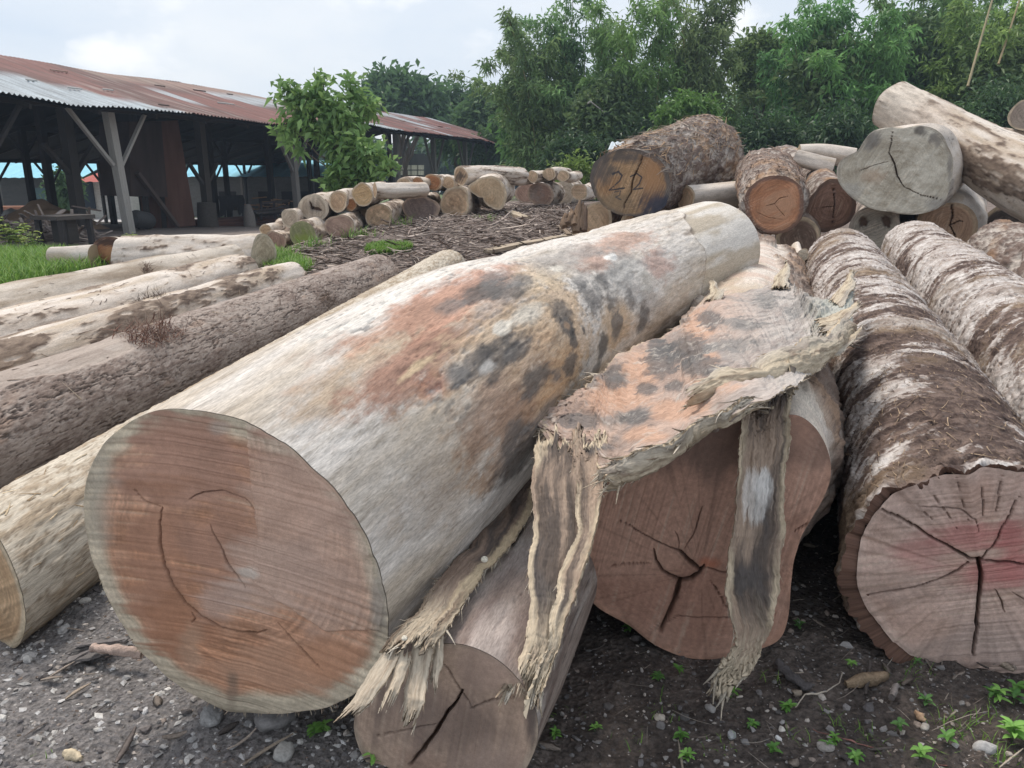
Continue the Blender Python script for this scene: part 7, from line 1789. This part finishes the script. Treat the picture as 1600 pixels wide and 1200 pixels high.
for k, (px, d, pt, spd, nc, nl, lab, ln_) in enumerate(spec):
    tn_ = np.random.RandomState(300 + k); tn_ = np.array([tn_.uniform(0.75, 1.08), tn_.uniform(0.9, 1.2), tn_.uniform(0.85, 1.25)])
    b = P(px, HORIZON + 2, d); b[2] = float(gz(b[0], b[1])) - 0.1
    H = P(px, pt, d)[2] - b[2]
    bamboo('bamboo_clump', lab, b, H * 1.06, spd, nc, nl, 900 + k, np.array(CA) * tn_, np.array(CB) * tn_, 'bamboo grove behind the log pile', ln_)
for k, (px, py, rx, ry, d, cA, cB, lab) in enumerate([
        (1185, 75, 34, 30, 37, (0.12, 0.19, 0.07), (0.24, 0.33, 0.12), 'rounded pale green crown standing under the gap of sky'),
        (1300, 90, 46, 40, 33, (0.11, 0.18, 0.07), (0.25, 0.34, 0.13), 'broad leaved tree with a light crown behind the big grey face'),
        (1420, 60, 50, 44, 34, (0.08, 0.14, 0.06), (0.17, 0.25, 0.10), 'dark broad leaved tree above the raised trunk'),
        (960, 150, 46, 44, 34, (0.09, 0.15, 0.065), (0.18, 0.26, 0.10), 'broad leaved tree among the bamboo behind the log marked 22'),
        (1570, 90, 44, 50, 31, (0.12, 0.19, 0.07), (0.23, 0.32, 0.12), 'light green broad leaved tree by the two bare canes')]):
    bt = P(px, HORIZON, d); bt[2] = float(gz(bt[0], bt[1]))
    broad_tree('grove_tree', lab, 'tree', bt, [blob(px, py, d, rx * .7, ry * .6), blob(px - rx * .7, py + ry * .5, d, rx * .6, ry * .5), blob(px + rx * .7, py + ry * .4, d, rx * .6, ry * .5), blob(px + 5, py + ry, d, rx * .8, ry * .5), blob(px - 8, py + ry * 1.7, d, rx * .7, ry * .5)], 6500, (0.22, 0.42), (0.10, 0.2), cA, cB, 180 + k, trunk=0.16, cl=9, spread=0.25, droop=0.2)
# undergrowth at the foot of the grove
rng = np.random.RandomState(66)
for k, (px, py, rx, ry, d, cA, cB, lab) in enumerate([(1075, 178, 34, 14, 30, (0.11, 0.21, 0.05), (0.16, 0.29, 0.07), 'bright green shrub peeping over the log marked 22'), (900, 240, 40, 26, 31, (0.045, 0.09, 0.04), (0.08, 0.14, 0.055), 'dark shrub at the foot of the grove left of the log marked 22'), (1200, 215, 60, 30, 30, (0.045, 0.09, 0.04), (0.08, 0.14, 0.055), 'dark shrub at the foot of the grove above the orange red face'), (1310, 205, 50, 34, 30, (0.05, 0.10, 0.045), (0.085, 0.15, 0.06), 'shrub at the foot of the grove left of the big grey face'), (1560, 175, 60, 40, 29, (0.06, 0.12, 0.05), (0.10, 0.18, 0.065), 'lighter green shrub behind the raised trunk at the right edge'), (1000, 225, 50, 30, 33, (0.04, 0.08, 0.036), (0.07, 0.12, 0.05), 'low dark shrub hidden behind the shaggy marked log'), (900, 265, 16, 6, 29, (0.17, 0.26, 0.06), (0.21, 0.30, 0.07), 'strip of yellow green bush beside the log marked 22')]):
    bt = P(px, HORIZON, d); bt[2] = float(gz(bt[0], bt[1]))
    broad_tree('shrub', lab, 'shrub', bt, [blob(px, py, d, rx * 0.7, ry), blob(px - rx * .6, py + ry * .5, d, rx * .6, ry * .8), blob(px + rx * .6, py + ry * .5, d, rx * .6, ry * .8)], 4200 if k != 6 else 600, (0.22, 0.42), (0.06, 0.13), cA, cB, 70 + k, trunk=0.06, cl=10, spread=0.25)
def cane(label, pts, r0, col, seed):
    p = resample(pts, 40); rr = np.linspace(r0, r0 * 0.6, 40) * (1 + 0.18 * (np.arange(40) % 4 == 0))
    mb = MB(); mb.tube(p, rr, col, 8); tag(mb.build('bamboo_cane', M_TIMBER), label, 'bamboo')
cane('bare yellowish cane leaning in front of the grove, left of a parallel one', [P(1512, 135, 29.5), P(1533, 60, 29.8), P(1562, -40, 30)], 0.048, (0.36, 0.30, 0.18), 1)
cane('bare yellowish cane leaning in front of the grove, nearer the right edge', [P(1560, 100, 29.5), P(1580, 40, 29.8), P(1606, -40, 30)], 0.042, (0.34, 0.27, 0.15), 2)
cane('thin dead pale branch bent against the dark bamboo', [P(918, 162, 33), P(922, 158, 33), P(940, 172, 33), P(945, 177, 33)], 0.03, (0.33, 0.31, 0.28), 3)
# distant wooded ridge closing the horizon
hx = np.concatenate([np.linspace(-260, 260, 200)])
r3 = fbm(np.stack([hx * 0.05, 0 * hx, 0 * hx], 1), 4, 81)
mb = MB(); rng = np.random.RandomState(31)
C = []; D = []; K = []
for k in range(5200):
    x = rng.uniform(-140, 140); h = 5 + 2.5 * np.interp(x, hx, r3)
    y = 120 + rng.uniform(0, 8); z = rng.rand() ** 0.7 * h + float(gz(x, 115)) 
    C.append(np.array([x, y, z]) + rng.normal(0, 0.8, (6, 3))); D.append(rng.normal(size=(6, 3)) + [0, -0.4, 0.3]); K.append(np.tile(mixc((0.05, 0.10, 0.045), (0.09, 0.15, 0.06), rng.rand()), (6, 1)) * rng.uniform(0.7, 1.2))
V, F, cc = leaves_mesh(np.concatenate(C), np.concatenate(D), (1.2, 2.4), (0.7, 1.4), np.concatenate(K), 3)
tag(mesh_obj('far_wood', V, F, M_LEAF, None, cc, None, smooth=False), 'far line of trees closing the horizon behind the yard', 'trees', None, 'stuff')
# ------------------------------------------------------------------ camera, light, sky
cd = bpy.data.cameras.new('camera')
cam = bpy.data.objects.new('camera', cd)
COL.objects.link(cam)
cam.location = CAM
cam.rotation_euler = (math.pi / 2 - PITCH, 0, 0)
cd.sensor_fit = 'HORIZONTAL'; cd.sensor_width = 36.0; cd.lens = 36.0 * FPX / 1600
cd.clip_start = 0.05; cd.clip_end = 3000
scene.camera = cam

HAZE = 0.0010
SUN_EL, SUN_AZ = math.radians(62), math.radians(-35)       # azimuth from +Y towards +X
sd = bpy.data.lights.new('sun', 'SUN')
sd.energy = 2.3; sd.angle = math.radians(16); sd.color = (1.0, 0.92, 0.83)
so = bpy.data.objects.new('sun', sd); COL.objects.link(so)
dirv = Vector((math.sin(SUN_AZ) * math.cos(SUN_EL), math.cos(SUN_AZ) * math.cos(SUN_EL), math.sin(SUN_EL)))
so.rotation_euler = dirv.to_track_quat('Z', 'Y').to_euler()

w = bpy.data.worlds.new('World'); scene.world = w; w.use_nodes = True
nt = w.node_tree; nt.nodes.clear(); L = nt.links.new
out = N(nt, 'ShaderNodeOutputWorld'); bg = N(nt, 'ShaderNodeBackground')
sky = N(nt, 'ShaderNodeTexSky'); sky.sky_type = 'NISHITA'; sky.sun_disc = False
sky.sun_elevation = SUN_EL; sky.sun_rotation = SUN_AZ; sky.dust_density = 2.5; sky.air_density = 1.2
tc = N(nt, 'ShaderNodeTexCoord')
mp = N(nt, 'ShaderNodeMapping'); mp.inputs['Scale'].default_value = (1.0, 1.0, 2.6)
L(tc.outputs['Generated'], mp.inputs['Vector'])
n1 = N(nt, 'ShaderNodeTexNoise', Scale=2.2, Detail=8.0, Roughness=0.55); L(mp.outputs[0], n1.inputs['Vector'])
cr = N(nt, 'ShaderNodeValToRGB')
cr.color_ramp.elements[0].position = 0.36; cr.color_ramp.elements[0].color = (5.6, 6.35, 7.4, 1)
cr.color_ramp.elements[1].position = 0.62; cr.color_ramp.elements[1].color = (7.2, 7.5, 7.9, 1)
L(n1.outputs['Fac'], cr.inputs['Fac'])
mp2 = N(nt, 'ShaderNodeMapping'); mp2.inputs['Scale'].default_value = (1.0, 1.0, 1.7); mp2.inputs['Location'].default_value = (0.37, 0.1, 0.05)
L(tc.outputs['Generated'], mp2.inputs['Vector'])
n2 = N(nt, 'ShaderNodeTexNoise', Scale=7.0, Detail=7.0, Roughness=0.5); L(mp2.outputs[0], n2.inputs['Vector'])
cr2 = N(nt, 'ShaderNodeValToRGB')
cr2.color_ramp.elements[0].position = 0.55; cr2.color_ramp.elements[0].color = (0, 0, 0, 1)
cr2.color_ramp.elements[1].position = 0.66; cr2.color_ramp.elements[1].color = (1, 1, 1, 1)
L(n2.outputs['Fac'], cr2.inputs['Fac'])
mc = N(nt, 'ShaderNodeMix', data_type='RGBA'); mc.inputs['B'].default_value = (0, 0, 0, 1)
mc.inputs[7].default_value = (8.4, 8.5, 8.7, 1)
L(cr2.outputs['Color'], mc.inputs['Factor']); L(cr.outputs['Color'], mc.inputs[6])
mx = N(nt, 'ShaderNodeMix', data_type='RGBA'); mx.inputs['Factor'].default_value = 0.86
L(sky.outputs['Color'], mx.inputs[6]); L(mc.outputs[2], mx.inputs[7])
L(mx.outputs[2], bg.inputs['Color']); bg.inputs['Strength'].default_value = 0.1
L(bg.outputs[0], out.inputs['Surface'])
scene.view_settings.view_transform = 'Standard'; scene.view_settings.look = 'None'
scene.view_settings.exposure = 0.40; scene.view_settings.gamma = 1.0
scene.cycles.max_bounces = 6; scene.cycles.diffuse_bounces = 3; scene.cycles.transparent_max_bounces = 6
# ------------------------------------------------------------------ humid air
m = bpy.data.materials.new('humid_air'); m.use_nodes = True
nt = m.node_tree; nt.nodes.clear()
o_ = N(nt, 'ShaderNodeOutputMaterial'); v_ = N(nt, 'ShaderNodeVolumePrincipled')
v_.inputs['Color'].default_value = (0.62, 0.78, 1.0, 1); v_.inputs['Density'].default_value = HAZE; v_.inputs['Anisotropy'].default_value = 0.2
nt.links.new(v_.outputs['Volume'], o_.inputs['Volume'])
mb = MB(); mb.box((0, 61, 5.2), np.eye(3), (152, 77, 10.5), (1, 1, 1))
hz = mb.build('haze', m, None, smooth=False); hz['kind'] = 'stuff'; hz['label'] = 'thin humid haze over the whole yard'
